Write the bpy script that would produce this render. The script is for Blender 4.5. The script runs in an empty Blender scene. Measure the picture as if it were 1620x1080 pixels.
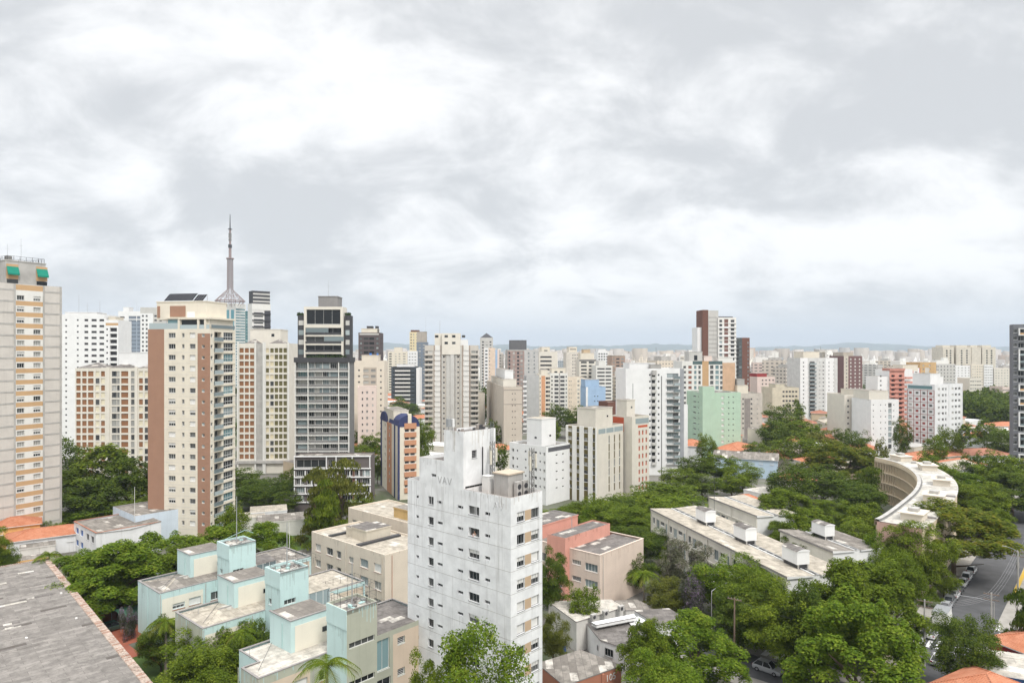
import bpy, math, random
from mathutils import Vector, Matrix
import numpy as np
random.seed(7); RNG = np.random.default_rng(7)
R = math.radians
SC = bpy.context.scene
COL = SC.collection
# ------------------------------------------------------------------ camera, sky, sun, exposure
F, CX, HY, CZ = 1080.0, 810.0, 556.0, 50.0
cam = bpy.data.objects.new("camera", bpy.data.cameras.new("camera"))
COL.objects.link(cam); SC.camera = cam
cam.location = (0, 0, CZ); cam.rotation_euler = (R(90), 0, 0)
cam.data.lens = 24.0; cam.data.sensor_width = 36.0
cam.data.shift_y = (HY - 540.0) / 1620.0
cam.data.clip_start = 0.5; cam.data.clip_end = 60000
SUN_AZ, SUN_EL = R(150), R(52)            # compass from +Y clockwise: behind the camera to its right
SKY = dict(strength=0.1, bright=8.1)
W = bpy.data.worlds.new("World"); SC.world = W; W.use_nodes = True
sun = bpy.data.objects.new("sun", bpy.data.lights.new("sun", 'SUN')); COL.objects.link(sun)
sun.data.energy = 1.5; sun.data.angle = R(14); sun.data.color = (1.0, 0.96, 0.9)
sun.rotation_euler = (R(90) - SUN_EL, 0, math.pi - SUN_AZ)
SC.view_settings.view_transform = 'Standard'; SC.view_settings.look = 'None'
SC.view_settings.exposure = 0.68; SC.view_settings.gamma = 1.0
SC.render.engine = 'CYCLES'
SC.cycles.use_denoising = True
SC.cycles.max_bounces = 5; SC.cycles.diffuse_bounces = 2; SC.cycles.glossy_bounces = 2
SC.cycles.transmission_bounces = 3; SC.cycles.volume_bounces = 0; SC.cycles.transparent_max_bounces = 4
SC.cycles.caustics_reflective = False; SC.cycles.caustics_refractive = False

class NT:
    """short-hand for node trees"""
    def __init__(s, tree): s.t = tree; s.n = tree.nodes; s.l = tree.links
    def new(s, typ, **kw):
        n = s.n.new(typ)
        for k, v in kw.items(): setattr(n, k, v)
        return n
    def link(s, a, b): s.l.new(a, b)
    def put(s, sock, v):
        if isinstance(v, bpy.types.NodeSocket): s.l.new(v, sock)
        else: sock.default_value = v
    def math(s, op, a, b=0.0, c=None, clamp=False):
        n = s.n.new('ShaderNodeMath'); n.operation = op; n.use_clamp = clamp
        s.put(n.inputs[0], a); s.put(n.inputs[1], b)
        if c is not None: s.put(n.inputs[2], c)
        return n.outputs[0]
    def mix(s, f, a, b, typ='MIX'):
        n = s.n.new('ShaderNodeMix'); n.data_type = 'RGBA'; n.blend_type = typ
        s.put(n.inputs[0], f); s.put(n.inputs[6], a); s.put(n.inputs[7], b)
        return n.outputs[2]
    def ramp(s, f, a, b, lo=0.0, hi=1.0, smooth=True):
        n = s.n.new('ShaderNodeMapRange'); n.interpolation_type = 'SMOOTHSTEP' if smooth else 'LINEAR'
        s.put(n.inputs[0], f); s.put(n.inputs[1], a); s.put(n.inputs[2], b)
        s.put(n.inputs[3], lo); s.put(n.inputs[4], hi)
        return n.outputs[0]
    def noise(s, vec, scale, detail=4, rough=.55, dist=0.0):
        n = s.n.new('ShaderNodeTexNoise'); s.l.new(vec, n.inputs['Vector'])
        n.inputs['Scale'].default_value = scale; n.inputs['Detail'].default_value = detail
        n.inputs['Roughness'].default_value = rough; n.inputs['Distortion'].default_value = dist
        return n.outputs['Fac']
    def mapping(s, vec, loc=(0, 0, 0), rot=(0, 0, 0), scale=(1, 1, 1)):
        n = s.n.new('ShaderNodeMapping'); s.l.new(vec, n.inputs[0])
        n.inputs[1].default_value = loc; n.inputs[2].default_value = rot; n.inputs[3].default_value = scale
        return n.outputs[0]
def c4(c): return (c[0], c[1], c[2], 1.0)

def build_world():
    g = NT(W.node_tree); g.n.clear()
    out = g.new('ShaderNodeOutputWorld'); bg = g.new('ShaderNodeBackground')
    g.link(bg.outputs[0], out.inputs[0]); bg.inputs[1].default_value = SKY['strength']
    sky = g.new('ShaderNodeTexSky'); sky.sky_type = 'NISHITA'; sky.sun_disc = False
    sky.sun_elevation = SUN_EL; sky.sun_rotation = SUN_AZ; sky.air_density = 1.2; sky.dust_density = 2.0
    tc = g.new('ShaderNodeTexCoord'); d = tc.outputs['Generated']
    sp = g.new('ShaderNodeSeparateXYZ'); g.link(d, sp.inputs[0])
    z = g.math('MAXIMUM', sp.outputs[2], 0.0)
    zz = g.math('ADD', z, 0.50)
    cb = g.new('ShaderNodeCombineXYZ')
    g.link(g.math('DIVIDE', sp.outputs[0], zz), cb.inputs[0]); g.link(g.math('DIVIDE', sp.outputs[1], zz), cb.inputs[1])
    p = cb.outputs[0]
    m1 = g.mapping(p, loc=(3.1, 1.7, 0), rot=(0, 0, R(-14)), scale=(0.75, 1.0, 1))
    n1 = g.noise(m1, 1.5, 6, .5, .2)                       # large cloud masses
    m2 = g.mapping(p, loc=(7.7, 4.2, 0), rot=(0, 0, R(10)), scale=(0.8, 1.0, 1))
    n2 = g.noise(m2, 5.0, 9, .60, .3)                        # billows
    n3 = g.noise(g.mapping(p, loc=(1.3, 9.1, 0), rot=(0, 0, R(25)), scale=(.35, 1.3, 1)), 2.2, 5, .5, .3)
    f = g.math('ADD', g.math('MULTIPLY', n1, .42), g.math('ADD', g.math('MULTIPLY', n2, .44), g.math('MULTIPLY', n3, .14)))
    t = g.ramp(f, .42, .565)
    k = SKY['bright']
    dark = (0.55 * k, 0.563 * k, 0.578 * k, 1); lite = (0.86 * k, 0.862 * k, 0.865 * k, 1)
    cl = g.mix(t, dark, lite)
    hor = (0.655 * k, 0.69 * k, 0.715 * k, 1)
    cl = g.mix(g.ramp(z, 0.0, 0.11, .85, 0.0), cl, hor)
    up = g.ramp(z, 0.44, 0.95, 1.0, 2.85)                       # overcast skies are brightest overhead
    um = g.new('ShaderNodeVectorMath', operation='SCALE'); g.link(cl, um.inputs[0]); g.link(up, um.inputs[3])
    col = g.mix(0.95, sky.outputs[0], um.outputs[0])
    g.link(col, bg.inputs[0])
build_world()

# ------------------------------------------------------------------ pixel helpers (photo is 1620 x 1080)
def at(x, y, D): return Vector(((x - CX) / F * D, D, CZ - (y - HY) / F * D))
def onz(x, y, z):
    D = (CZ - z) * F / (y - HY); return Vector(((x - CX) / F * D, D, z))
GA = R(42); GU = Vector((math.sin(GA), math.cos(GA))); GV = Vector((math.cos(GA), -math.sin(GA)))
GO = Vector((-56.03, 109.42))
def AB(a, b, z=0.0):
    p = GO + GU * a + GV * b; return Vector((p.x, p.y, z))
GRID = R(48)                                                   # local +x runs along GU, local +y along -GV

# ------------------------------------------------------------------ object helpers
def link(o, parent=None):
    COL.objects.link(o)
    if parent is not None: o.parent = parent
    return o
def tag(o, label, cat, group=None):
    o['label'] = label; o['category'] = cat
    if group: o['group'] = group
    return o
def thing(name, label, cat, loc=(0, 0, 0), rz=0.0, group=None):
    o = bpy.data.objects.new(name, None); o.empty_display_size = .5
    o.location = loc; o.rotation_euler = (0, 0, rz)
    return tag(link(o), label, cat, group)

class MB:
    def __init__(s): s.v = []; s.f = []; s.m = []; s.mats = []
    def mi(s, m):
        for i, q in enumerate(s.mats):
            if q is m: return i
        s.mats.append(m); return len(s.mats) - 1
    def face(s, pts, m):
        b = len(s.v); s.v.extend(tuple(p) for p in pts); s.f.append(tuple(range(b, b + len(pts)))); s.m.append(s.mi(m))
    def box(s, x0, y0, z0, x1, y1, z1, m, top=None, bottom=True):
        if x1 < x0: x0, x1 = x1, x0
        if y1 < y0: y0, y1 = y1, y0
        p = [(x0, y0, z0), (x1, y0, z0), (x1, y1, z0), (x0, y1, z0), (x0, y0, z1), (x1, y0, z1), (x1, y1, z1), (x0, y1, z1)]
        b = len(s.v); s.v.extend(p); i = s.mi(m); j = s.mi(top) if top else i
        fs = [(0, 1, 5, 4), (1, 2, 6, 5), (2, 3, 7, 6), (3, 0, 4, 7)]
        for q in fs: s.f.append(tuple(b + k for k in q)); s.m.append(i)
        s.f.append((b + 4, b + 5, b + 6, b + 7)); s.m.append(j)
        if bottom: s.f.append((b + 3, b + 2, b + 1, b)); s.m.append(i)
    def prism(s, poly, z0, z1, m, top=None):
        n = len(poly)
        for i in range(n):
            a, c = poly[i], poly[(i + 1) % n]
            s.face([(a[0], a[1], z0), (c[0], c[1], z0), (c[0], c[1], z1), (a[0], a[1], z1)], m)
        s.face([(q[0], q[1], z1) for q in poly], top or m)
    def tube(s, p0, p1, r0, r1, m, n=6, cap=True):
        p0, p1 = Vector(p0), Vector(p1); d = (p1 - p0).normalized()
        a = d.orthogonal().normalized(); c = d.cross(a)
        b = len(s.v); i = s.mi(m)
        for k in range(n):
            t = 2 * math.pi * k / n; e = a * math.cos(t) + c * math.sin(t)
            s.v.append(tuple(p0 + e * r0)); s.v.append(tuple(p1 + e * r1))
        for k in range(n):
            k2 = (k + 1) % n
            s.f.append((b + 2 * k, b + 2 * k2, b + 2 * k2 + 1, b + 2 * k + 1)); s.m.append(i)
        if cap:
            s.f.append(tuple(b + 2 * k + 1 for k in range(n))); s.m.append(i)
            s.f.append(tuple(b + 2 * k for k in reversed(range(n)))); s.m.append(i)
    def path(s, pts, r, m, n=5):
        for a, c in zip(pts, pts[1:]): s.tube(a, c, r, r, m, n, False)
    def mesh(s, name):
        me = bpy.data.meshes.new(name); me.from_pydata(s.v, [], s.f)
        for m in s.mats: me.materials.append(m)
        if len(s.mats) > 1: me.polygons.foreach_set('material_index', s.m)
        me.update(); return me
    def build(s, name, parent=None, loc=None, rz=None, smooth=False):
        me = s.mesh(name)
        if smooth: me.polygons.foreach_set('use_smooth', [True] * len(me.polygons))
        o = bpy.data.objects.new(name, me)
        if loc is not None: o.location = loc
        if rz is not None: o.rotation_euler = (0, 0, rz)
        return link(o, parent)
def inst(name, me, parent, loc, rz=0.0, sc=None):
    o = bpy.data.objects.new(name, me); o.location = loc; o.rotation_euler = (0, 0, rz)
    if sc is not None: o.scale = sc
    return link(o, parent)

# ------------------------------------------------------------------ materials
MATS = {}
def base_mat(name, rough=.85, spec=.3):
    m = bpy.data.materials.new(name); m.use_nodes = True
    g = NT(m.node_tree); bs = g.n['Principled BSDF']
    bs.inputs['Roughness'].default_value = rough; bs.inputs['Specular IOR Level'].default_value = spec
    return m, g, bs
def wall(col, var=.12, streak=.16, rough=.88, scale=.35, key=None):
    """painted or rendered wall: blotchy tone plus vertical weather streaks"""
    k = ('w', tuple(col), var, streak, rough, scale)
    if k in MATS: return MATS[k]
    m, g, bs = base_mat(key or 'wall_paint', rough, .2)
    tc = g.new('ShaderNodeTexCoord').outputs['Object']
    n = g.noise(tc, scale, 6, .6)
    a = g.mix(g.ramp(n, .3, .7), c4([x * (1 - var) for x in col]), c4([min(.9, x * (1 + var * .4)) for x in col]))
    if streak:
        st = g.noise(g.mapping(tc, scale=(1.7, 1.7, .07)), .9, 5, .65)
        a = g.mix(g.ramp(st, .52, .78, 0, streak * 2.2), a, c4([col[0] * .52, col[1] * .5, col[2] * .47]))
    g.link(a, bs.inputs['Base Color']); MATS[k] = m; return m
def flat(name, col, rough=.6, spec=.4, metal=0.0):
    k = ('f', name, tuple(col), rough)
    if k in MATS: return MATS[k]
    m, g, bs = base_mat(name, rough, spec)
    tc = g.new('ShaderNodeTexCoord').outputs['Object']
    n = g.noise(tc, 1.3, 4)
    g.link(g.mix(n, c4([x * .86 for x in col]), c4([min(.92, x * 1.1) for x in col])), bs.inputs['Base Color'])
    bs.inputs['Metallic'].default_value = metal; MATS[k] = m; return m
def glass_mat(name, a, b, rough=.06):
    k = ('g', name)
    if k in MATS: return MATS[k]
    m, g, bs = base_mat(name, rough, .4)
    r = g.new('ShaderNodeObjectInfo').outputs['Random']
    gi = g.new('ShaderNodeNewGeometry').outputs['Random Per Island']
    x = g.math('FRACT', g.math('ADD', g.math('MULTIPLY', r, 3.7), gi))
    g.link(g.mix(g.math('POWER', x, 3.0), c4(a), c4(b)), bs.inputs['Base Color']); MATS[k] = m; return m
GLASS = glass_mat('dark_glass', (.012, .015, .018), (.13, .135, .13))
GLASSB = glass_mat('teal_glass', (.10, .20, .22), (.30, .42, .43))
GLASSP = glass_mat('pale_glass', (.16, .20, .21), (.45, .52, .53))
CURT = glass_mat('curtained_glass', (.30, .30, .28), (.62, .61, .57), .25)
SHUT = flat('white_shutter', (.74, .73, .70), .6)
FRAME = flat('grey_frame', (.30, .30, .30), .5)
FRAMEW = flat('white_frame', (.74, .74, .72), .5)
DARKM = flat('dark_metal', (.05, .05, .055), .45)
STEEL = flat('galvanised_steel', (.42, .43, .44), .45, metal=.5)
CONC = wall((.46, .445, .42), .18, .22)
CONCD = wall((.25, .245, .235), .22, .25)
WHITE = wall((.80, .80, .79), .05, .05)
WHITED = wall((.76, .765, .765), .10, .20)
CREAM = wall((.74, .68, .57), .06, .08)
BEIGE = wall((.68, .61, .51), .07, .1)

def sheet_roof(name, c1, c2, cm, sw=1.1, sl=2.4, rot=0.0, rib=.18, patch=.12, pcol=(.62, .58, .52)):
    """corrugated fibre-cement sheets: random tone per sheet, ribs, grime"""
    if name in MATS: return MATS[name]
    m, g, bs = base_mat(name, .92, .15)
    tc = g.mapping(g.new('ShaderNodeTexCoord').outputs['Object'], rot=(0, 0, rot))
    b = g.new('ShaderNodeTexBrick'); g.link(tc, b.inputs['Vector'])
    b.inputs['Color1'].default_value = c4(c1); b.inputs['Color2'].default_value = c4(c2); b.inputs['Mortar'].default_value = c4(cm)
    b.inputs['Scale'].default_value = 1.0; b.inputs['Mortar Size'].default_value = .02; b.inputs['Bias'].default_value = -.1
    b.inputs['Brick Width'].default_value = sl; b.inputs['Row Height'].default_value = sw
    b2 = g.new('ShaderNodeTexBrick'); g.link(g.mapping(tc, loc=(37.3, 11.1, 0)), b2.inputs['Vector'])
    b2.inputs['Color1'].default_value = (0, 0, 0, 1); b2.inputs['Color2'].default_value = (1, 1, 1, 1); b2.inputs['Mortar'].default_value = (0, 0, 0, 1)
    b2.inputs['Scale'].default_value = 1.0; b2.inputs['Mortar Size'].default_value = .0; b2.inputs['Brick Width'].default_value = sl; b2.inputs['Row Height'].default_value = sw
    pk = g.math('GREATER_THAN', b2.outputs[0], 1.0 - patch)
    a = g.mix(pk, b.outputs[0], c4(pcol))
    n = g.noise(tc, .8, 7, .7)
    a = g.mix(g.ramp(n, .38, .68, 0, .75), a, c4([x * .42 for x in c1]))
    n2 = g.noise(g.mapping(tc, scale=(.25, 3, 1)), 1.0, 5, .7)
    a = g.mix(g.ramp(n2, .5, .8, 0, .4), a, c4([x * .5 for x in c1]))
    g.link(a, bs.inputs['Base Color'])
    sx = g.new('ShaderNodeSeparateXYZ'); g.link(tc, sx.inputs[0])
    wv = g.math('SINE', g.math('MULTIPLY', sx.outputs[1], 2 * math.pi / rib))
    bp = g.new('ShaderNodeBump'); bp.inputs['Strength'].default_value = .5; bp.inputs['Distance'].default_value = .03
    g.link(g.math('ADD', wv, g.math('MULTIPLY', n, 1.5)), bp.inputs['Height']); g.link(bp.outputs[0], bs.inputs['Normal'])
    MATS[name] = m; return m
ROOFG = sheet_roof('grey_sheet_roof', (.33, .30, .265), (.19, .17, .15), (.10, .09, .08), rot=R(90))
ROOFL = sheet_roof('pale_sheet_roof', (.54, .485, .40), (.43, .385, .32), (.27, .24, .2), rot=R(90), patch=.06)
ROOFW = sheet_roof('white_sheet_roof', (.64, .60, .53), (.52, .48, .42), (.3, .27, .24), sw=1.3, sl=4, patch=.08, pcol=(.74, .72, .68))
ROOFK = sheet_roof('dark_sheet_roof', (.23, .21, .195), (.16, .145, .135), (.07, .07, .07), patch=.16)
ROOFS = sheet_roof('shed_sheet_roof', (.315, .29, .265), (.205, .188, .172), (.10, .09, .08), sw=.95, sl=3.6, rot=R(90), patch=.045, pcol=(.11, .095, .085))

def tile_mat(name, c1, c2, rot=0.0):
    if name in MATS: return MATS[name]
    m, g, bs = base_mat(name, .85, .2)
    tc = g.new('ShaderNodeTexCoord').outputs['Object']
    n = g.noise(tc, .7, 6, .65); n2 = g.noise(tc, 6, 2)
    a = g.mix(g.ramp(n, .3, .7), c4(c1), c4(c2))
    a = g.mix(g.ramp(n2, .4, .75, 0, .5), a, c4([x * .6 for x in c1]))
    g.link(a, bs.inputs['Base Color'])
    sx = g.new('ShaderNodeSeparateXYZ'); g.link(tc, sx.inputs[0])
    wv = g.math('ADD', g.math('SINE', g.math('MULTIPLY', sx.outputs[0], 2 * math.pi / .25)), g.math('SINE', g.math('MULTIPLY', sx.outputs[1], 2 * math.pi / .25)))
    bp = g.new('ShaderNodeBump'); bp.inputs['Strength'].default_value = .5; bp.inputs['Distance'].default_value = .05
    g.link(wv, bp.inputs['Height']); g.link(bp.outputs[0], bs.inputs['Normal'])
    MATS[name] = m; return m
TILE = tile_mat('clay_tile', (.46, .17, .09), (.56, .25, .15))
TILED = tile_mat('old_clay_tile', (.33, .14, .09), (.46, .22, .15))

# ------------------------------------------------------------------ windows
WCACHE = {}
PANE = {'g': GLASS, 'c': CURT, 's': SHUT, 'h': GLASS, 'b': GLASSB, 'p': GLASSP, 'd': DARKM, 'v': DARKM}
def win_mb(w, h, kind, rv, frame, pane=True, fr=True, o=(0, 0, 0)):
    mb = MB(); t = min(.07, w * .09, h * .12); y1 = rv; y0 = rv - .06
    pm = PANE[kind]
    if fr:
        mb.box(0, y0, 0, w, y1, t, frame); mb.box(0, y0, h - t, w, y1, h, frame)
        mb.box(0, y0, t, t, y1, h - t, frame); mb.box(w - t, y0, t, w, y1, h - t, frame)
        if kind in 'gcbph':
            n = 1 if w < 1.3 else (2 if w < 2.2 else 3)
            for i in range(1, n + 1):
                x = w * i / (n + 1); mb.box(x - t * .35, y0 + .01, t, x + t * .35, y1, h - t, frame)
        if kind == 'v':
            k = max(2, int(h / .22))
            for i in range(1, k): mb.box(t, y0 + .005, h * i / k - .025, w - t, y1 - .02, h * i / k + .025, frame)
        if kind == 'h':
            mb.box(t, y0 + .015, h * .52, w - t, y1 - .012, h - t, SHUT)
        if h > .8: mb.box(-.05, -.05, -.07, w + .05, rv * .6, -.003, frame)
    if pane:
        mb.face([(t, y1 - .004, t), (w - t, y1 - .004, t), (w - t, y1 - .004, h - t), (t, y1 - .004, h - t)], pm)
    return mb
def win_mesh(w, h, kind, rv, frame, part):
    k = (round(w, 2), round(h, 2), kind, round(rv, 2), frame.name, part)
    if k not in WCACHE: WCACHE[k] = win_mb(w, h, kind, rv, frame, part != 'frame', part != 'pane').mesh('pane' if part == 'pane' else 'window')
    return WCACHE[k]

def rep(f0, f1, n, w, h, s, k):
    return [((f0 + (f1 - f0) * (i + .5) / n), w, h, s, k) for i in range(n)]

class Bld:
    """one building: an empty with wall, roof, windows, balconies and roof structures as parts (local metres, +y inward)"""
    def __init__(s, name, label, loc, rz, wallm, detail=1, frame=FRAME, seed=0, cat='building', group=None):
        s.root = thing(name, label, cat, loc, rz, group); s.mw = wallm; s.mb = MB(); s.ops = []; s.balc = []
        s.detail = detail; s.frame = frame; s.rnd = random.Random(seed or hash(label) % 9999 or 1); s.rnd.seed(sum(map(ord, label)))
        s.rv = .24 if detail else .3
    def face(s, o, d, W, z0, z1, ops=(), zones=(), mat=None, pm=None, rv=None):
        """wall face from o along d (unit), holes for every opening; ops = (u, z, w, h, kind)"""
        mat = mat or s.mw; rv = s.rv if rv is None else rv; nx, ny = d[1], -d[0]
        def P(u, z, dep=0.0): return (o[0] + d[0] * u - nx * dep, o[1] + d[1] * u - ny * dep, z)
        ops = [(max(.02, u), z, min(w, W - .04 - max(.02, u)), h, k) for (u, z, w, h, k) in ops if z > z0 + .01 and z + h < z1 - .01 and u < W - .1]
        us = {0.0, round(W, 3)}; zs = {round(z0, 3), round(z1, 3)}
        for (u, z, w, h, k) in ops: us |= {round(u, 3), round(u + w, 3)}; zs |= {round(z, 3), round(z + h, 3)}
        for (a, b, c, e, mm) in zones:
            us |= {round(min(max(a, 0), W), 3), round(min(max(b, 0), W), 3)}; zs |= {round(min(max(c, z0), z1), 3), round(min(max(e, z0), z1), 3)}
        us = sorted(us); zs = sorted(zs); ui = {x: i for i, x in enumerate(us)}; zi = {x: i for i, x in enumerate(zs)}
        hole = np.zeros((len(us), len(zs)), bool); zone = np.zeros((len(us), len(zs)), int)
        for q, (a, b, c, e, mm) in enumerate(zones):
            a, b = round(min(max(a, 0), W), 3), round(min(max(b, 0), W), 3); c, e = round(min(max(c, z0), z1), 3), round(min(max(e, z0), z1), 3)
            zone[ui[a]:ui[b], zi[c]:zi[e]] = q + 1
        for (u, z, w, h, k) in ops: hole[ui[round(u, 3)]:ui[round(u + w, 3)], zi[round(z, 3)]:zi[round(z + h, 3)]] = True
        for j in range(len(zs) - 1):
            i = 0
            while i < len(us) - 1:
                if hole[i, j]: i += 1; continue
                k = i
                while k + 1 < len(us) - 1 and not hole[k + 1, j] and zone[k + 1, j] == zone[i, j]: k += 1
                mm = zones[zone[i, j] - 1][4] if zone[i, j] else mat
                s.mb.face([P(us[i], zs[j]), P(us[k + 1], zs[j]), P(us[k + 1], zs[j + 1]), P(us[i], zs[j + 1])], mm); i = k + 1
        ang = math.atan2(d[1], d[0])
        for (u, z, w, h, k) in ops:
            r = rv; k0 = k
            if k[0] == '!': r = float(k[1:4]); k = k[4:]                      # '!1.2g' = loggia 1.2 deep
            a, b, c, e = P(u, z), P(u + w, z), P(u + w, z + h), P(u, z + h)
            a2, b2, c2, e2 = P(u, z, r), P(u + w, z, r), P(u + w, z + h, r), P(u, z + h, r)
            for q in ((a, b, b2, a2), (b, c, c2, b2), (c, e, e2, c2), (e, a, a2, e2)): s.mb.face(q, mat)
            if pm and k in pm: s.mb.face((a2, b2, c2, e2), pm[k]); continue
            if s.detail == 0: s.mb.face((a2, b2, c2, e2), PANE[k]); continue
            s.ops.append((Vector(P(u, z)), ang, w, h, k, r))
    def grid(s, o, d, W, H, fh, cols, z0=3.2, top=1.0, zones=(), mat=None, pm=None, skip=(), rv=None, zb=-1.0):
        ops = []; n = int((H - top - z0) / fh + .02)
        for i in range(n):
            z = H - top - (n - i) * fh
            for (f, w, h, sl, kinds) in cols:
                k = kinds[:4] + s.rnd.choice(kinds[4:]) if kinds[0] == '!' else s.rnd.choice(kinds)
                ops.append((f * W - w / 2, z + sl, w, h, k))
        s.face(o, d, W, zb, H, ops, [(a * W, b_ * W, c, e, m) for a, b_, c, e, m in zones], mat, pm, rv)
        return [H - top - (n - i) * fh for i in range(n)]
    def proud(s, o, d, u0, u1, z0, z1, dep, m, back=0.0):
        """a band, fin or slab standing out of a face by dep"""
        nx, ny = d[1], -d[0]
        A = [(o[0] + d[0] * u + nx * e, o[1] + d[1] * u + ny * e) for (u, e) in ((u0, dep), (u1, dep), (u1, -back), (u0, -back))]
        s.mb.prism(A, z0, z1, m); s.mb.face([(q[0], q[1], z0) for q in reversed(A)], m)
    def streaks(s, o, d, W, ztop, n, m, lmin=.5, lmax=3.0, drops=()):
        """thin rain stains running down a face from its top edge and from given sill points (u, z)"""
        for i in range(n):
            u = s.rnd.uniform(.1, W - .3); w = s.rnd.uniform(.04, .16); l = lmin + (lmax - lmin) * s.rnd.random() ** 2; s.proud(o, d, u, u + w, ztop - l, ztop - .01, .004 + .0005 * (i % 9), m)
        for i, (u, z, w) in enumerate(drops):
            for q in range(s.rnd.choice((0, 1, 1, 2))): x = u + s.rnd.uniform(0, w - .1); l = s.rnd.uniform(.35, 1.5); s.proud(o, d, x, x + s.rnd.uniform(.05, .12), z - l, z - .08, .005 + .0006 * (i % 7), m)
    def balcony(s, o, d, u, w, z, dep, kind, slab, rail):
        nx, ny = d[1], -d[0]
        s.balc.append((Vector((o[0] + d[0] * u, o[1] + d[1] * u, z)), math.atan2(d[1], d[0]), w, dep, kind, slab, rail))
    def roof(s, W, L, H, m, par=.7, o=(0, 0), thick=.2, pmat=None):
        """parapet ring on the walls and a sunk roof surface"""
        x, y = o; t = thick; pmm = pmat or s.mw; mb = s.mb; z = H - par
        O = [(x, y), (x + W, y), (x + W, y + L), (x, y + L)]; I = [(x + t, y + t), (x + W - t, y + t), (x + W - t, y + L - t), (x + t, y + L - t)]
        for i in range(4):
            j = (i + 1) % 4
            mb.face([(*O[i], H), (*O[j], H), (*I[j], H), (*I[i], H)], pmm)
            mb.face([(*I[j], z), (*I[i], z), (*I[i], H), (*I[j], H)], pmm)
        r = MB(); r.face([(*q, z) for q in I], m); r.build('roof', s.root)
    def lid(s, name, x0, y0, x1, y1, z0, z1, m, top=None, ops=()):
        """a roof-top structure (penthouse, tank, lift house) with small windows"""
        b = MB(); b.box(x0, y0, z0, x1, y1, z1, m, top or ROOFG, False)
        b.box(x0 - .12, y0 - .12, z1 - .22, x1 + .12, y1 + .12, z1 + .06, m, top or ROOFG)
        for (side, f, z, w, h) in ops:
            if side == 'r': x = x0 + f * (x1 - x0); b.box(x - w / 2, y0 - .03, z0 + z, x + w / 2, y0 + .05, z0 + z + h, GLASS)
            else: y = y0 + (1 - f) * (y1 - y0); b.box(x0 - .03, y - w / 2, z0 + z, x0 + .05, y + w / 2, z0 + z + h, GLASS)
        return b.build(name, s.root)
    def antenna(s, x, y, z, h, r=.05):
        b = MB(); b.tube((x, y, z), (x, y, z + h), r, r * .5, STEEL, 5)
        b.tube((x - .4, y, z + h * .7), (x + .4, y, z + h * .7), r * .5, r * .5, STEEL, 4); return b.build('antenna', s.root)
    def done(s):
        s.mb.build('wall', s.root)
        ops = sorted(s.ops, key=lambda q: -q[0].z)
        cap = 100
        for (p, ang, w, h, k, r) in ops[:cap]:
            if s.detail >= 2:
                f = inst('window', win_mesh(w, h, k, r, s.frame, 'frame'), s.root, p, ang)
                inst('pane', win_mesh(w, h, k, r, s.frame, 'pane'), f, (0, 0, 0))
            else: inst('window', win_mesh(w, h, k, r, s.frame, 'all'), s.root, p, ang)
        def merge(items, gen, name):
            mb = MB()
            for it in items:
                b = gen(it); M = Matrix.Translation(it[0]) @ Matrix.Rotation(it[1], 4, 'Z'); n = len(mb.v)
                mb.v.extend(tuple(M @ Vector(q)) for q in b.v); mp = [mb.mi(m) for m in b.mats]
                mb.f.extend(tuple(n + i for i in q) for q in b.f); mb.m.extend(mp[i] for i in b.m)
            o = mb.build(name, s.root); o['kind'] = 'stuff'
        if len(ops) > cap: merge(ops[cap:], lambda q: win_mb(q[2], q[3], q[4], q[5], s.frame), 'windows')
        bal = sorted(s.balc, key=lambda q: -q[0].z)
        for it in bal[:cap]:
            k = ('bal', round(it[2], 2), round(it[3], 2), it[4], it[5].name, it[6].name)
            if k not in WCACHE: WCACHE[k] = bal_mb(it).mesh('balcony')
            inst('balcony', WCACHE[k], s.root, it[0], it[1])
        if len(bal) > cap: merge(bal[cap:], bal_mb, 'balconies')
        return s.root
def bal_mb(it):
    _, _, w, dep, kind, slab, rail = it; b = MB()
    b.box(0, -dep, -.16, w, -.004, 0, slab)
    if kind == 'solid':
        b.box(0, -dep - .004, 0, w, -dep + .12, 1.0, rail); b.box(0, -dep + .125, 0, .1, -.006, 1.0, rail); b.box(w - .1, -dep + .125, 0, w, -.006, 1.0, rail)
    elif kind == 'glass':
        b.box(0, -dep - .004, 0, w, -dep + .03, 1.0, rail); b.box(0, -dep - .02, 1.005, w, -dep + .05, 1.06, FRAME)
        b.box(0, -dep + .035, 0, .03, -.006, 1.0, rail); b.box(w - .03, -dep + .035, 0, w, -.006, 1.0, rail)
    else:
        b.box(0, -dep, .95, w, -dep + .06, 1.02, rail); n = max(3, int(w / .3))
        for i in range(n + 1): b.box(w * i / n - .02, -dep + .01, 0, w * i / n + .02, -dep + .05, .95, rail)
    return b

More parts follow.
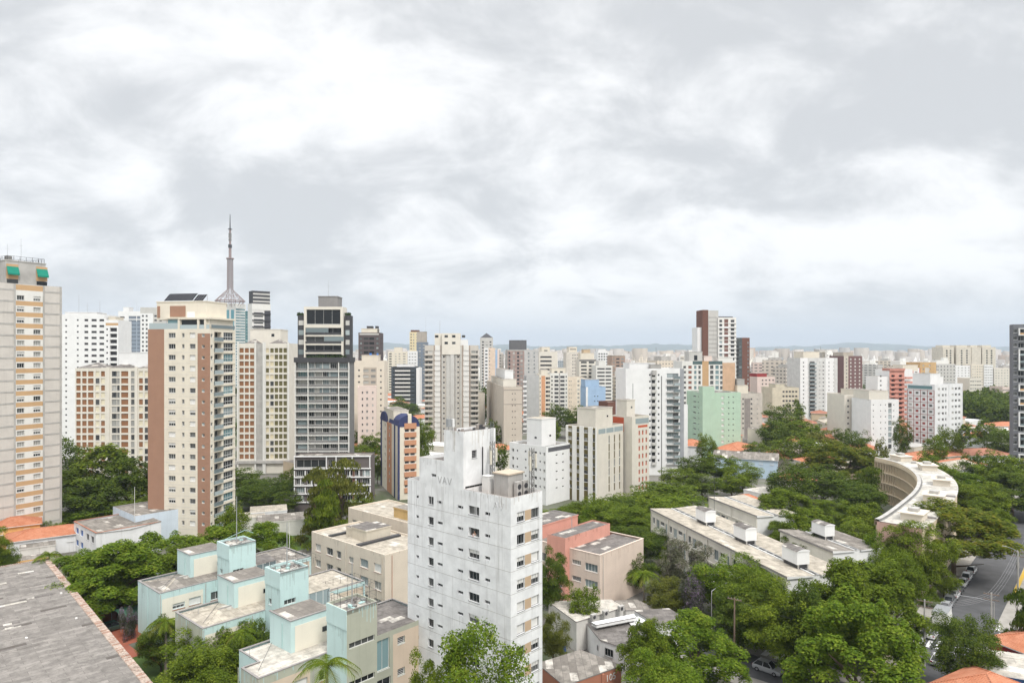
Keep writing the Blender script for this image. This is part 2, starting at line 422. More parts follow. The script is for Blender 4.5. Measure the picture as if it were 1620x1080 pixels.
def solve(x0, D, th, xl, xr):
    """plan sizes of a building whose near corner stands at photo column x0, depth D, right face turned by th"""
    O = Vector(((x0 - CX) / F * D, D)); u = Vector((math.cos(th), math.sin(th))); v = Vector((-math.sin(th), math.cos(th)))
    def t(dv, x):
        k = (x - CX) / F; return (k * O.y - O.x) / (dv.x - k * dv.y)
    return O, (t(u, xr) if xr is not None else None), (t(v, xl) if xl is not None else None)
def top_z(y, D): return CZ - (y - HY) / F * D
FOOT = []                                                      # footprints, so that filler keeps clear
def tower(name, label, x0, D, th, xl, xr, ytop, wallm, detail=1, W=None, L=None, frame=FRAME, H=None):
    th = R(th); O, w, l = solve(x0, D, th, xl, xr)
    W = W or w; L = L or l; H = H or top_z(ytop, D)
    b = Bld(name, label, (O.x, O.y, 0), th, wallm, detail, frame)
    b.W, b.L, b.H = W, L, H
    b.r = ((0, 0), (1, 0), W); b.l = ((0, L), (0, -1), L); b.bk = ((W, L), (-1, 0), W); b.e = ((W, 0), (0, 1), L)
    c = Matrix.Rotation(th, 2) @ Vector((W / 2, L / 2)); FOOT.append((O.x + c.x, O.y + c.y, .5 * math.hypot(W, L)))
    return b
# ------------------------------------------------------------------ near buildings
TEAL = wall((.53, .68, .665), .05, .14); TEALD = wall((.42, .60, .58), .05, .05)
CREAMW = wall((.78, .73, .62), .05, .08); SAGE = wall((.42, .43, .35), .08, .14)
SAND = wall((.62, .51, .40), .06, .08); SALMON = wall((.66, .33, .26), .06, .10); BRICKR = wall((.45, .20, .13), .1, .1)
PINK = wall((.70, .58, .49), .06, .08); COPING = wall((.30, .28, .27), .2, .1)
def coping(mb, x0, y0, x1, y1, z, m, w=.26, h=.09):
    mb.box(x0 - .05, y0 - .05, z, x1 + .05, y0 + w, z + h, m); mb.box(x0 - .05, y1 - w, z, x1 + .05, y1 + .05, z + h, m)
    mb.box(x0 - .05, y0 + w + .003, z, x0 + w, y1 - w - .003, z + h, m); mb.box(x1 - w, y0 + w + .003, z, x1 + .05, y1 - w - .003, z + h, m)
def railing(mb, x0, y0, x1, y1, z, h, glass, t=.05):
    P = [(x0, y0), (x1, y0), (x1, y1), (x0, y1)]
    for i in range(4):
        a, c = Vector(P[i]), Vector(P[(i + 1) % 4]); n = max(2, int((c - a).length / 1.3))
        for k in range(n):
            q = a.lerp(c, k / n); mb.box(q.x - t / 2, q.y - t / 2, z, q.x + t / 2, q.y + t / 2, z + h, DARKM)
        mb.tube((a.x, a.y, z + h), (c.x, c.y, z + h), t * .6, t * .6, DARKM, 4); mb.tube((a.x, a.y, z + h * .5), (c.x, c.y, z + h * .5), t * .35, t * .35, DARKM, 4)
def teal_block(i, a0, b0, label, leftm, rightm, towm, roofm, roofm2, step):
    p = AB(a0, b0 + 9.2); H = 11.4
    b = Bld('apartment_block', label, (p.x, p.y, 0), GRID, TEAL, 2, FRAMEW, group='stepped turquoise and cream apartment blocks')
    # main prong
    ops = []
    for z in (8.3, 5.4, 2.5): ops += [(2.0, z, 1.9, .85, 'h'), (4.6, z - .1, 1.9, 1.2, 's' if z > 8 else 'c')]
    ops += [(8.2, z - .2, 3.4, 1.35, 'g') for z in (8.3, 5.4, 2.5)]
    zones = [(.35, 6.9, 0, H - 1.0, rightm)]
    b.face((0, 0), (1, 0), 13, -1, H, ops, zones, mat=TEAL if i < 2 else SAGE)
    lz = [(0, 9.2, -1, 2.9, BRICKR)] if i == 0 else []
    if step:
        b.face((0, 4.2), (0, -1), 4.2, -1, H, [(1.2, 5.2, 1.6, 1.1, 'g')], [], mat=leftm); b.face((2.2, 9.2), (0, -1), 5.0, -1, H, mat=TEAL); b.face((0, 4.2), (1, 0), 0.01, -1, H, mat=leftm)
        b.mb.face([(2.2, 4.2, -1), (0, 4.2, -1), (0, 4.2, H), (2.2, 4.2, H)], TEAL)
    else: b.face((0, 9.2), (0, -1), 9.2, -1, H, [], lz, mat=leftm)
    b.face((27, 9.2), (-1, 0), 27 - (2.2 if step else 0), -1, H)
    r = MB(); cy = 4.6
    ry = (0.25, 8.95); rx = (.25, 13)
    if step:
        r.face([(.25, .25, H - .25), (13, .25, H - .25), (13, 4.2, H - .1), (.25, 4.2, H - .1)], roofm); r.face([(2.45, 4.2, H - .1), (13, 4.2, H - .1), (13, 8.95, H - .25), (2.45, 8.95, H - .25)], roofm)
    else:                                                       # shallow hips meeting at a ridge
        zr, ze = H + .35, H - .25; a, c = (4.2, cy, zr), (13, cy, zr)
        r.face([(.25, .25, ze), (13, .25, ze), c, a], roofm); r.face([(13, 8.95, ze), (.25, 8.95, ze), a, c], roofm); r.face([(.25, 8.95, ze), (.25, .25, ze), a], roofm)
        r.tube(a, c, .14, .14, COPING, 5); r.tube(a, (.25, .25, ze), .1, .1, ROOFL, 5); r.tube(a, (.25, 8.95, ze), .1, .1, ROOFL, 5)
    r.face([(13, -.2, H - .3), (26.8, -.2, H - .3), (26.8, 8.95, H - .1), (13, 8.95, H - .1)], roofm2)
    r.build('roof', b.root)
    c = MB()
    if not step: coping(c, 0, 0, 27, 9.2, H, COPING)
    else:
        c.box(-.05, -.05, H, 13, .25, H + .09, COPING); c.box(-.05, .253, H, .25, 4.2, H + .09, COPING); c.box(.253, 4.0, H, 2.4, 4.25, H + .09, COPING); c.box(2.15, 4.253, H, 2.4, 8.95, H + .09, COPING); c.box(2.15, 8.953, H, 27, 9.25, H + .09, COPING)
        c.box(26.8, -.4, H, 27.05, 8.95, H + .09, COPING)
    c.build('coping', b.root)
    c = MB()
    for z in (8.3, 5.4, 2.5):
        for (u, w) in ((2.0, 1.9), (4.6, 1.9), (8.2, 3.4)): c.box(u - .08, -.07, z - (.32 if w == 3.4 else .2), u + w + .08, -.003, z - (.21 if w == 3.4 else .09), BRICKR)
    for (u, y) in ((7.3, -.08), (.12, -.08)): c.tube((u, y, 0), (u, y, H - .2), .05, .05, CONC, 5)
    c.tube((-.08, 4.8, 0), (-.08, 4.8, H - .1), .05, .05, leftm, 5); c.tube((.6, 1.2, H + .35), (5.8, 7.4, H + .42), .03, .03, DARKM, 4); c.tube((2, 6, H), (2, 6, H + 1.6), .03, .03, STEEL, 4); c.tube((1.6, 6, H + 1.5), (2.4, 6, H + 1.5), .02, .02, STEEL, 4)
    c.build('pipes_and_sills', b.root)
    # rear wing
    b.face((13, -.4), (1, 0), 14, -1, H, [(1.4, 6.4, 4.6, 4.2, 'b'), (1.2, 1.0, 5.0, 4.2, 'g'), (7.4, 9.0, 1.3, 1.0, 'v'), (7.4, 4.6, 1.3, 1.0, 'v'), (7.4, .8, 1.3, 1.0, 'v')], [(6.6, 13.6, .3, H - .7, SAND)], mat=SAGE if i == 2 else TEAL)
    b.face((27, -.4), (0, 1), 9.6, -1, H)
    ST = wall((.44, .56, .54), .15, 0); b.streaks((0, 9.2) if not step else (0, 4.2), (0, -1), 9.2 if not step else 4.2, H, 16, ST, .2, 2.5); b.streaks((0, 0), (1, 0), 13, H, 18, ST, .2, 1.4)
    # stair house
    s = MB(); s.box(6.3, 3.6, H - .3, 12.4, 8.9, 15.4, TEAL, ROOFG); s.box(6.9, 3.55, H - .28, 12.0, 3.598, 14.6, CREAMW); s.box(6.24, 5.6, H, 6.298, 5.75, 14.6, TEALD); s.box(6.2, 3.5, 15.4, 12.45, 3.75, 15.5, COPING); s.box(6.2, 3.76, 15.4, 6.45, 9.0, 15.5, COPING)
    s.box(10.9, 3.47, H + 1.3, 11.7, 3.545, H + 1.95, GLASS); s.build('stair_house', b.root)
    # lift and tank tower
    x0, y0, x1, y1, HT = 9.3, -4.4, 13.9, -.02, 17.9
    rt = SAGE if i == 2 else TEAL
    b.face((x0, y1), (0, -1), y1 - y0, -1, HT, [(1.0, 12.6, .9, .9, 'g')] if i < 2 else [], [], mat=TEAL)
    b.face((x0, y0), (1, 0), x1 - x0, -1, HT, [(.6 if i < 2 else .35, z, 1.9 if i < 2 else 3.9, .75, 'g') for z in (13.0, 8.2, 4.0)], mat=rt)
    b.face((x1, y0), (0, 1), y1 - y0, -1, HT, mat=TEAL); b.face((x1, y1), (-1, 0), x1 - x0, H - .5, HT, mat=TEAL)
    b.proud((x0, y1), (0, -1), 0, y1 - y0, 15.5, HT, .1, TEAL); b.proud((x0, y0), (1, 0), 0, x1 - x0, HT - .1, HT + .04, .06, COPING)
    k = MB(); k.box(x0 + .15, y0 + .15, HT - .5, x1 - .15, y1 - .15, HT - .35, ROOFK)
    rr = random.Random(i)
    for q in range(9):
        x, y = rr.uniform(x0 + .6, x1 - .9), rr.uniform(y0 + .6, y1 - .9); w = rr.uniform(.3, .9)
        k.box(x, y, HT - .349, x + w, y + rr.uniform(.2, .8), HT - .349 + rr.uniform(.05, .35), rr.choice([CONC, CONCD, CONCD, TEALD, ROOFK]))
    for (q0, q1, q2, q3) in ((x0, y0, x1, y0 + .15), (x0, y1 - .15, x1, y1), (x0, y0 + .152, x0 + .15, y1 - .152), (x1 - .15, y0 + .152, x1, y1 - .152)): k.box(q0, q1, HT - .5, q2, q3, HT + .02, rt)
    k.build('tower_roof', b.root)
    if i > 0:
        q = MB(); railing(q, x0 + .08, y0 + .08, x1 - .08, y1 - .08, HT + .04, 1.5 if i == 2 else .6, None, .035); q.build('railing', b.root)
    else:
        q = MB(); q.tube((x0 + .3, y1 - .6, HT), (x1, y1 - .6, HT + 1.1), .04, .04, TEALD, 5); q.tube((x1, y1 - .6, HT + 1.1), (x1 + 1.5, y1 - .6, HT + .3), .04, .04, TEALD, 5); q.build('railing', b.root)
    m = MB(); m.tube(((x0 + x1) / 2, (y0 + y1) / 2, HT - .4), ((x0 + x1) / 2, (y0 + y1) / 2, HT + (7.5, 6.5, 5.0)[i]), .09, .05, STEEL, 6); m.build('mast', b.root)
    b.streaks((x0, y1), (0, -1), y1 - y0, 15.4, 10, ST, .3, 3.5); b.streaks((x0, y0), (1, 0), x1 - x0, HT - .12, 12, ST, .3, 3.0)
    # glazed terrace beside the tower
    if i < 2:
        t = MB(); t.box(14.0, -4.2, -1, 20.5, -.45, H - .2, TEAL, ROOFL)
        t.build('terrace_base', b.root); t = MB()
        for x in (14.1, 15.3, 16.5, 17.7): t.box(x, -4.15, H - .19, x + .08, -4.07, H + 2.2, FRAMEW)
        t.box(14.1, -4.13, H - .1, 17.75, -4.1, H + 2.1, GLASSP); t.face([(14.0, -4.25, H + 2.2), (17.9, -4.25, H + 2.2), (17.9, -.5, H + 2.6), (14.0, -.5, H + 2.6)], (ROOFK, ROOFL)[i]); t.build('terrace_enclosure', b.root)
        t = MB(); railing(t, 18.1, -4.1, 26.6, 2.0, H - .05, 1.0, None, .035); t.build('terrace_railing', b.root)
    b.done()
teal_block(0, -.5, -9.0, 'rearmost turquoise and cream stepped block, with a brick red base beside the driveway', TEAL, CREAMW, TEAL, ROOFG, ROOFG, False)
teal_block(1, -2, 10.0, 'middle of the three turquoise and cream stepped blocks, with a grey green end wall', SAGE, CREAMW, TEAL, ROOFL, ROOFL, False)
teal_block(2, -4, 29.5, 'front turquoise stepped block with white roof and a sage green tower beside the palm', SAGE, SAND, SAGE, ROOFW, ROOFK, True)

def white_tower():
    b = tower('apartment_tower', 'tall stained white tower in the foreground with telecom gear on its stepped roof', 808, 86.3, 48, 645, 858, 0, wall((.78, .785, .785), .13, .30, scale=.5), 2, H=31.5)
    Wd, L, H = b.W, b.L, b.H; fh = 2.88
    s1, s2, s3 = 8.6, 12.5, 17.7                                # distances from the corner along the left face
    ops = []
    for i in range(10):
        z = H - 3.2 - fh * i
        for (t, w, h, dz, k) in ((4.1, .95, .42, .35, 'g'), (6.6, 2.0, 1.15, 0, 'g'), (9.2, 1.1, .4, .45, 'g'), (13.3, 1.1, .4, .5, 'g'), (15.2, 1.1, 1.15, .1, 'g'), (18.1, .6, .42, .6, 'g')):
            if i in (2, 5, 8) and w == 2.0: k = 'h'
            if i == 1 and w == 2.0: k = '!.50g'
            ops.append((L - t - w / 2, z + dz, w, h, k))
    for t in (13.0, 15.1): ops.append((L - t, H + .9, 1.0, .4, 'g'))
    ft = [(0, L - s3, H, 44, None)]
    # left face in four stepped sections
    def sec(t0, t1, zt, extra=()):
        o = [(q[0] - (L - t1), *q[1:]) for q in ops if L - t1 <= q[0] and q[0] + q[2] <= L - t0]
        b.face((0, t1), (0, -1), t1 - t0, -1, zt, o + list(extra))
    ST1, ST2 = wall((.67, .67, .665), .15, 0), wall((.60, .575, .545), .2, 0)
    b.streaks((0, L), (0, -1), L, H - .2, 60, ST1, .6, 7, [(q[0], q[1], q[2]) for q in ops]); b.streaks((0, s2), (0, -1), s2 - s1, 39.2, 12, ST2, .2, 3.0); b.streaks((0, s3), (0, -1), s3 - s2, 34.9, 18, ST1, .4, 3); b.streaks((0, s1), (0, -1), s1, H, 14, ST2, .1, 1.6); b.streaks((0, 0), (1, 0), Wd, H, 12, ST2, .1, 1.8); b.streaks((0, s1 - .001), (1, 0), Wd, 39.2, 12, ST2, .2, 3.0)
    sec(0, s1, H); sec(s1, s2, 39.2); sec(s2, s3, 34.9); sec(s3, L, H)
    # right face: paired blinds with a tan panel between
    TAN = wall((.50, .37, .25), .05, .05); o = []; zn = []
    for i in range(10):
        z = H - 3.35 - fh * i; r = b.rnd.random()
        ks = ('h', 'g') if i == 0 else b.rnd.choice([('h', 's'), ('s', 's'), ('g', 'h'), ('s', 's'), ('h', 'h')])
        o += [(1.2, z, 1.5, 1.3, ks[0]), (4.0, z, 1.6, 1.3, ks[1])]; zn.append((2.72, 3.98, z, z + 1.32, TAN))
    b.face((0, 0), (1, 0), Wd, -1, H, o, zn)
    for i in range(11): z = H - 3.3 - fh * i - .35; b.proud((0, L), (0, -1), 0, L - .02, z, z + .05, .012, CONC); b.proud((0, 0), (1, 0), .02, Wd, z, z + .05, .012, CONC)
    b.face((Wd, 0), (0, 1), s1, -1, H); b.face((Wd, s1), (0, 1), s2 - s1, -1, 39.2); b.face((Wd, s2), (0, 1), s3 - s2, -1, 34.9); b.face((Wd, s3), (0, 1), L - s3, -1, H); b.face((Wd, L), (-1, 0), Wd, -1, H)
    # penthouse wall above the terrace, with band window and vent
    b.face((0, s1 - .001), (1, 0), Wd, H - 1, 39.2, [(.35, H - .75, 4.0, 1.0, 'g'), (1.6, H + 3.9, .95, 1.1, 'v')])
    for (t, zb, zt) in ((s2, 34.5, 39.2), (s3, H - 1, 34.9)): b.face((Wd, t), (-1, 0), Wd, zb, zt)
    GR = wall((.36, .32, .29), .25, .3)
    for (t0, t1, z, par) in ((0, s1, H, .95), (s1, s2, 39.2, .35), (s2, s3, 34.9, .5), (s3, L, H, .5)):
        I = [(.18, t0 + .18), (Wd - .18, t0 + .18), (Wd - .18, t1 - .18), (.18, t1 - .18)]; WHITED_ = b.mw; O = [(0, t0), (Wd, t0), (Wd, t1), (0, t1)]
        for i in range(4):
            j = (i + 1) % 4; b.mb.face([(*O[i], z), (*O[j], z), (*I[j], z), (*I[i], z)], GR); b.mb.face([(*I[j], z - par), (*I[i], z - par), (*I[i], z), (*I[j], z)], WHITED_)
        r = MB(); r.face([(*q, z - par) for q in I], ROOFK if t0 else wall((.34, .24, .19), .2, .1)); r.build('roof', b.root)
    # dark stain pipes and ladder on the penthouse
    p = MB(); p.tube((3.6, s1 - .1, H + .3), (3.6, s1 - .1, H + 5.3), .09, .09, DARKM, 6); p.build('down_pipe', b.root)
    p = MB()
    for dx in (0, .45): p.tube((5.2 + dx, s1 - .15, H - .9), (5.2 + dx, s1 - .15, 40.2), .03, .03, STEEL, 4)
    for k in range(28): p.tube((5.2, s1 - .15, H - .8 + k * .32), (5.65, s1 - .15, H - .8 + k * .32), .02, .02, STEEL, 4)
    p.build('ladder', b.root)
    p = MB(); rr = random.Random(4)
    for k in range(14):
        x, y = rr.uniform(.2, Wd - .5), rr.uniform(s1 + .1, s2 - .4); p.box(x, y, 39.2 - .35, x + rr.uniform(.15, .6), y + .2, 39.2 + rr.uniform(-.1, .45), rr.choice([GR, CONC, DARKM]))
    p.tube((.6, s1 + .3, 39), (Wd, s1 + .3, 39.7), .035, .035, DARKM, 4); p.tube((.5, s2 - .4, 39), (.5, s2 - .4, 41.1), .05, .04, STEEL, 5); p.tube((1.2, s2 - .4, 39), (1.2, s2 - .4, 40.9), .05, .04, STEEL, 5); p.box(.2, s2 - .7, 39.6, .8, s2 - .2, 40.7, STEEL); p.box(1.0, s2 - .7, 39.5, 1.4, s2 - .3, 40.6, FRAMEW)
    p.build('roof_fittings', b.root)
    # scrawled letters below the penthouse and the faint ones near the corner
    INK = flat('faded_black_paint', (.34, .34, .34), .9); GREY = flat('faint_grey_paint', (.62, .62, .62), .9); t = MB()
    def stroke(y0, z0, y1, z1, m, r=.045): t.tube((-.012, y0, z0), (-.012, y1, z1), r, r, m, 4)
    Y, Z = 13.7, 31.7
    for (k0, x0) in (('V', 0), ('A', 1.0), ('V', 2.0)):
        a, c = (Z, Z + .95) if k0 == 'A' else (Z + .95, Z)
        stroke(Y - x0, a, Y - x0 - .38, c, INK); stroke(Y - x0 - .38, c, Y - x0 - .76, a, INK)
        if k0 == 'A': stroke(Y - x0 - .2, Z + .35, Y - x0 - .56, Z + .35, INK)
    Y, Z = 3.0, 29.7
    stroke(Y, Z, Y - .4, Z + 1, GREY, .05); stroke(Y - .4, Z + 1, Y - .8, Z, GREY, .05); stroke(Y - .2, Z + .4, Y - .6, Z + .4, GREY, .05); stroke(Y - 1.0, Z + 1, Y - 1.4, Z, GREY, .05); stroke(Y - 1.4, Z, Y - 1.8, Z + 1, GREY, .05)
    t.build('graffiti', b.root)
    root = b.done(); M = Matrix.Translation(root.location) @ Matrix.Rotation(root.rotation_euler[2], 4, 'Z')
    zt = H - .95
    def put(name, label, cat, x, y, z=zt, group=None): return thing(name, label, cat, M @ Vector((x, y, z)), root.rotation_euler[2], group)
    c = put('equipment_cabinet', 'tall white equipment cabinet on the white tower roof under its band window', 'cabinet', 3.0, 6.9)
    k = MB(); k.box(-.55, -.6, 0, .55, .6, 2.5, SHUT); k.box(-.6, -.65, 2.5, .6, .65, 2.58, FRAMEW); k.build('body', c); k = MB(); k.box(-.45, -.63, .2, .45, -.603, 2.3, FRAMEW); k.build('door', c)
    c = put('equipment_shelter', 'grey concrete equipment shelter with flat lid on the white tower roof', 'shelter', 4.1, 4.1)
    k = MB(); k.box(-1.5, -1.3, 0, 1.5, 1.3, 3.1, CONC); k.build('wall', c); k = MB(); k.box(-1.65, -1.45, 3.1, 1.65, 1.45, 3.28, wall((.55, .46, .36), .1, .1)); k.build('roof', c)
    for i, (x, y) in enumerate(((3.9, 2.25), (5.2, 2.25))):
        c = put('air_conditioner', ('grey fan unit beside the shelter on the white tower roof, closer to the ladder', 'grey fan unit at the outer end of the shelter on the white tower roof')[i], 'air conditioner', x, y, zt, 'fan units on the white tower roof')
        k = MB(); k.box(-.5, -.3, 0, .5, .3, 2.2, CONC); k.build('body', c); k = MB()
        for zz in (.55, 1.55): k.tube((0, -.33, zz), (0, -.301, zz), .36, .36, DARKM, 14)
        k.build('fan', c)
    def lattice(x, y, h, label):
        c = put('telecom_mast', label, 'antenna mast', x, y, zt, 'telecom masts on the white tower'); k = MB(); a = .22
        for (dx, dy) in ((-a, -a), (a, -a), (a, a), (-a, a)): k.tube((dx, dy, 0), (dx, dy, h), .05, .05, CONCD, 4)
        n = int(h / .7)
        for q in range(n):
            z0, z1 = q * h / n, (q + 1) * h / n; k.tube((-a, -a, z0), (a, -a, z1), .03, .03, CONCD, 4); k.tube((-a, a, z1), (-a, -a, z0), .03, .03, CONCD, 4); k.tube((a, -a, z0), (a, a, z1), .03, .03, CONCD, 4)
        k.build('lattice', c)
        for q, (dx, dy) in enumerate(((-.5, -.2), (.5, -.3), (.1, .5))):
            k = MB(); k.box(dx - .12, dy - .08, h * .55 + q * .3, dx + .12, dy + .08, h * .55 + 1.9 + q * .3, wall((.66, .62, .52), .05, 0)); k.tube((0, 0, h * .7 + q * .3), (dx, dy, h * .7 + q * .3), .03, .03, STEEL, 4); k.build('antenna_panel', c)
    lattice(4.6, 7.6, 7.0, 'lattice mast with tan antenna panels standing against the penthouse of the white tower')
    lattice(5.5, 1.2, 6.6, 'lattice mast with antenna panels at the outer corner of the white tower roof')
    # person leaning at an open window of the left face
    pz = H - 3.2 - fh; c = thing('person', 'person in a white and red top at an open window of the white tower', 'person', M @ Vector((.34, 6.75, pz - .8)), root.rotation_euler[2])
    me = bpy.data.meshes.new('body'); vs = [(0, 0, .0), (0, 0, .45), (0, 0, .75), (-.05, 0, .92), (-.08, 0, 1.08), (-.08, 0, 1.2), (-.02, -.2, .78), (-.2, -.27, .62), (-.3, -.15, .78), (-.02, .2, .78), (-.2, .27, .62), (-.3, .15, .78)]
    me.from_pydata([(x, y, z + .35) for x, y, z in vs], [(0, 1), (1, 2), (2, 3), (3, 4), (4, 5), (2, 6), (6, 7), (7, 8), (2, 9), (9, 10), (10, 11)], [])
    o = bpy.data.objects.new('body', me); link(o, c); o.modifiers.new('skin', 'SKIN'); sd = o.modifiers.new('sub', 'SUBSURF'); sd.levels = 1; sd.render_levels = 2
    for i, rr_ in enumerate([.17, .17, .18, .06, .1, .09, .07, .05, .045, .07, .05, .045]): me.skin_vertices[0].data[i].radius = (rr_, rr_ * (1.2 if i < 3 else 1))
    o.data.materials.append(flat('skin', (.42, .24, .17), .6)); me.skin_vertices[0].data[0].use_root = True
    k = MB(); k.box(-.2, -.24, .6, .19, .24, 1.08, SHUT); k.box(-.205, -.02, .62, .195, .245, .9, flat('red_cloth', (.5, .04, .03))); k.build('shirt', c)
    k = MB(); k.tube((-.06, 0, 1.47), (-.04, 0, 1.6), .11, .06, DARKM, 8); k.build('hair', c)
white_tower()

def beige_blocks():
    for (x0, D, xl, Wd, H, lab) in ((609, 127, 493, 12, 12.2, 'beige three storey block with a raised roof slab between turquoise and white buildings'), (668, 146, 551, 12, 12.6, 'beige block with an ochre roof box behind the other beige block')):
        b = tower('apartment_block', lab, x0, D, 48, xl, None, 0, wall((.66, .58, .48), .05, .08), 2, W=Wd, H=H, frame=FRAMEW, )
        L = b.L; ops = []
        for z in (8.5, 5.2, 1.9):
            for (f, w, h, k) in ((.10, 2.0, 1.5, 'c'), (.27, 2.4, 1.5, 'g'), (.40, 1.6, 1.5, 'g'), (.57, 1.5, 1.2, 'c'), (.74, 2.6, 1.6, 'p'), (.91, 2.2, 1.6, b.rnd.choice('scg'))): ops.append((f * L - w / 2, z, w, h, k))
        b.face(*b.l[:2], L, -1, H, ops); b.face(*b.r[:2], b.W, -1, H); b.face(*b.bk[:2], b.W, -1, H); b.face(*b.e[:2], L, -1, H)
        b.roof(b.W, L, H, ROOFL, .35)
        ST = wall((.53, .46, .38), .15, 0); b.streaks(*b.l[:2], L, H, 40, ST, .2, 2.0, [(q[0], q[1] - .1, q[2]) for q in ops]); b.streaks(*b.r[:2], b.W, H, 16, ST, .2, 2.5)
        BR = MB()
        for (u, z, w, h, k) in ops: BR.box(-.06, L - u - w - .05, z - .14, .0, L - u + .05, z - .072, BRICKR)
        BR.build('sill_band', b.root)
        if D == 127:
            m = wall((.60, .54, .44), .1, .25); b.lid('roof_tank', 3.5, L * .42, 9.5, L * .62, H - .4, H + 1.9, m, ROOFK); b.lid('roof_tank', 3.8, L * .62 + .3, 9, L * .72, H - .4, H + 1.5, m, ROOFK)
            k = MB(); k.box(.6, L * .36, H - .34, 11, L * .40, H + .05, DARKM); k.box(.6, L * .76, H - .34, 11, L * .79, H + .05, DARKM); k.build('gutter', b.root)
        else:
            b.lid('roof_tank', 2.2, L * .16, 8.5, L * .46, H - .4, H + 1.9, wall((.55, .38, .17), .1, .2), ROOFG)
        k = MB()
        for f in (.5, .03): k.tube((-.09, L * f, 0), (-.09, L * f, H - .3), .06, .06, BEIGE, 5)
        k.tube((1.6, -.09, 0), (1.6, -.09, H - .4), .05, .05, BRICKR, 5); k.build('down_pipe', b.root)
        b.done()
beige_blocks()

def salmon_block():
    b = tower('apartment_block', 'salmon and pale pink low block with dark patched roofs right of the white tower', 949, 131, 48, 901, 1018, 0, PINK, 2, H=10.9, frame=FRAMEW)
    Wd, L, H = b.W, b.L, b.H; T = 4.6; L2 = 8.0
    ops = []
    for z in (7.4, 4.2, 1.0): ops += [(L * .72 - 1.5, z, 3.0, 1.5, 'p'), (L * .25 - 1.2, z + .6, 2.2, .9, 'c' if z > 7 else 'v')]
    b.face((0, L), (0, -1), L, -1, H, ops); b.face((0, 0), (1, 0), Wd, -1, H); b.face((Wd, 0), (0, 1), L + T + L2, -1, H)
    o2 = [(.8 , z, 1.5, .55, 'v') for z in (1.2, 2.2, 3.2, 4.4, 5.4, 6.4, 7.4)]
    HT = H + 2.3
    b.face((-1.4, L + T), (0, -1), T, -1, HT, [(2.4, *q[1:]) for q in o2], mat=SALMON); b.face((-1.4, L), (1, 0), Wd * .9 + 1.4, -1, HT, mat=SALMON); b.face((Wd * .9, L), (0, 1), T, -1, HT, mat=SALMON); b.face((Wd * .9, L + T), (-1, 0), Wd * .9 + 1.4, -1, HT, mat=SALMON)
    r = MB(); r.face([(-1.2, L + .2, HT - .25), (Wd * .9 - .2, L + .2, HT - .25), (Wd * .9 - .2, L + T - .2, HT - .25), (-1.2, L + T - .2, HT - .25)], ROOFK); r.build('roof', b.root)
    b.face((0, L + T + L2), (0, -1), L2, -1, H, [(L2 - 4.6, z, 3.2, 1.7, 'g') for z in (7.0, 3.6)]); b.face((Wd, L + T + L2), (-1, 0), Wd, -1, H)
    for (y0, y1, m) in ((.1, L, ROOFK), (L + T, L + T + L2, ROOFG)):
        k = MB(); k.face([(.3, y0 + .2, H - .35), (Wd - .3, y0 + .2, H - .35), (Wd - .3, y1, H - .2), (.3, y1, H - .2)], m); k.build('roof', b.root)
    c = MB(); coping(c, 0, 0, Wd, L + T + L2, H, PINK, .3, .1); c.build('coping', b.root)
    ST = wall((.58, .46, .38), .15, 0); b.streaks((0, L), (0, -1), L, H, 16, ST, .2, 2, [(q[0], q[1] - .05, q[2]) for q in ops]); b.streaks((0, 0), (1, 0), Wd, H, 26, ST, .2, 2.5); b.streaks((-1.4, L), (1, 0), Wd * .9, HT, 20, wall((.45, .2, .15), .2, 0), .2, 1.2)
    b.lid('stair_house', 2.5, L + T + L2 * .55, Wd - 1, L + T + L2 + 3, H - .5, H + 2.6, SALMON, ROOFK)
    k = MB(); k.tube((3.5, L + 2, HT), (3.5, L + 2, HT + 3), .03, .03, STEEL, 4); k.tube((3.5, L + 2, HT), (3.9, L + 2.6, HT + 3.2), .03, .03, STEEL, 4); k.build('antenna', b.root)
    k = MB(); k.tube((1.0, -.08, 0), (1.0, -.08, H - .3), .05, .05, CONC, 5); k.build('down_pipe', b.root)
    b.done()
salmon_block()

def poly_block(name, label, cat, pix, z, wm, rm, wins=(), zb=-1.0, par=0.0, group=None):
    """low building whose eaves corners (front corner first, anticlockwise seen from above) are read at height z"""
    P = [onz(x, y, z) for x, y in pix]; o = P[0].copy(); o.z = 0
    Q = [(p.x - o.x, p.y - o.y) for p in P]; t = thing(name, label, cat, o, 0, group); w = MB()
    for i in range(len(Q)):
        a, c = Q[i], Q[(i + 1) % len(Q)]; w.face([(*a, zb), (*c, zb), (*c, z), (*a, z)], wm)
    w.build('wall', t); r = MB(); cx = sum(q[0] for q in Q) / len(Q); cy = sum(q[1] for q in Q) / len(Q)
    E = [(cx + (q[0] - cx) * 1.02, cy + (q[1] - cy) * 1.02) for q in Q]; r.prism(E, z + .003, z + .16, COPING, rm); r.face([(*q, z + .003) for q in reversed(E)], COPING); r.build('roof', t)
    for (i, f, w_, h_, zz, k) in wins:
        a, c = Vector(Q[i]), Vector(Q[(i + 1) % len(Q)]); d = (c - a).normalized(); p = a + d * (f * (c - a).length - w_ / 2); n = Vector((d.y, -d.x))
        inst('window', win_mesh(w_, h_, k, .16, FRAME, 'all'), t, (p.x + n.x * .18, p.y + n.y * .18, zz), math.atan2(d.y, d.x))
    return t, Q
AGED = wall((.66, .64, .60), .14, .25)
t, Q = poly_block('warehouse', 'long aged white shed with a cream ribbed roof below the pink block', 'warehouse', [(912, 984), (986, 961), (966, 949), (868, 952)], 5.0, AGED, ROOFW)
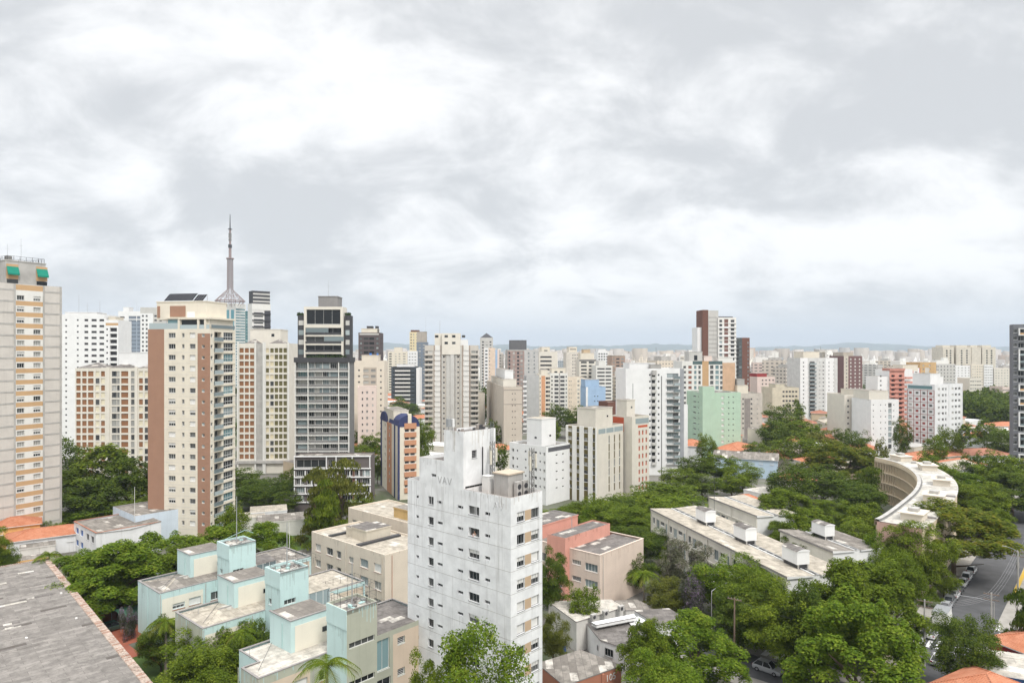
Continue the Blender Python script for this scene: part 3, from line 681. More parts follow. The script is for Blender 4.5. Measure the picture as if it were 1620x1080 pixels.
for i, (x, y) in enumerate(((3.0, 1.6), (5.2, 3.2), (8.2, 5.4))):
    c = thing('air_conditioner', ('grey air conditioner box on the cream shed roof next to the eaves corner', 'grey air conditioner box between two others on the cream shed roof', 'grey air conditioner box on the cream shed roof beside the far gable')[i], 'air conditioner', (t.location.x + x, t.location.y + y - .6, 5.17), R(35), 'air conditioners on the cream shed roof')
    k = MB(); k.box(-.55, -.3, 0, .55, .3, .85, CONC); k.build('body', c); k = MB(); k.tube((-.1, -.33, .42), (-.1, -.301, .42), .3, .3, DARKM, 12); k.build('fan', c)
poly_block('workshop', 'low white workshop with a dark ribbed roof and one barred window', 'workshop', [(949, 1012), (1000, 1030), (1016, 993), (982, 978), (929, 987)], 4.2, WHITED, ROOFK, [(0, .3, 1.6, 1.2, 2.2, 'g'), (4, .85, .5, .8, 2.2, 'g')])
poly_block('workshop', 'low shed with a dark brown roof and one pale sheet beside the umbrella tree', 'workshop', [(1040, 988), (1082, 977), (1058, 963), (1004, 966)], 4.6, WHITED, ROOFK)
poly_block('outbuilding', 'small grey roofed outbuilding between cream shed and fan palm', 'outbuilding', [(990, 966), (1036, 964), (1008, 949), (972, 951)], 3.6, AGED, ROOFG)
poly_block('canopy', 'narrow white canopy between cream shed and dark roofed workshop', 'canopy', [(944, 989), (1006, 977), (1002, 972), (936, 985)], 5.3, WHITE, WHITE, zb=4.9)
poly_block('shade_awning', 'bright white awning between the two dark roofed workshops', 'awning', [(1000, 991), (1022, 983), (1010, 976), (992, 982)], 4.4, WHITE, WHITE, zb=3.9)
t, Q = poly_block('entrance_building', 'low brick fronted building with a grey patched roof numbered 105', 'building', [(893, 1085), (983, 1053), (918, 1029), (851, 1050)], 3.8, BRICKR, ROOFG)
cu = bpy.data.curves.new('house_number', 'FONT'); cu.body = '105'; cu.size = 1.35; cu.extrude = .03; cu.align_x = 'CENTER'
tm = bpy.data.objects.new('tmp_text', cu); COL.objects.link(tm); bpy.context.view_layer.update()
me = bpy.data.meshes.new_from_object(tm.evaluated_get(bpy.context.evaluated_depsgraph_get())); bpy.data.objects.remove(tm); me.materials.clear(); me.materials.append(SHUT)
a, c = Vector(Q[0]), Vector(Q[1]); d = (c - a).normalized(); n = Vector((d.y, -d.x)); p = a + d * ((c - a).length * .80) + n * .06
o = inst('house_number', me, t, (p.x, p.y, 2.35), math.atan2(d.y, d.x)); o.rotation_euler = (R(90), 0, math.atan2(d.y, d.x))
k = MB(); p2 = a + d * ((c - a).length * .66); k.box(p2.x - .2, p2.y - .3, -1, p2.x + .2, p2.y + .1, 3.7, BRICKR); k.build('pier', t)

def long_block():
    th = 14.5
    def blk(name, lab, cx, cy, L, Wd, H, mons, wins, roofm, mm=WHITE):
        b = Bld('school_block', lab, (cx, cy, 0), R(th), wall((.74, .70, .62), .06, .10), 2, FRAMEW, cat='building', group=None)
        ops = []
        if wins:
            n = int(L / 8)
            for i in range(n):
                u = L - (i + .5) * L / n
                for z in (8.2, 4.6, 1.0):
                    for (du, w, h, k) in ((-3.1, 1.2, 1.5, 'g'), (-1.0, 1.7, 2.1, 'p'), (1.3, 2.0, .9, 'g'), (3.2, .9, 2.2, 'b')): ops.append((u + du - w / 2, z + (2.2 - h), w, h, k))
        b.face((0, L), (0, -1), L, -1, H, ops); b.face((0, 0), (1, 0), Wd, -1, H, mat=mm); b.face((Wd, 0), (0, 1), L, -1, H); b.face((Wd, L), (-1, 0), Wd, -1, H)
        if wins:
            n = int(L / 8)
            for i in range(n + 1): b.proud((0, L), (0, -1), min(L - .3, max(.02, i * L / n - .15)), min(L - .01, i * L / n + .15), -.9, H - .3, .22, b.mw)
            b.proud((0, L), (0, -1), 0, L, H - .28, H - .02, .26, b.mw); b.proud((0, L), (0, -1), 0, L, 7.2, 7.5, .2, b.mw); b.proud((0, L), (0, -1), 0, L, 3.6, 3.9, .2, b.mw)
        r = MB(); m = Wd / 2
        r.face([(-.3, -.3, H + .3), (m - .7, -.3, H + .003), (m - .7, L + .3, H + .003), (-.3, L + .3, H + .3)], roofm); r.face([(m + .7, -.3, H + .003), (Wd + .3, -.3, H + .3), (Wd + .3, L + .3, H + .3), (m + .7, L + .3, H + .003)], roofm)
        for (xa, xb) in ((-.3, m - .7), (m + .7, Wd + .3)):
            z0, z1 = (H + .3, H + .003) if xa < 0 else (H + .003, H + .3)
            r.face([(xa, -.3, H - .2), (xb, -.3, H - .2), (xb, -.3, z1), (xa, -.3, z0)], mm)
        r.face([(-.3, -.3, H - .1), (-.3, -.3, H + .3), (-.3, L + .3, H + .3), (-.3, L + .3, H - .1)], COPING)
        r.build('roof', b.root); g = MB(); g.face([(m - .7, 0, H - .25), (m + .7, 0, H - .25), (m + .7, L, H - .25), (m - .7, L, H - .25)], ROOFK)
        g.tube((m - .45, 0, H), (m - .45, L, H), .14, .14, FRAMEW, 6); g.tube((m + .5, 0, H - .02), (m + .5, L, H - .02), .1, .1, STEEL, 6)
        for q in range(int(L / 2.4)): g.box(m - .6, q * 2.4, H - .2, m + .6, q * 2.4 + .12, H + .06, CONC)
        g.build('gutter', b.root)
        for y in mons:
            q = MB(); hh = 2.3; x0, x1 = m - 1.3, m + 1.2; q.box(x0, y - 2.1, H + .75, x1, y + 2.1, H + .75 + hh, mm); q.box(x0 + .3, y - 1.9, H - .2, x1 - .3, y + 1.9, H + .748, DARKM)
            for k in range(4): q.tube((x0 + .3 + (k % 2) * (x1 - x0 - .6), y - 2.0 + (k // 2) * 4.0, H - .2), (x0 + .3 + (k % 2) * (x1 - x0 - .6), y - 2.0 + (k // 2) * 4.0, H + .75), .15, .15, CONC, 6)
            q.build('tank_house', b.root); q = MB(); n = 6
            for k in range(n):
                xa, xb = x0 - .1 + (x1 - x0 + .2) * k / n, x0 - .1 + (x1 - x0 + .2) * (k + 1) / n; f = lambda x: H + .76 + hh + .35 * (1 - ((x - m) / 1.4) ** 2)
                q.face([(xa, y - 2.2, f(xa)), (xb, y - 2.2, f(xb)), (xb, y + 2.2, f(xb)), (xa, y + 2.2, f(xa))], ROOFK); q.face([(xa, y - 2.2, H + .7 + hh), (xb, y - 2.2, H + .7 + hh), (xb, y - 2.2, f(xb)), (xa, y - 2.2, f(xa))], mm)
            q.build('tank_roof', b.root)
        b.done(); return b
    blk('a', 'long cream school block with three white tank houses along its pale roof', 46.35, 114.84, 51, 11.5, 12, (36, 21, 5.5), True, ROOFL)
    p = onz(1318, 873, 9.5); blk('b', 'white low block with one tank house on a grey roof among trees', p.x, p.y, 17, 11.5, 9.5, (10,), False, ROOFG)
    p = onz(1122, 787, 10); blk('c', 'pale low block half hidden by trees behind the long school block', p.x + .251 * 22, p.y - .968 * 22, 22, 10.5, 10, (), True, ROOFL)
long_block()

def curved():
    In = [(122.6, 230), (123.8, 223), (124, 217.7), (119.5, 201.5), (112, 187), (102.7, 173.6), (93.5, 162.7), (81, 148.2), (77.5, 145.0)]
    pts = []
    for i in range(len(In) - 1):
        for k in range(4): pts.append(Vector(In[i]).lerp(Vector(In[i + 1]), k / 4))
    pts.append(Vector(In[-1]))
    for _ in range(6): pts = [pts[0]] + [(pts[i - 1] + pts[i] * 2 + pts[i + 1]) / 4 for i in range(1, len(pts) - 1)] + [pts[-1]]
    H = 14; wd = 8.6; o = pts[len(pts) // 2].copy(); out = []
    for i in range(len(pts)):
        t = (pts[min(i + 1, len(pts) - 1)] - pts[max(i - 1, 0)]).normalized(); out.append(pts[i] + Vector((-t.y, t.x)) * wd)
    root = thing('curved_block', 'curved apartment slab with vertical beige fins and a broad white roof', 'building', (o.x, o.y, 0))
    A = [(p.x - o.x, p.y - o.y) for p in pts]; B = [(p.x - o.x, p.y - o.y) for p in out]
    BE = wall((.62, .52, .38), .06, .12); w = MB(); n = len(A)
    for i in range(n - 1):
        w.face([(*A[i + 1], -1), (*A[i], -1), (*A[i], H), (*A[i + 1], H)], BE); w.face([(*B[i], -1), (*B[i + 1], -1), (*B[i + 1], H), (*B[i], H)], BE)
    w.face([(*A[0], -1), (*B[0], -1), (*B[0], H), (*A[0], H)], BE); w.face([(*B[-1], -1), (*A[-1], -1), (*A[-1], H), (*B[-1], H)], wall((.62, .40, .34), .08, .1))
    # floors and fins on the concave face
    for z in (3.2, 6.5, 9.8, H - .9):
        for i in range(n - 1):
            a, c = Vector(A[i]), Vector(A[i + 1]); d = (c - a).normalized(); nn = Vector((d.y, -d.x)) * .55; hh = .9 if z > 12 else .35
            w.face([(*(c + nn), z), (*(a + nn), z), (*(a + nn), z + hh), (*(c + nn), z + hh)], BE); w.face([(*(a + nn), z + hh), (*a, z + hh), (*c, z + hh), (*(c + nn), z + hh)], BE)
    w.build('wall', root); f = MB(); acc = 0
    for i in range(n - 1):
        a, c = Vector(A[i]), Vector(A[i + 1]); L = (c - a).length; d = (c - a) / L; nn = Vector((d.y, -d.x)); u = (1.3 - acc) % 1.3
        while u < L:
            q = a + d * u; f.prism([tuple(q + d * .08), tuple(q - d * .08), tuple(q - d * .08 + nn * .5), tuple(q + d * .08 + nn * .5)][::-1], 0, H - .92, BE); u += 1.3
        acc = (acc + L) % 1.3
    o2 = f.build('fin', root); o2['kind'] = 'stuff'
    g = MB(); WB = wall((.36, .29, .20), .15, 0)
    for i in range(n - 1):
        a, c = Vector(A[i]), Vector(A[i + 1]); d = (c - a).normalized(); nn = Vector((d.y, -d.x)) * .02
        for z in (1.0, 4.3, 7.6, 10.9): g.face([(*(c + nn), z), (*(a + nn), z), (*(a + nn), z + 1.6), (*(c + nn), z + 1.6)], WB)
    g.build('window_band', root)
    r = MB(); RW = sheet_roof('curved_roof_felt', (.60, .57, .51), (.50, .47, .42), (.30, .28, .25), sw=2.2, sl=6, patch=.12, pcol=(.70, .68, .64))
    for i in range(n - 1):
        a, c, e, h = Vector(A[i]), Vector(A[i + 1]), Vector(B[i + 1]), Vector(B[i])
        for (f0, f1, z0, z1, m) in ((-.05, .05, H + .5, H + .5, CONC), (.05, .09, H + .1, H + .1, CONCD), (.09, 1.03, H + .12, H + .12, RW)):
            r.face([(*a.lerp(h, f0), z0), (*a.lerp(h, f1), z1), (*c.lerp(e, f1), z1), (*c.lerp(e, f0), z0)][::-1], m)
        r.face([(*c.lerp(e, -.05), H - .1), (*a.lerp(h, -.05), H - .1), (*a.lerp(h, -.05), H + .5), (*c.lerp(e, -.05), H + .5)], BE); r.face([(*a.lerp(h, .05), H + .1), (*c.lerp(e, .05), H + .1), (*c.lerp(e, .05), H + .5), (*a.lerp(h, .05), H + .5)], CONCD)
        if i % 7 == 6: r.prism([tuple(a.lerp(h, .55)), tuple(a.lerp(h, 1.02)), tuple(a.lerp(h, 1.02) + (c - a) * .25), tuple(a.lerp(h, .55) + (c - a) * .25)], H + .1, H + .5, COPING)
    r.build('roof', root)
    for i in (3, 10, 16, 22, 28):
        a, c, h = Vector(A[i]), Vector(A[i + 1]), Vector(B[i]); d = (c - a).normalized(); q = a.lerp(h, .6); ang = math.atan2(d.y, d.x)
        k = MB(); k.box(-2.6, -2.0, 0, 2.6, 2.0, 1.5, BEIGE, CONC); k.box(-3.0, -2.4, 1.5, 3.0, 2.4, 1.68, BEIGE); k.box(-1.3, -1, 1.68, .9, .9, 2.4, CONC); k.build('roof_house', root, (q.x, q.y, H + .12), ang)
    for p in pts[::6]: FOOT.append((p.x, p.y, 16))
curved()

def shed():
    c = Vector((-93.8, 137.9)); e1 = Vector((.681, -.732)); ang = math.atan2(e1.y, e1.x)
    root = thing('industrial_shed', 'big grey corrugated roof with a broken tile coping in the near corner', 'shed', (c.x, c.y, 0), ang); L, Wd, H = 84, 42, 8.0
    w = MB(); w.prism([(0, 0), (0, -Wd), (L, -Wd), (L, 0)], -1, H - .1, wall((.50, .30, .2), .1, .15)); w.build('wall', root)
    r = MB(); nx = 20
    for i in range(nx):                                        # sheet rows overlap like shallow steps
        x0, x1 = L * i / nx, L * (i + 1) / nx; z = H + .02
        r.face([(x0, -Wd, z), (x1, -Wd, z), (x1, -.45, z + .06), (x0, -.45, z + .06)], ROOFS)
    rr = random.Random(5)
    for i in range(30):
        x = rr.uniform(4, L - 12); y = rr.uniform(-26, -2); ln = rr.uniform(2, 7); r.box(x, y - ln, H + .07 , x + .75, y, H + .12, rr.choice([ROOFK, ROOFK, ROOFW, ROOFS, ROOFS]))
    for i in range(9): x, y = rr.uniform(8, 45), rr.uniform(-22, -2); r.box(x, y, H + .08, x + .35, y + .3, H + .25, SHUT)
    r.build('roof', root); t = MB(); TL = [tile_mat('pale_clay_tile', (.44, .34, .28), (.60, .51, .44)), tile_mat('worn_clay_tile', (.34, .20, .15), (.46, .32, .25)), tile_mat('pale_clay_tile2', (.40, .31, .26), (.58, .50, .43))]
    t.box(0, -.75, H - .3, L, .3, H + .13, TL[2])
    for i in range(int(L / .24)):
        x = i * .24; m = rr.choice(TL)
        for (y0, y1) in ((-.72, -.32), (-.36, -.02), (-.06, .28)):
            if rr.random() < .12: continue
            z = H + .16 + rr.uniform(-.02, .05); t.tube((x + rr.uniform(-.03, .03), y0, z - .03), (x + rr.uniform(-.04, .04), y1, z), .11, .09, m, 6)
    t.box(-.35, -Wd, H - .3, 0, .25, H + .18, TL[0])
    for i in range(int(Wd / .3)):
        y = -i * .3; m = rr.choice(TL); t.tube((-.3, y, H + .2), (.05, y + rr.uniform(-.03, .03), H + .2 + rr.uniform(0, .05)), .12, .1, m, 6)
    t.build('tile_coping', root)
    k = MB(); k.box(49, -28, H + .1, 54, -22.5, H + 1.2, BEIGE); k.build('roof_hatch', root); k = MB(); k.box(45.5, -27, H + .1, 48.6, -22.6, H + .3, DARKM); k.build('dark_gap', root)  # flat dark slab paints in the shade of a gap beside the box
shed()
FOOT.extend([(-75, 90, 40), (-45, 105, 25), (-30, 90, 22), (-20, 100, 20)])

def house(label, x, y, z, w, d, h, rz, wm, rm, kind='hip', rise=1.5, group=None, windows=2, name='house', pos=None):
    p = pos or onz(x, y, z); t = thing(name, label, 'house', (p.x, p.y, 0), rz, group); H = z
    k = MB()
    for a, c in (((-w / 2, -d / 2), (w / 2, -d / 2)), ((w / 2, -d / 2), (w / 2, d / 2)), ((w / 2, d / 2), (-w / 2, d / 2)), ((-w / 2, d / 2), (-w / 2, -d / 2))):
        k.face([(*a, -1), (*c, -1), (*c, H), (*a, H)], wm)
    if kind == 'gable':
        for sx in (-1, 1): k.face([(sx * w / 2, -d / 2 * sx, H), (sx * w / 2, d / 2 * sx, H), (sx * w / 2, 0, H + rise)], wm)
    k.build('wall', t); r = MB(); o = .5; a, b2 = w / 2 + o, d / 2 + o
    C = [(-a, -b2, H - .05), (a, -b2, H - .05), (a, b2, H - .05), (-a, b2, H - .05)]
    if kind == 'flat': r.box(-a + .4, -b2 + .4, H - .05, a - .4, b2 - .4, H + .25, wm, rm)
    else:
        e = max(.01, a - b2) if kind == 'hip' else a; p0, p1 = (-e, 0, H + rise), (e, 0, H + rise)
        r.face([C[0], C[1], p1, p0], rm); r.face([C[2], C[3], p0, p1], rm)
        if kind == 'hip': r.face([C[1], C[2], p1], rm); r.face([C[3], C[0], p0], rm)
        r.box(-a, -b2, H - .2, a, b2, H - .06, SHUT); r.tube(p0, p1, .12, .12, rm, 6)
        if kind == 'hip':
            for q, pp in ((C[0], p0), (C[1], p1), (C[2], p1), (C[3], p0)): r.tube(q, pp, .1, .1, rm, 5)
    r.build('roof', t)
    for i in range(windows):
        f = (i + .5) / windows; inst('window', win_mesh(1.3, 1.0, 'g', .14, FRAMEW, 'all'), t, (-w / 2 + f * w - .65, -d / 2 - .13, H - 1.9))
        inst('window', win_mesh(1.1, 1.0, 'g', .14, FRAMEW, 'all'), t, (-w / 2 - .13, d / 2 - f * d + .55, H - 1.9), R(-90))
    FOOT.append((p.x, p.y, .55 * math.hypot(w, d))); return t
ORANGE = wall((.72, .42, .16), .06, .08)
house('orange walled house with a red tiled hip roof below the concrete tower', 22, 826, 6.2, 11, 9, 0, R(35), ORANGE, TILE)
house('long red tiled roof house beside the orange walled one', 78, 842, 4.5, 17, 9, 0, R(35), WHITED, TILE)
house('low annexe with a pale wall in front of the long red roof house', 60, 862, 3.2, 7, 5, 0, R(35), AGED, ROOFG, 'flat', windows=1)
house('low orange yard building behind the shed roof', 40, 884, 2.8, 9, 4, 0, R(35), ORANGE, ROOFG, 'flat', windows=0)
b = tower('school_building', 'white low building with blue window panels and a grey sheet roof behind the acacia', 152, 161, 48, 117, 255, 0, WHITED, 2, H=7.2)
BLUE = flat('blue_panel', (.07, .16, .42))
b.face(*b.l[:2], b.L, -1, b.H, [(q, z, 2.2, 1.5, 'X') for q in (1.5, 5.0) for z in (4.6, 1.6)] + [(9.5, 4.4, 2.2, 1.6, 'g'), (13, 4.4, 2.2, 1.6, 'g')], pm={'X': BLUE}); b.face(*b.r[:2], b.W, -1, b.H); b.face(*b.bk[:2], b.W, -1, b.H); b.face(*b.e[:2], b.L, -1, b.H)
r = MB(); m = b.W / 2; r.face([(-.2, -.2, b.H), (m, -.2, b.H - .5), (m, b.L, b.H - .5), (-.2, b.L, b.H)], ROOFG); r.face([(m, -.2, b.H - .5), (b.W, -.2, b.H + .2), (b.W, b.L, b.H + .2), (m, b.L, b.H - .5)], ROOFG); r.build('roof', b.root); c = MB(); coping(c, 0, 0, b.W, b.L, b.H + .02, BRICKR, .2, .1); c.build('coping', b.root); b.done()
b = tower('school_building', 'pale blue walled building with grey patched roofs before the cream and brown tower', 214, 172, 48, 200, 372, 0, wall((.60, .68, .76), .06, .12), 1, H=8.6, L=16)
b.face(*b.l[:2], b.L, -1, b.H); b.face(*b.r[:2], b.W, -1, b.H); b.face(*b.bk[:2], b.W, -1, b.H); b.face(*b.e[:2], b.L, -1, b.H); b.roof(b.W, b.L, b.H, ROOFG, .35, pmat=COPING); b.lid('roof_ridge', b.W * .45, 2, b.W - 1, b.L - 2, b.H - .4, b.H + .5, COPING, ROOFG); b.done()
house('flat white garage between the tall tower podium and the acacia', 398, 815, 3.5, 7, 7, 0, R(20), AGED, ROOFL, 'flat', windows=1)
house('small clay tiled roof house at the lower right street corner', 1564, 1090, 6.0, 10, 9, 0, R(30), WHITE, TILE, 'hip', 2.2, windows=1)
house('blue walled house with a white ribbed roof beside the zebra crossing', 1604, 1050, 6.0, 8, 8, 0, R(-25), flat('blue_wall', (.06, .16, .36)), ROOFW, 'gable', .8, windows=1)
house('red walled house with clay tiles at the right edge by the zebra crossing', 1628, 1016, 5.5, 8, 7, 0, R(20), flat('red_wall', (.45, .05, .05)), TILE, 'hip', 1.6, windows=1)
# ------------------------------------------------------------------ middle-distance towers
def std(b, fh, rc=(), lc=(), rz=(), lz=(), ec=(), pm=None, top=1.2, z0=2.5, roofm=None, lids=(), ants=(), band=None, par=.6, lm=None, rm=None):
    W_, L, H = b.W, b.L, b.H
    Z = b.grid(*b.r, H, fh, rc, z0, top, rz, rm, pm)
    b.grid(*b.l, H, fh, lc, z0, top, lz, lm, pm)
    b.grid(*b.e, H, fh, ec, z0, top, (), None, pm)
    b.face(*b.bk, -1, H)
    b.roof(W_, L, H, roofm or ROOFG, par)
    for q in lids:
        x0, x1, y0, y1, h = q[:5]; m = q[5] if len(q) > 5 and q[5] else b.mw; o = q[6] if len(q) > 6 else ()
        b.lid('penthouse', x0 * W_, y0 * L, x1 * W_, y1 * L, H - par, H + h, m, None, o)
    for (fx, fy, z, h) in ants: b.antenna(fx * W_, fy * L, H + z, h, .07)
    if band:
        hh, dep, m = band
        for z in Z:
            b.proud(*b.r[:2], 0, W_, z - hh / 2, z + hh / 2, dep, m); b.proud(*b.l[:2], 0, L, z - hh / 2, z + hh / 2, dep, m)
    return Z
LGREY = wall((.56, .55, .52), .07, .12); BROWN = wall((.36, .21, .145), .05, .04); DBROWN = wall((.17, .085, .065), .06, .04)
TANB = wall((.55, .36, .20), .05, .05); OLIVE = wall((.14, .115, .045), .08, .05); RUST = wall((.29, .145, .075), .1, .05)
CHAR = wall((.075, .075, .08), .08, .05); IVORY = wall((.72, .68, .60), .05, .07); OFFW = wall((.74, .73, .69), .05, .08)
GREEN = wall((.44, .59, .46), .06, .12); NAVY = wall((.045, .055, .13), .06, .03); TERRA = wall((.53, .27, .16), .06, .08)
PINKW = wall((.72, .60, .54), .05, .06); GREYB = wall((.42, .41, .385), .08, .12); BLUEW = wall((.36, .50, .68), .08, .12)
REDB = wall((.50, .11, .055), .07, .05); SLATE = wall((.20, .235, .28), .06, .05); YELC = wall((.74, .64, .42), .05, .05)
PAV = wall((.60, .565, .52), .08, .16, scale=.25)

# concrete tower at the left edge: plain side bays, tan striped centre
b = tower('apartment_tower', 'tall concrete tower with tan stripes and green roof awnings at the left edge', -60, 166, 59, None, 98, 0, PAV, 1, L=16, H=67.5, frame=FRAMEW)
W_, H = b.W, b.H; fh = 2.92; c0, c1 = .50, .80
ops, zn = [], [(c0 * W_, c1 * W_, 0, H - .2, OFFW)]
n = int((H - 2) / fh)
for i in range(n):
    z = H - 2.3 - (i + 1) * fh + .2
    zn.append((c0 * W_, c1 * W_, z - .55, z + .62, TANB))
    for f in (.56, .73): ops.append((f * W_ - .85, z + .85, 1.7, 1.2, b.rnd.choice('gchch')))
zn.append((c0 * W_, c1 * W_, H - 1.6, H - .2, TANB))
b.face((0, 0), (1, 0), W_, -1, H, ops, zn)
for i in range(n + 1):
    z = H - 2.3 - i * fh + .5; b.proud((0, 0), (1, 0), 0, c0 * W_, z, z + .42, .06, CONC); b.proud((0, 0), (1, 0), c1 * W_, W_, z, z + .42, .06, CONC)
for f in (0.02, c0, c1, .985): b.proud((0, 0), (1, 0), f * W_ - .2, f * W_ + .2, 0, H, .14, CONC)
b.face(*b.l, -1, H); b.face(*b.e, -1, H); b.face(*b.bk, -1, H); b.roof(W_, b.L, H, ROOFG)
b.lid('penthouse', W_ * .42, .9, W_ * .84, 9, H - .6, H + 6.0, CONC)
k = MB()
for f in (.45, .755):
    k.box(W_ * f - .4, .82, H + 1.2, W_ * f + 2.3, .9, H + 5.0, TANB); k.box(W_ * f - .3, .72, H - .2, W_ * f + 2.2, .815, H + 1.1, GLASS)
k.build('penthouse_panel', b.root); GA_ = flat('green_awning', (.0, .22, .15), .7)
for f in (.45, .755): k = MB(); k.face([(W_ * f - .4, .0, H + 2.6), (W_ * f + 2.3, .0, H + 2.6), (W_ * f + 2.3, .79, H + 4.4), (W_ * f - .4, .79, H + 4.4)], GA_); k.face([(W_ * f - .4, .0, H + 2.2), (W_ * f + 2.3, .0, H + 2.2), (W_ * f + 2.3, .0, H + 2.6), (W_ * f - .4, .0, H + 2.6)], GA_); k.build('awning', b.root)
k = MB(); railing(k, W_ * .45, 1.2, W_ * .83, 8.6, H + 6.06, 1.1, None, .08); k.build('railing', b.root)
b.antenna(W_ * .50, 4, H + 6, 4.5); b.antenna(W_ * .66, 5, H + 6, 6.5); k = MB(); k.box(W_ * .47, 3, H + 6, W_ * .53, 4, H + 7.3, CONCD); k.build('roof_fittings', b.root)
b.done()

# white tower with small square windows
b = tower('apartment_tower', 'white tower with rows of tiny square windows right of the concrete tower', 97, 320, 6, 90, 165, 497, WHITE, 1, L=16)
std(b, 2.78, rc=[(.11, .8, .8, 1.2, 'd'), (.38, .8, .8, 1.2, 'd'), (.58, 1.7, 1.0, 1.1, 'd'), (.76, 2.3, 1.0, 1.1, 'd'), (.94, 2.1, 1.0, 1.1, 'd')], top=1.5, lids=((.0, .75, .2, .8, 1.2),), ants=((.2, .5, 1, 9), (.4, .5, 1, 5), (.7, .5, 1, 6)))
b.done()
b = tower('apartment_tower', 'white tower wing with dark stacked balconies beside the tiny window tower', 165, 322, 6, 160, 187, 506, WHITE, 1, L=14)
std(b, 2.78, rc=[(.2, .8, .8, 1.2, 'd'), (.65, 3.2, 1.7, .6, '!1.2d')], lids=((.1, .6, .2, .8, 1.6, CREAM),), top=3.2, rz=[(.1, 1, b.H - 2.6, b.H - 1.4, TANB)])
b.done()
b = tower('slab_block', 'long ivory slab with a grid of rust brown panels behind the trees at left', 119, 262, 3, 112, 262, 582, IVORY, 1, L=13)
pm = {'R': RUST, 'Y': wall((.74, .68, .52), .05, .05)}
cols = []
for (f, w, k) in ((.035, 1.35, 'RR'), (.10, 1.35, 'RR'), (.17, 1.7, 'RR'), (.245, 1.2, 'gYd'), (.305, 1.2, 'RRY'), (.43, 1.5, 'gc'), (.475, .8, 'gc'), (.545, 2.2, 'RR'), (.635, 1.1, 'gc'), (.725, 1.2, 'RY'), (.79, 1.3, 'gYg'), (.86, 1.9, 'RR'), (.93, 1.3, 'RR'), (.98, .7, 'Y')): cols.append((f, w * 1.22, 2.0, .4, k))
std(b, 2.72, rc=cols, pm=pm, top=.9, z0=1, roofm=ROOFK)
for f in (.365, .675): b.proud(*b.r[:2], f * b.W - .55, f * b.W + .55, -1, b.H + .4, .35, IVORY)
for f in (.0, .34, .68):
    k = MB(); x0, x1 = f * b.W + .5, (f + .3) * b.W; k.face([(x0, -.1, b.H + .1), (x1, -.1, b.H + .1), ((x0 + x1) / 2, 6, b.H + 2.0)], ROOFK); k.face([(x1, -.1, b.H + .1), (x1, 12, b.H + .1), ((x0 + x1) / 2, 6, b.H + 2.0)], ROOFK); k.face([(x0, 12, b.H + .1), (x0, -.1, b.H + .1), ((x0 + x1) / 2, 6, b.H + 2.0)], ROOFK); k.build('roof_hip', b.root)
b.lid('penthouse', b.W * .42, 4, b.W * .92, 9, b.H, b.H + 6.0, WHITE, None, (('r', .8, 3.8, 1, 1), ('r', .9, 3.8, .8, 1)))
b.done()
b = tower('office_tower', 'white office tower with slate blue glazing and a small roof mast behind the ivory slab', 187, 620, 8, 178, 232, 492, WHITE, 1, L=24)
std(b, 3.5, rc=[(.14, 4, 1.6, 1, 'g'), (.5, 6.5, 2.6, .5, 'X'), (.72, 3, 2.6, .5, 'X'), (.83, 3, 1.4, 1, 'g'), (.94, 3, 1.4, 1, 'g')], pm={'X': SLATE}, rz=[(.36, .98, 0, b.H - 9, wall((.34, .40, .48), .05, .05))], top=4, lids=((.1, .3, .2, .6, 4),), ants=((.5, .4, 0, 9), (.55, .4, 0, 6)))
b.done()
b = tower('apartment_tower', 'grey topped pale tower peeping over the beige and brown tower roof', 222, 460, 8, 214, 262, 486, LGREY, 1, L=18)
std(b, 2.9, rc=[(.1, 1.2, 1.2, 1, 'd'), (.25, 1.2, 1.2, 1, 'g'), (.6, 1.6, 1.2, 1, 'g'), (.8, 1.6, 1.2, 1, 'd')], top=4.5, rz=[(0, .5, 0, b.H - 4, WHITE)]); b.done()

# cream and brown tower with rooftop solar panels
b = tower('apartment_tower', 'cream and brown tower with black solar panels on its roof and stacked glazed balconies', 332.5, 178, 79, 234, 372, 520, CREAM, 1, frame=FRAMEW)
W_, L, H = b.W, b.L, b.H; fh = 2.9
SP = [(0, .265, 0, H + .1, BROWN), (.80, 1, 0, H - 1.2, BROWN)]
cols = [(.39, 2.1, 1.3, .9, 'sshgg'), (.57, .75, 1.1, 1.0, 'g'), (.72, 1.7, 1.3, .9, 'sgsh'), (.89, .8, .8, 1.1, 'gp')]
b.grid(*b.l, H, fh, cols, 2, .3, SP)
Z = b.grid(*b.r, H, fh, [(.06, .9, .9, 1.0, 'g'), (.30, 3.1, 2.3, .15, '!1.2g'), (.72, 4.4, 2.1, .35, 'gpgb')], 2, .3)
for z in Z:
    b.balcony(*b.r[:2], .145 * W_, W_ * .33, z, .35, 'glass', CREAM, GLASSP); b.proud(*b.r[:2], .49 * W_, W_, z - .3, z + .02, .12, CREAM); b.proud(*b.r[:2], .52 * W_, W_ - .02, z + 1.15, z + 1.25, .06, FRAMEW)
    b.proud(*b.l[:2], .265 * L, .80 * L, z - .05, z, .02, LGREY)
b.face(*b.e, -1, H); b.face(*b.bk, -1, H); b.roof(W_, L, H, ROOFG, .5)
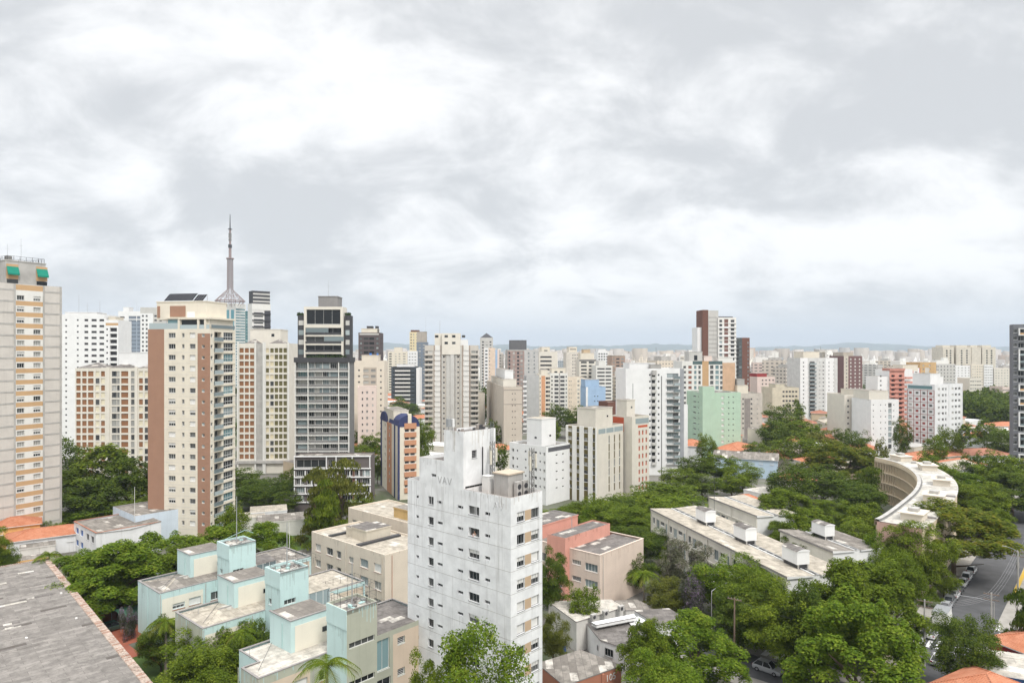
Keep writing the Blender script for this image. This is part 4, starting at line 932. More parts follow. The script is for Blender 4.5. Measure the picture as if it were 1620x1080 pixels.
# top storey terraces and crown
k = MB(); k.box(.4, .5, H - .4, W_ - .2, L * .70, H + 2.9, CREAM, ROOFG, False)
k.box(-.0, L * .5, H + 2.7, W_, L * .74, H + 3.0, CREAM); k.box(-.15, -.15, H + 2.55, W_ + .1, L * .5 - .01, H + 3.05, CREAM)
for y in (L * .08, L * .19, L * .5): k.box(-.02, y - .3, H, .38, y + .3, H + 2.6, CREAM)
k.build('penthouse', b.root)
k = MB(); k.box(.05, .3, H, .12, L * .48, H + 1.1, GLASSP); k.box(.05, L * .5, H, .12, L * .98, H + 1.6, GLASSP); k.box(.36, L * .09, H + .2, .395, L * .18, H + 2.4, GLASS); k.box(.36, L * .21, H + .2, .395, L * .47, H + 2.4, GLASS); k.box(.36, L * .52, H + .2, .395, L * .69, H + 2.5, GLASSB)
k.box(.3, -.16, H + .2, W_ - .4, -.155, H + 1.1, GLASSP); k.build('terrace_glazing', b.root)
b.lid('penthouse', 1.5, L * .12, W_ - .6, L * .92, H + 2.5, H + 7.4, CREAM)
k = MB(); k.box(1.38, L * .45, H + 3.3, 1.495, L * .70, H + 6.2, BROWN); k.box(1.38, L * .93 - 1.2, H + 3.1, 1.495, L * .93 - .4, H + 6.2, BROWN); k.box(1.38, L * .30, H + 3, 1.495, L * .42, H + 4.6, WHITE); k.build('penthouse_panel', b.root)
PV = flat('solar_cell', (.012, .012, .016), .7, .1); k = MB()
for r_ in range(1):
    n = 16
    for i in range(n):
        y0 = L * .20 + i * L * .62 / n; y1 = y0 + L * .62 / n - .06; zz = H + 7.6 - (.35 if i < 4 else 0)
        k.face([(1.8, y0, zz), (1.8, y1, zz), (4.2, y1, zz + 2.1), (4.2, y0, zz + 2.1)], PV)
        if i % 3 == 0: k.tube((4.1, y0, H + 7.4), (4.1, y0, zz + 2), .05, .05, STEEL, 4)
k.build('solar_panel_row', b.root)
b.done()

# concrete and cream slab tower on pilotis
b = tower('apartment_tower', 'ivory tower with brown and olive window panels between concrete fins, on stilts', 376, 280, 4, 368, 458, 543, IVORY, 1, L=20)
pm = {'R': RUST, 'O': wall((.155, .14, .065), .1, .05), 'Y': wall((.7, .62, .44), .05, .05)}
cols = [(f, 1.65, 1.9, .5, 'R') for f in (.03 + .045, .175, .275)] + [(.565, 1.6, 1.8, .5, 'OOYO'), (.66, 1.4, 1.8, .5, 'YgYO')] + [(f, 1.4, 1.9, .5, 'OOO') for f in (.745, .83, .915)]
std(b, 2.72, rc=cols, pm=pm, top=1.6, z0=5, rz=[(.33, .49, 0, b.H, CONC)], lids=((.15, .75, .3, .9, 6.0, IVORY, (('r', .75, 3.5, 1.2, 1.2),)),))
for f in (.0, .335, .49, .52, .97, ): b.proud(*b.r[:2], f * b.W, f * b.W + .55, -1, b.H + .5, .8, OFFW)
k = MB(); k.box(-.5, -1.0, 4.2, b.W + .8, 0, 5.3, CONC); k.box(b.W * .5, -.7, -1, b.W * .5 + 1.1, -.02, 4.19, CONC); k.box(b.W * .93, -.7, -1, b.W * .93 + 1.1, -.02, 4.19, CONC); k.build('podium_beam', b.root)
for f in (.12, .6):
    k = MB(); x0, x1 = f * b.W, (f + .28) * b.W; k.face([(x0, .2, b.H), (x1, .2, b.H), ((x0 + x1) / 2, 5, b.H + 1.8)], ROOFK); k.face([(x1, .2, b.H), (x1, 9, b.H), ((x0 + x1) / 2, 5, b.H + 1.8)], ROOFK); k.build('roof_hip', b.root)
b.done()

# glazed tower that carries the broadcast mast
b = tower('office_tower', 'white and turquoise glazed office tower under the tall lattice broadcast mast', 373, 900, 62, 339, 389, 480, OFFW, 1, frame=FRAMEW)
TG = glass_mat('turquoise_glass', (.10, .30, .36), (.20, .42, .48)); L, W_, H = b.L, b.W, b.H
std(b, 3.7, lz=[(.1, .27, 0, H - 8, TG), (.42, .70, 0, H - 8, TG), (.78, .92, 0, H - 8, TG)], rc=[(.25, 8, 2.4, .8, 'b'), (.65, 9, 2.4, .8, 'b')], top=6, roofm=ROOFG); b.done()
mx, my = at(364, 480, 905).x, 905.0; mz = top_z(483, 900)
mroot = thing('broadcast_mast', 'tall lattice broadcast mast rising from a skirt of steel struts on the glazed tower', 'mast', (mx, my, mz)); k = MB(); MR = flat('mast_steel', (.30, .23, .22), .6)
def zz(y): return top_z(y, 905) - mz
zr, zt = zz(476), zz(457)
for i in range(16):
    a = 2 * math.pi * i / 16; c, s = math.cos(a), math.sin(a); a2 = a + 2 * math.pi / 16
    k.tube((18.5 * c, 18.5 * s, zr), (2.6 * c, 2.6 * s, zt), .32, .22, MR, 4); k.tube((18.5 * c, 18.5 * s, zr), (18.5 * math.cos(a2), 18.5 * math.sin(a2), zr), .7, .7, MR, 5)
    k.tube((10.5 * c, 10.5 * s, (zr + zt) / 2), (10.5 * math.cos(a2), 10.5 * math.sin(a2), (zr + zt) / 2), .25, .25, MR, 4); k.tube((18.5 * c, 18.5 * s, zr), (10.5 * math.cos(a2), 10.5 * math.sin(a2), (zr + zt) / 2), .2, .2, MR, 4)
    k.tube((13 * c, 13 * s, -1), (18.5 * c, 18.5 * s, zr), .3, .3, MR, 4)
k.build('skirt', mroot); k = MB(); z0, z1 = zt, zz(410)
for h, (cx, cy) in enumerate(((-3, -3), (3, -3), (3, 3), (-3, 3))): k.tube((cx, cy, -2), (cx * .85, cy * .85, z1), .42, .36, MR, 4)
n = 14
for i in range(n):
    a, c = z0 + (z1 - z0) * i / n, z0 + (z1 - z0) * (i + 1) / n
    for (p, q) in (((-3, -3), (3, -3)), ((3, -3), (3, 3)), ((3, 3), (-3, 3)), ((-3, 3), (-3, -3))): k.tube((*p, a), (*q, c), .2, .2, MR, 4); k.tube((*q, a), (*p, c), .2, .2, MR, 4); k.tube((*p, c), (*q, c), .2, .2, MR, 4)
k.tube((0, 0, 0), (0, 0, z1), .35, .35, MR, 6); k.build('lattice', mroot); k = MB()
k.tube((0, 0, z1), (0, 0, z1 + 1.5), 5, 5, MR, 10); k.tube((0, 0, z1), (0, 0, zz(389)), 1.9, 1.8, MR, 8); k.tube((0, 0, zz(392)), (0, 0, zz(387)), 2.6, 2.6, DARKM, 8); k.tube((0, 0, zz(389)), (0, 0, zz(363)), 1.5, 1.3, MR, 8)
for y in (372, 376, 381): k.tube((0, 0, zz(y)), (0, 0, zz(y - 3)), 2.1, 2.1, CONCD, 8)
k.tube((0, 0, zz(363)), (0, 0, zz(362)), 2.8, 2.8, DARKM, 8); k.tube((0, 0, zz(363)), (0, 0, zz(339)), .9, .4, DARKM, 6); k.build('antenna', mroot)
b = tower('office_tower', 'narrow dark teal glass tower squeezed between the mast tower and the white dark striped tower', 388, 820, 10, 380, 402, 492, wall((.05, .16, .16), .05, .02), 0, L=20); std(b, 3.6, rc=[(.5, 9, 2.6, .5, 'b')]); b.done()
b = tower('office_tower', 'white tower with dark window bands and a charcoal top right of the mast', 399, 640, 40, 392, 428, 490, OFFW, 1)
std(b, 3.1, rc=[(.34, b.W * .5, 1.3, .8, 'd'), (.83, b.W * .26, 1.3, .8, 'd')], rz=[(.66, 1, 0, b.H - .1, CHAR)], lids=((.0, 1, .0, 1, 6, OFFW), (.05, .98, .05, .95, 18, CHAR),)); 
for z in range(8): b.proud(*b.r[:2], 0, b.W, b.H - 4 - z * 6.2, b.H - 3.0 - z * 6.2, 1.2, CHAR)
for z in (7.5, 11, 14.5): b.proud((.05 * b.W, .05 * b.L), (1, 0), 0, b.W * .93, b.H + z, b.H + z + 1.4, .15, LGREY)
b.done()

# black balcony tower and its podium
b = tower('apartment_tower', 'black tower with full width balconies and a stepped grey crown in the left centre', 467.5, 224, 2, 460, 553, 573, wall((.21, .205, .20), .08, .05), 1, L=8, frame=FRAMEW)
W_, L, H = b.W, b.L, b.H; fh = 2.62
Z = b.grid(*b.r, H, fh, [(.13, 3.2, 1.75, .75, '!.60gppbpc'), (.115, 2.8, 1.75, .75, 'g')][:1] + [(.29, 2.4, 1.75, .75, 'gpcp'), (.43, 2.4, 1.75, .75, 'gpc'), (.57, 2.4, 1.75, .75, 'gpp'), (.70, 1.8, 1.75, .75, 'gpc'), (.88, 2.9, 1.75, .75, 'gpp')], 2, .2)
b.face(*b.l, -1, H); b.face(*b.e, -1, H); b.face(*b.bk, -1, H); b.roof(W_, L, H, ROOFG, .2)
for i, z in enumerate(Z):
    b.proud(*b.r[:2], .03 * W_, .235 * W_, z + .02, z + .72, .42, b.mw); b.proud(*b.r[:2], .245 * W_, .80 * W_, z + .02, z + .72, .55, b.mw); b.proud(*b.r[:2], .815 * W_, .985 * W_, z + .02, z + .72, .42, b.mw)
    b.proud(*b.r[:2], .0, W_, z - .26, z + .01, .9, OFFW)
    if b.rnd.random() < .5: k = b.rnd.choice((.05, .05, .45, .6)); b.proud(*b.r[:2], k * W_, (k + (.17 if k < .1 else .2)) * W_, z + .75, z + 2.35, .3, GLASSP)
for f in (.0, .235, .80, .985): b.proud(*b.r[:2], f * W_, f * W_ + .25, 0, H, .95, OFFW)
for f in (.36, .5, .635): b.proud(*b.r[:2], f * W_, f * W_ + .2, 0, H, .5, LGREY)
k = MB(); k.box(-.3, -1.0, H, W_ + .3, L, H + 1.6, CHAR, ROOFK); k.build('terrace_parapet', b.root)
x0, x1 = .155 * W_, .875 * W_; HT = top_z(485, 224)
sw = [(1.2, H + 1.6 + i * 3.35, x1 - x0 - 2.4, 2.35, '!.80p' if i in (2, 3) else '!.80g') for i in range(5)][:5]
b.face((x0, 0), (1, 0), x1 - x0, H, HT, [(.5, H + .5 + i * 2.85, x1 - x0 - 1, 2.3, '!.90g') for i in range(4)] + [(.8, H + 12.5, x1 - x0 - 1.6, HT - H - 13.4, '!.40g')], mat=IVORY); b.face((x1, 0), (0, 1), L * .8, H, HT, mat=IVORY); b.face((x0, L * .8), (0, -1), L * .8, H, HT, mat=IVORY); b.face((x1, L * .8), (-1, 0), x1 - x0, H, HT, mat=IVORY)
for i in range(4):
    z = H + .5 + i * 2.85; b.proud((x0, 0), (1, 0), .5, x1 - x0 - .5, z + .02, z + .7, .1, CHAR)
    if i in (2, 3, 4): b.proud((x0, 0), (1, 0), .6 + (6 if i == 2 else 0), 5 + (8 if i == 2 else (3 if i == 3 else 0)), z + .75, z + 2.2, .05, GLASSP)
k = MB(); k.face([(x0, 0, HT - .05), (x1, 0, HT - .05), (x1, L * .8, HT - .05), (x0, L * .8, HT - .05)], ROOFG); k.build('roof', b.root)
for (xa, xb) in ((.0, x0 - .02), (x1 + .02, W_)):
    k = MB(); k.box(xa + .3, 1.5, H + 1.601, xb, L * .7, H + 15.5, CHAR, ROOFK)
    for q in range(4): k.box(xa + .6, 1.42, H + 2.6 + q * 3.2, xb - .3, 1.49, H + 4.2 + q * 3.2, (GLASSP, LGREY)[q % 2])
    k.build('side_wing', b.root)
b.lid('penthouse', x0 + 4.2, 2, x0 + 10.5, 9, HT - .05, HT + 3.6, wall((.28, .27, .265), .1, .1)); b.antenna(x0 + 6.8, 5, HT + 3.5, 5.5, .06)
rr = random.Random(8)
for (xa, xb, y, z, n) in ((.1, x0 - .3, 1.6, H + 15.5, 30), (x1 + .3, W_, 1.6, H + 15.5, 30), (3, W_ - 1, -.9, H + 1.6, 70)):
    k = MB()
    for q in range(n):
        x, zz_, r_ = rr.uniform(xa, xb), z + rr.uniform(0, .7), .35; k.face([(x - r_, y + rr.uniform(0, .6), zz_), (x, y + rr.uniform(0, .5), zz_ - r_), (x + r_, y + rr.uniform(0, .7), zz_), (x, y, zz_ + r_)], flat('terrace_plant', (.05, .085, .03), .9))
    k.build('terrace_plants', b.root)
b.done()
b = tower('podium_block', 'dark podium with a white staggered frame at the foot of the black balcony tower', 465.5, 214, 2, 458, 587, 721, wall((.15, .13, .125), .08, .05), 1, L=7, frame=FRAMEW)
W_, H = b.W, b.H; ops = []; rows = [(H - 3.9, 2.9), (H - 6.6, 2.2), (H - 9.2, 2.2), (H - 11.8, 2.2), (H - 14.4, 2.2)]
b.face(*b.r, -1, H, [(f * W_ + .2, z + .3, w * W_, h - .5, 'gp'[b.rnd.random() < .25]) for j, (z, h) in enumerate(rows) for (f, w) in (((.02, .38), (.44, .1), (.6, .15)) if j == 0 else ((.02, .1), (.16, .13), (.32, .1), (.46, .1), (.62, .13), (.78, .07), (.88, .09)))], [(.25 * W_, .32 * W_, 0, H - 4, DBROWN), (.56 * W_, .62 * W_, 0, H - 4, DBROWN), (.75 * W_, .79 * W_, 0, H - 4, DBROWN)])
for j, (z, h) in enumerate(rows): b.proud(*b.r[:2], 0, W_, z - .22, z + .08, .5, WHITE)
b.proud(*b.r[:2], 0, W_, H - .3, H, .5, WHITE)
vs = [(.0, .415, .54, .75, .98), (.0, .14, .28, .4, .56, .72, .84, .915, .985), (.0, .08, .22, .41, .56, .7, .8, .985), (.0, .14, .3, .46, .6, .72, .88, .985), (.0, .1, .28, .5, .62, .86, .93, .985)]
for j, (z, h) in enumerate(rows):
    for f in vs[j]: b.proud(*b.r[:2], f * W_, f * W_ + .28, z + .08, z + h - .22 if j else H - .3, .46, WHITE)
b.face(*b.l, -1, H); b.face(*b.e, -1, H); b.face(*b.bk, -1, H); b.roof(W_, b.L, H, ROOFG, .3); b.done()

# towers behind the black one
b = tower('apartment_tower', 'dark brown tower with pale trim in the gap right of the black balcony tower', 567, 430, 3, 560, 601, 526, wall((.12, .10, .10), .06, .05), 0, L=16)
std(b, 2.9, rc=[(.12, 1.0, 1.2, 1, 'p'), (.36, 3.0, 1.6, .8, 'g'), (.62, 3.0, 1.6, .8, 'g'), (.88, 1.4, 1.2, 1, 'p')], ec=[(.2, 1.5, 1.2, 1, 'p'), (.6, 1.5, 1.2, 1, 'p')], top=2.5, rz=[(0.05, .95, b.H - 1.4, b.H - .5, LGREY)], lids=((.12, .85, .1, .8, 2.6, CREAM), (.35, .6, .2, .6, 4.2, CHAR), (.75, .85, .2, .6, 4.2, CHAR))); b.done()
b = tower('apartment_tower', 'beige tower with grey brown central bay and small blue roof fittings beside the black tower', 553, 330, 5, 545, 608, 571, wall((.70, .63, .53), .05, .06), 1, L=18)
std(b, 2.85, rc=[(.27, .9, .8, 1.2, 'd'), (.47, 2.6, 1.2, .9, 'c'), (.68, 2.2, 1.2, .9, 'c'), (.90, .8, .8, 1.2, 'd')], rz=[(.40, .78, 0, b.H - 3, wall((.50, .44, .37), .05, .05))], top=3.2, lids=((.32, .80, .2, .8, 2.8),))
k = MB(); k.box(9, 4, b.H + 2.9, 10, 5, b.H + 3.8, flat('blue_tank', (.05, .2, .6))); k.box(12.5, 4, b.H + 2.9, 13.3, 5, b.H + 3.7, flat('blue_tank', (.05, .2, .6))); k.build('water_tank', b.root); b.done()
b = tower('apartment_tower', 'lower pinkish cream tower with small dark windows above the clay roofs beside the black tower', 566, 305, 12, 553, 592, 612, PINKW, 1, W=8.2, L=14)
std(b, 2.85, rc=[(.25, .6, .9, 1.1, 'd'), (.5, .8, 1.0, 1.1, 'c'), (.8, .6, .9, 1.1, 'dc')], lc=[(.3, 1, 1.1, 1, 'd'), (.7, 1, 1.1, 1, 'd')]); b.done()
b = tower('office_block', 'dark glass office block with thin cream floor bands in a green clearing', 619, 600, 2, 612, 658, 547 + 33, CHAR, 1, L=20)
Z = std(b, 3.55, rc=[(.5, b.W * .9, 1.4, 1.5, 'g')], rz=[(0, .14, 0, b.H, wall((.07, .085, .10), .05, 0)), (.78, 1, 0, b.H, wall((.07, .085, .10), .05, 0))], lids=((.2, .9, .2, .8, 2, WHITE),), top=.5)
for z in Z: b.proud(*b.r[:2], .15 * b.W, .77 * b.W, z - .1, z + 1.1, .25, OFFW)
b.done()
b = tower('office_block', 'white side slab attached to the dark glass office block', 658.5, 598, 2, 650, 664, 582, WHITE, 0, L=20); std(b, 3.5); b.done()
b = tower('apartment_tower', 'pale yellow tower with a brown flat crown behind the wide grey tower', 648, 720, 4, 640, 664, 525, YELC, 1, L=18)
std(b, 3.0, rc=[(.15, 1.4, 1.2, 1, 'd'), (.4, 1.4, 1.2, 1, 'c'), (.75, 2, 1.2, 1, 'c')], lids=((.1, .9, .1, .9, 2.0, DBROWN),)); b.done()
b = tower('apartment_tower', 'slate blue tower with pale window rows left of the wide grey tower', 659, 650, 4, 652, 676, 541, SLATE, 0, L=18)
std(b, 3.0, rc=[(.3, 2, 1.2, 1, 'c'), (.7, 2.4, 1.2, 1, 'c')], lids=((0, .9, .2, .8, 10, wall((.42, .38, .33))),), ants=((.8, .5, 10, 14),)); b.done()
b = tower('apartment_tower', 'small white block with faint rows in front of the pale yellow tower', 645, 640, 4, 640, 660, 555, WHITE, 0, L=14); std(b, 2.9, rc=[(.2, 1.5, .9, 1, 'c'), (.5, 1.5, .9, 1, 'c'), (.8, 1.5, .9, 1, 'c')]); b.done()
b = tower('apartment_tower', 'round topped cream tower with balcony columns far behind the dark office block', 614, 800, 4, 608, 644, 556, CREAM, 0, L=20); std(b, 3.0, rc=[(.12, 3, 1.4, .9, 'd'), (.4, 2, 1, 1, 'c'), (.6, 2, 1, 1, 'c'), (.85, 3, 1.2, 1, 'c')], lids=((.3, .7, .2, .8, 5),)); b.done()

# wide grey beige tower
b = tower('apartment_tower', 'wide grey beige tower with two balcony wings and tall central grooves, left of centre', 672, 370, 3, 664, 757, 546, wall((.56, .525, .47), .06, .10), 1, L=22, frame=FRAMEW)
W_, H = b.W, b.H
Z = std(b, 2.78, rc=[(.035, 1.5, 1.5, .8, 'g'), (.105, 2.2, 1.5, .8, 'gc'), (.235, 3.2, 2.2, .3, 's'), (.355, .9, 1.0, 1.2, 'd'), (.62, .9, 1.0, 1.2, 'd'), (.77, 3.2, 2.2, .3, 's'), (.905, 2.4, 1.5, .8, 'gc'), (.97, 1, 1.5, .8, 'g')], rz=[(.19, .285, 0, H, OFFW), (.72, .82, 0, H, OFFW), (.165, .19, 0, H, wall((.36, .29, .24))), (.285, .305, 0, H, wall((.36, .29, .24))), (.695, .72, 0, H, wall((.36, .29, .24))), (.82, .845, 0, H, wall((.36, .29, .24)))], top=2.5)
for z in Z: b.balcony(*b.r[:2], .0, .15 * W_, z, 1.3, 'solid', b.mw, b.mw); b.balcony(*b.r[:2], .86 * W_, .14 * W_, z, 1.3, 'solid', b.mw, b.mw)
for (f0, f1, d) in ((.315, .335, .7), (.40, .47, .5), (.475, .55, .9), (.57, .59, .7), (.66, .68, .7)): b.proud(*b.r[:2], f0 * W_, f1 * W_, 0, H - 1, d, LGREY)
k = MB()
k.box(.32 * W_, -1.0, H - 5, .66 * W_, 16, H + 6.5, IVORY, ROOFG); k.box(.18 * W_, 1, H - .6, .319 * W_, 14, H + 6.5, IVORY, ROOFG); k.box(.661 * W_, 1, H - .6, .80 * W_, 14, H + 3, WHITE, ROOFG)
for f in (.22, .40, .54, .72):
    for z in (H + 4.2,) + ((H + .6,) if .3 < f < .6 else ()): k.box(f * W_ - .9, -1.05 if .32 < f < .66 else .95, z, f * W_ + .9, 2, z + 1.3, GLASS)
k.build('penthouse', b.root); b.antenna(.27 * W_, 6, H + 6.5, 7, .1); b.done()

# navy, cream and terracotta tower with arched tops
b = tower('apartment_tower', 'cream and terracotta tower with navy arched tops standing beside the narrow street', 629, 230, 22, 602, 664, 674, CREAM, 1, frame=FRAMEW)
W_, L, H = b.W, b.L, b.H
Z = b.grid(*b.r, H, 2.68, [(.42, 1.5, 1.1, 1.0, 'gd'), (.68, 1.5, 1.1, 1.0, 'gd')], 2, .4, [(0, .10, -1, H, NAVY)])
b.grid(*b.l, H, 2.68, [(.30, 1.2, 1.2, .9, 'g'), (.55, 1.2, 1.2, .9, 'g')], 2, .4, [(.0, .1, -1, H, NAVY), (.40, .68, -1, H, TERRA), (.8, .88, -1, H, NAVY)])
for z in Z: b.proud(*b.r[:2], .30 * W_, .84 * W_, z - .75, z + .85, .35, TERRA)
b.proud(*b.r[:2], .30 * W_, .84 * W_, H - 1.0, H + .9, .32, TERRA)
b.face(*b.e, -1, H); b.face(*b.bk, -1, H); b.roof(W_, L, H, ROOFG, .3)
def arch(w, dep, zb, rise, o, d, name):
    k = MB(); n = 14; nx, ny = d[1], -d[0]; A = []
    for i in range(n + 1): u = w * i / n; A.append((u, zb + rise * math.sqrt(max(0, 1 - (2 * u / w - 1) ** 2))))
    P = lambda u, z, e: (o[0] + d[0] * u + nx * e, o[1] + d[1] * u + ny * e, z)
    for i in range(n):
        (u0, z0), (u1, z1) = A[i], A[i + 1]; k.face([P(u0, zb - .3, .1), P(u1, zb - .3, .1), P(u1, z1, .1), P(u0, z0, .1)], NAVY); k.face([P(u0, z0, .1), P(u1, z1, .1), P(u1, z1, -dep), P(u0, z0, -dep)], NAVY); k.face([P(u1, zb - .3, -dep), P(u0, zb - .3, -dep), P(u0, z0, -dep), P(u1, z1, -dep)], NAVY)
    return k.build(name, b.root)
arch(W_, L * .5, H, 3.6, (0, 0), (1, 0), 'arched_roof'); arch(L * .42, W_ * .5, H, 3.2, (0, L), (0, -1), 'arched_roof')
b.lid('penthouse', W_ * .05, L * .28, W_ * .75, L * .85, H - .3, H + 4.6, CREAM, None, (('r', .55, 3.0, .9, .9),)); k = MB(); k.box(W_ * .46, -.25, H + .9, W_ * .62, 1, H + 4.0, CREAM); k.build('crown_fin', b.root)
b.done()

# centre cluster
b = tower('apartment_tower', 'slim pale tower with a small pyramid roof above the centre skyline', 760, 700, 4, 755, 780, 534, LGREY, 0, L=18)
std(b, 3, rc=[(.2, 2, 1.4, .9, 'd'), (.5, 2, 1.2, .9, 'c'), (.8, 1.8, 1.3, .9, 'g')], top=3); k = MB(); w = b.W
for a, c in (((0, 0), (w, 0)), ((w, 0), (w, 18)), ((w, 18), (0, 18)), ((0, 18), (0, 0))): k.face([(*a, b.H), (*c, b.H), (w / 2, 9, b.H + 5)], CHAR)
k.build('pyramid_roof', b.root); b.done()
b = tower('apartment_tower', 'pink cream block with white bands right of the pyramid roofed tower', 766, 590, 4, 760, 783, 550, wall((.76, .62, .50)), 0, L=16); std(b, 3, rc=[(.2, 2, 1.2, 1, 'd'), (.5, 1, 1.2, 1, 'c')], rz=[(.0, .4, 0, b.H, WHITE)]); b.done()
b = tower('apartment_tower', 'narrow pink and pale blue block behind the concrete shell tower', 782, 640, 4, 778, 790, 553, PINKW, 0, L=14); std(b, 3, rz=[(.2, .6, 0, b.H, BLUEW)]); b.done()
b = tower('apartment_tower', 'unfinished grey concrete tower with a dark box on top', 803, 540, 6, 796, 852, 553, GREYB, 1, L=18)
std(b, 3.0, rc=[(.06, 1.5, 1.8, .6, 'd'), (.2, 1.6, 1.8, .6, 'c'), (.34, 1.8, 1.8, .6, 'd'), (.45, 1.8, 1.8, .6, 'c'), (.68, 1.2, 1.2, .9, 'p'), (.86, 1, 1.2, .9, 'p')], rz=[(0, .54, 0, b.H - 1, wall((.40, .30, .27), .2, .1)), (.54, 1, 0, b.H, wall((.52, .515, .5)))], lids=((.1, .62, .1, .7, 7.5, wall((.15, .15, .155), .08, .05)),)); b.done()
b = tower('apartment_tower', 'plain beige grey tower with paired pinhole windows in the centre', 797, 330, 8, 770, 826, 612, wall((.56, .50, .425), .05, .08), 1)
std(b, 2.85, rc=[(.47, .45, .55, 1.3, 'd'), (.62, .45, .55, 1.3, 'd')], lc=[(.2, .8, 1, 1, 'd'), (.6, .8, 1, 1, 'd')], top=2.0, lids=((.2, .95, .2, .9, 3, IVORY), (.4, .9, .3, .8, 7.5, WHITE),)); b.proud(*b.r[:2], 0, b.W, b.H - 8.5, b.H - 8.2, .06, wall((.3, .27, .24))); b.proud(*b.r[:2], 0, b.W, b.H - 1.6, b.H - 1.3, .06, wall((.3, .27, .24))); b.done()
b = tower('apartment_tower', 'bare grey concrete slab tower right of the plain beige one', 833, 420, 6, 823, 853, 594, wall((.47, .47, .46), .08, .15), 1, L=15); std(b, 2.9, lc=[(.5, 4, 1.4, .8, 'c')], ec=()); 
for i in range(14): b.balcony(*b.r[:2], -2.2, 2.2, b.H - 4 - i * 2.9, 1.0, 'solid', WHITE, WHITE)
b.done()
b = tower('apartment_tower', 'white tower with long dark window bands in the centre skyline', 853, 590, 5, 845, 882, 556, IVORY, 1, L=18); std(b, 3.6, rc=[(.37, b.W * .62, 1.5, .8, 'd')], lids=((.15, .6, .1, .9, 4, CREAM, (('r', .5, 1, 3, 1),)),), top=2.6); b.done()
b = tower('apartment_tower', 'cream tower with an orange stripe and dark balcony column', 853.5, 450, 5, 846, 870, 592, CREAM, 1, L=16); std(b, 2.9, rc=[(.07, .6, .8, 1, 'd'), (.72, 1.6, 1.4, .8, '!1.0d'), (.92, 1.0, 1.3, .9, 'd')], rz=[(.18, .55, 0, b.H - 1, wall((.68, .36, .2)))], lids=((.2, .8, .1, .8, 3),)); b.done()
b = tower('apartment_tower', 'white tower with a dense grid of dark windows and thin floor slabs in the centre', 870.5, 465, 4, 862, 898, 590, OFFW, 1, L=16); std(b, 2.75, rc=[(.1, 1, 1.2, .9, 'd'), (.36, 2.8, 1.5, .6, 'd'), (.70, 3.0, 1.5, .6, 'd'), (.92, .8, 1.2, .9, 'd')], rz=[(.5, .56, 0, b.H, wall((.4, .38, .36)))], lids=((.1, .9, .1, .8, 3.4, CREAM, (('r', .3, .8, 2, 1), ('r', .7, .8, 2, 1))),)); b.done()
b = tower('apartment_tower', 'beige tower with a plain flank and a narrow window column beside the white grid tower', 897.5, 480, 5, 888, 925, 597, wall((.72, .63, .51)), 1, L=16); std(b, 2.9, rc=[(.12, .5, .7, 1.2, 'd'), (.22, .5, .7, 1.2, 'd'), (.64, 1.4, 1.2, .9, 'c'), (.85, 1.8, 1.2, .9, 'd')], rz=[(.55, 1, 0, b.H, CREAM)]); b.done()
b = tower('apartment_tower', 'grey cream tower with a flat cap above the centre skyline', 896, 650, 5, 888, 919, 557, wall((.66, .62, .55)), 0, L=18); std(b, 3, rc=[(.45, 1, .9, 1, 'd'), (.6, 1.0, .9, 1, 'd'), (.78, 1.8, 1.2, 1, 'c')], lids=((.2, .75, .1, .8, 5, CREAM, (('r', .5, 3, 6, .7),)),)); b.done()
b = tower('apartment_tower', 'cream tower with wide dark window rows and stepped cap right of the flat capped one', 916.5, 560, 5, 907, 943, 568, IVORY, 1, L=18); std(b, 2.95, rc=[(.27, 4.8, 1.4, .8, 'd'), (.73, 4.6, 1.4, .8, 'd')], rz=[(.0, 1, b.H - 1.8, b.H - .3, wall((.2, .19, .18)))], lids=((.1, .9, .1, .8, 5, CREAM), (.3, .7, .2, .7, 8, wall((.6, .46, .3))))); b.done()
b = tower('apartment_tower', 'white block with dark square windows peeping over the centre skyline', 945.5, 780, 5, 938, 962, 556, WHITE, 0, L=18); std(b, 3.1, rc=[(.15, 2, 1.5, .9, 'd'), (.4, 2, 1.5, .9, 'd'), (.65, 2, 1.5, .9, 'd'), (.88, 1.5, 1.5, .9, 'd')], lids=((.1, .8, .1, .8, 3),)); b.done()
b = tower('apartment_tower', 'white tower with stepped window rows behind the pale blue building', 943, 540, 5, 934, 969, 578, OFFW, 1, L=18); std(b, 2.9, rc=[(.3, 6, 1.2, .9, 'd'), (.75, 4.5, 1.2, .9, 'd')], lids=((.2, .6, .1, .8, 3.5),)); b.done()
b = tower('apartment_tower', 'reddish brown tower with grey balconies left of the big white slab', 968, 600, 5, 958, 989, 563, wall((.42, .31, .25)), 1, L=18); std(b, 3, rc=[(.15, 1.8, 1.3, .9, 'c'), (.45, 3, 1.4, .9, 'd'), (.8, 2.4, 1.4, .9, 'p')], lids=((0, 1, 0, .9, .5, wall((.55, .48, .40))),)); b.done()
b = tower('apartment_block', 'pale blue painted building with a white edge in the centre', 927, 400, 6, 921, 958, 612, BLUEW, 0, L=16); std(b, 2.9, rc=[(.45, .7, .6, 1.2, 'd'), (.6, .7, .6, 1.2, 'd')], rz=[(0, .1, 0, b.H, WHITE)], lids=((.0, .7, .1, .9, 4.2),), top=4); b.done()

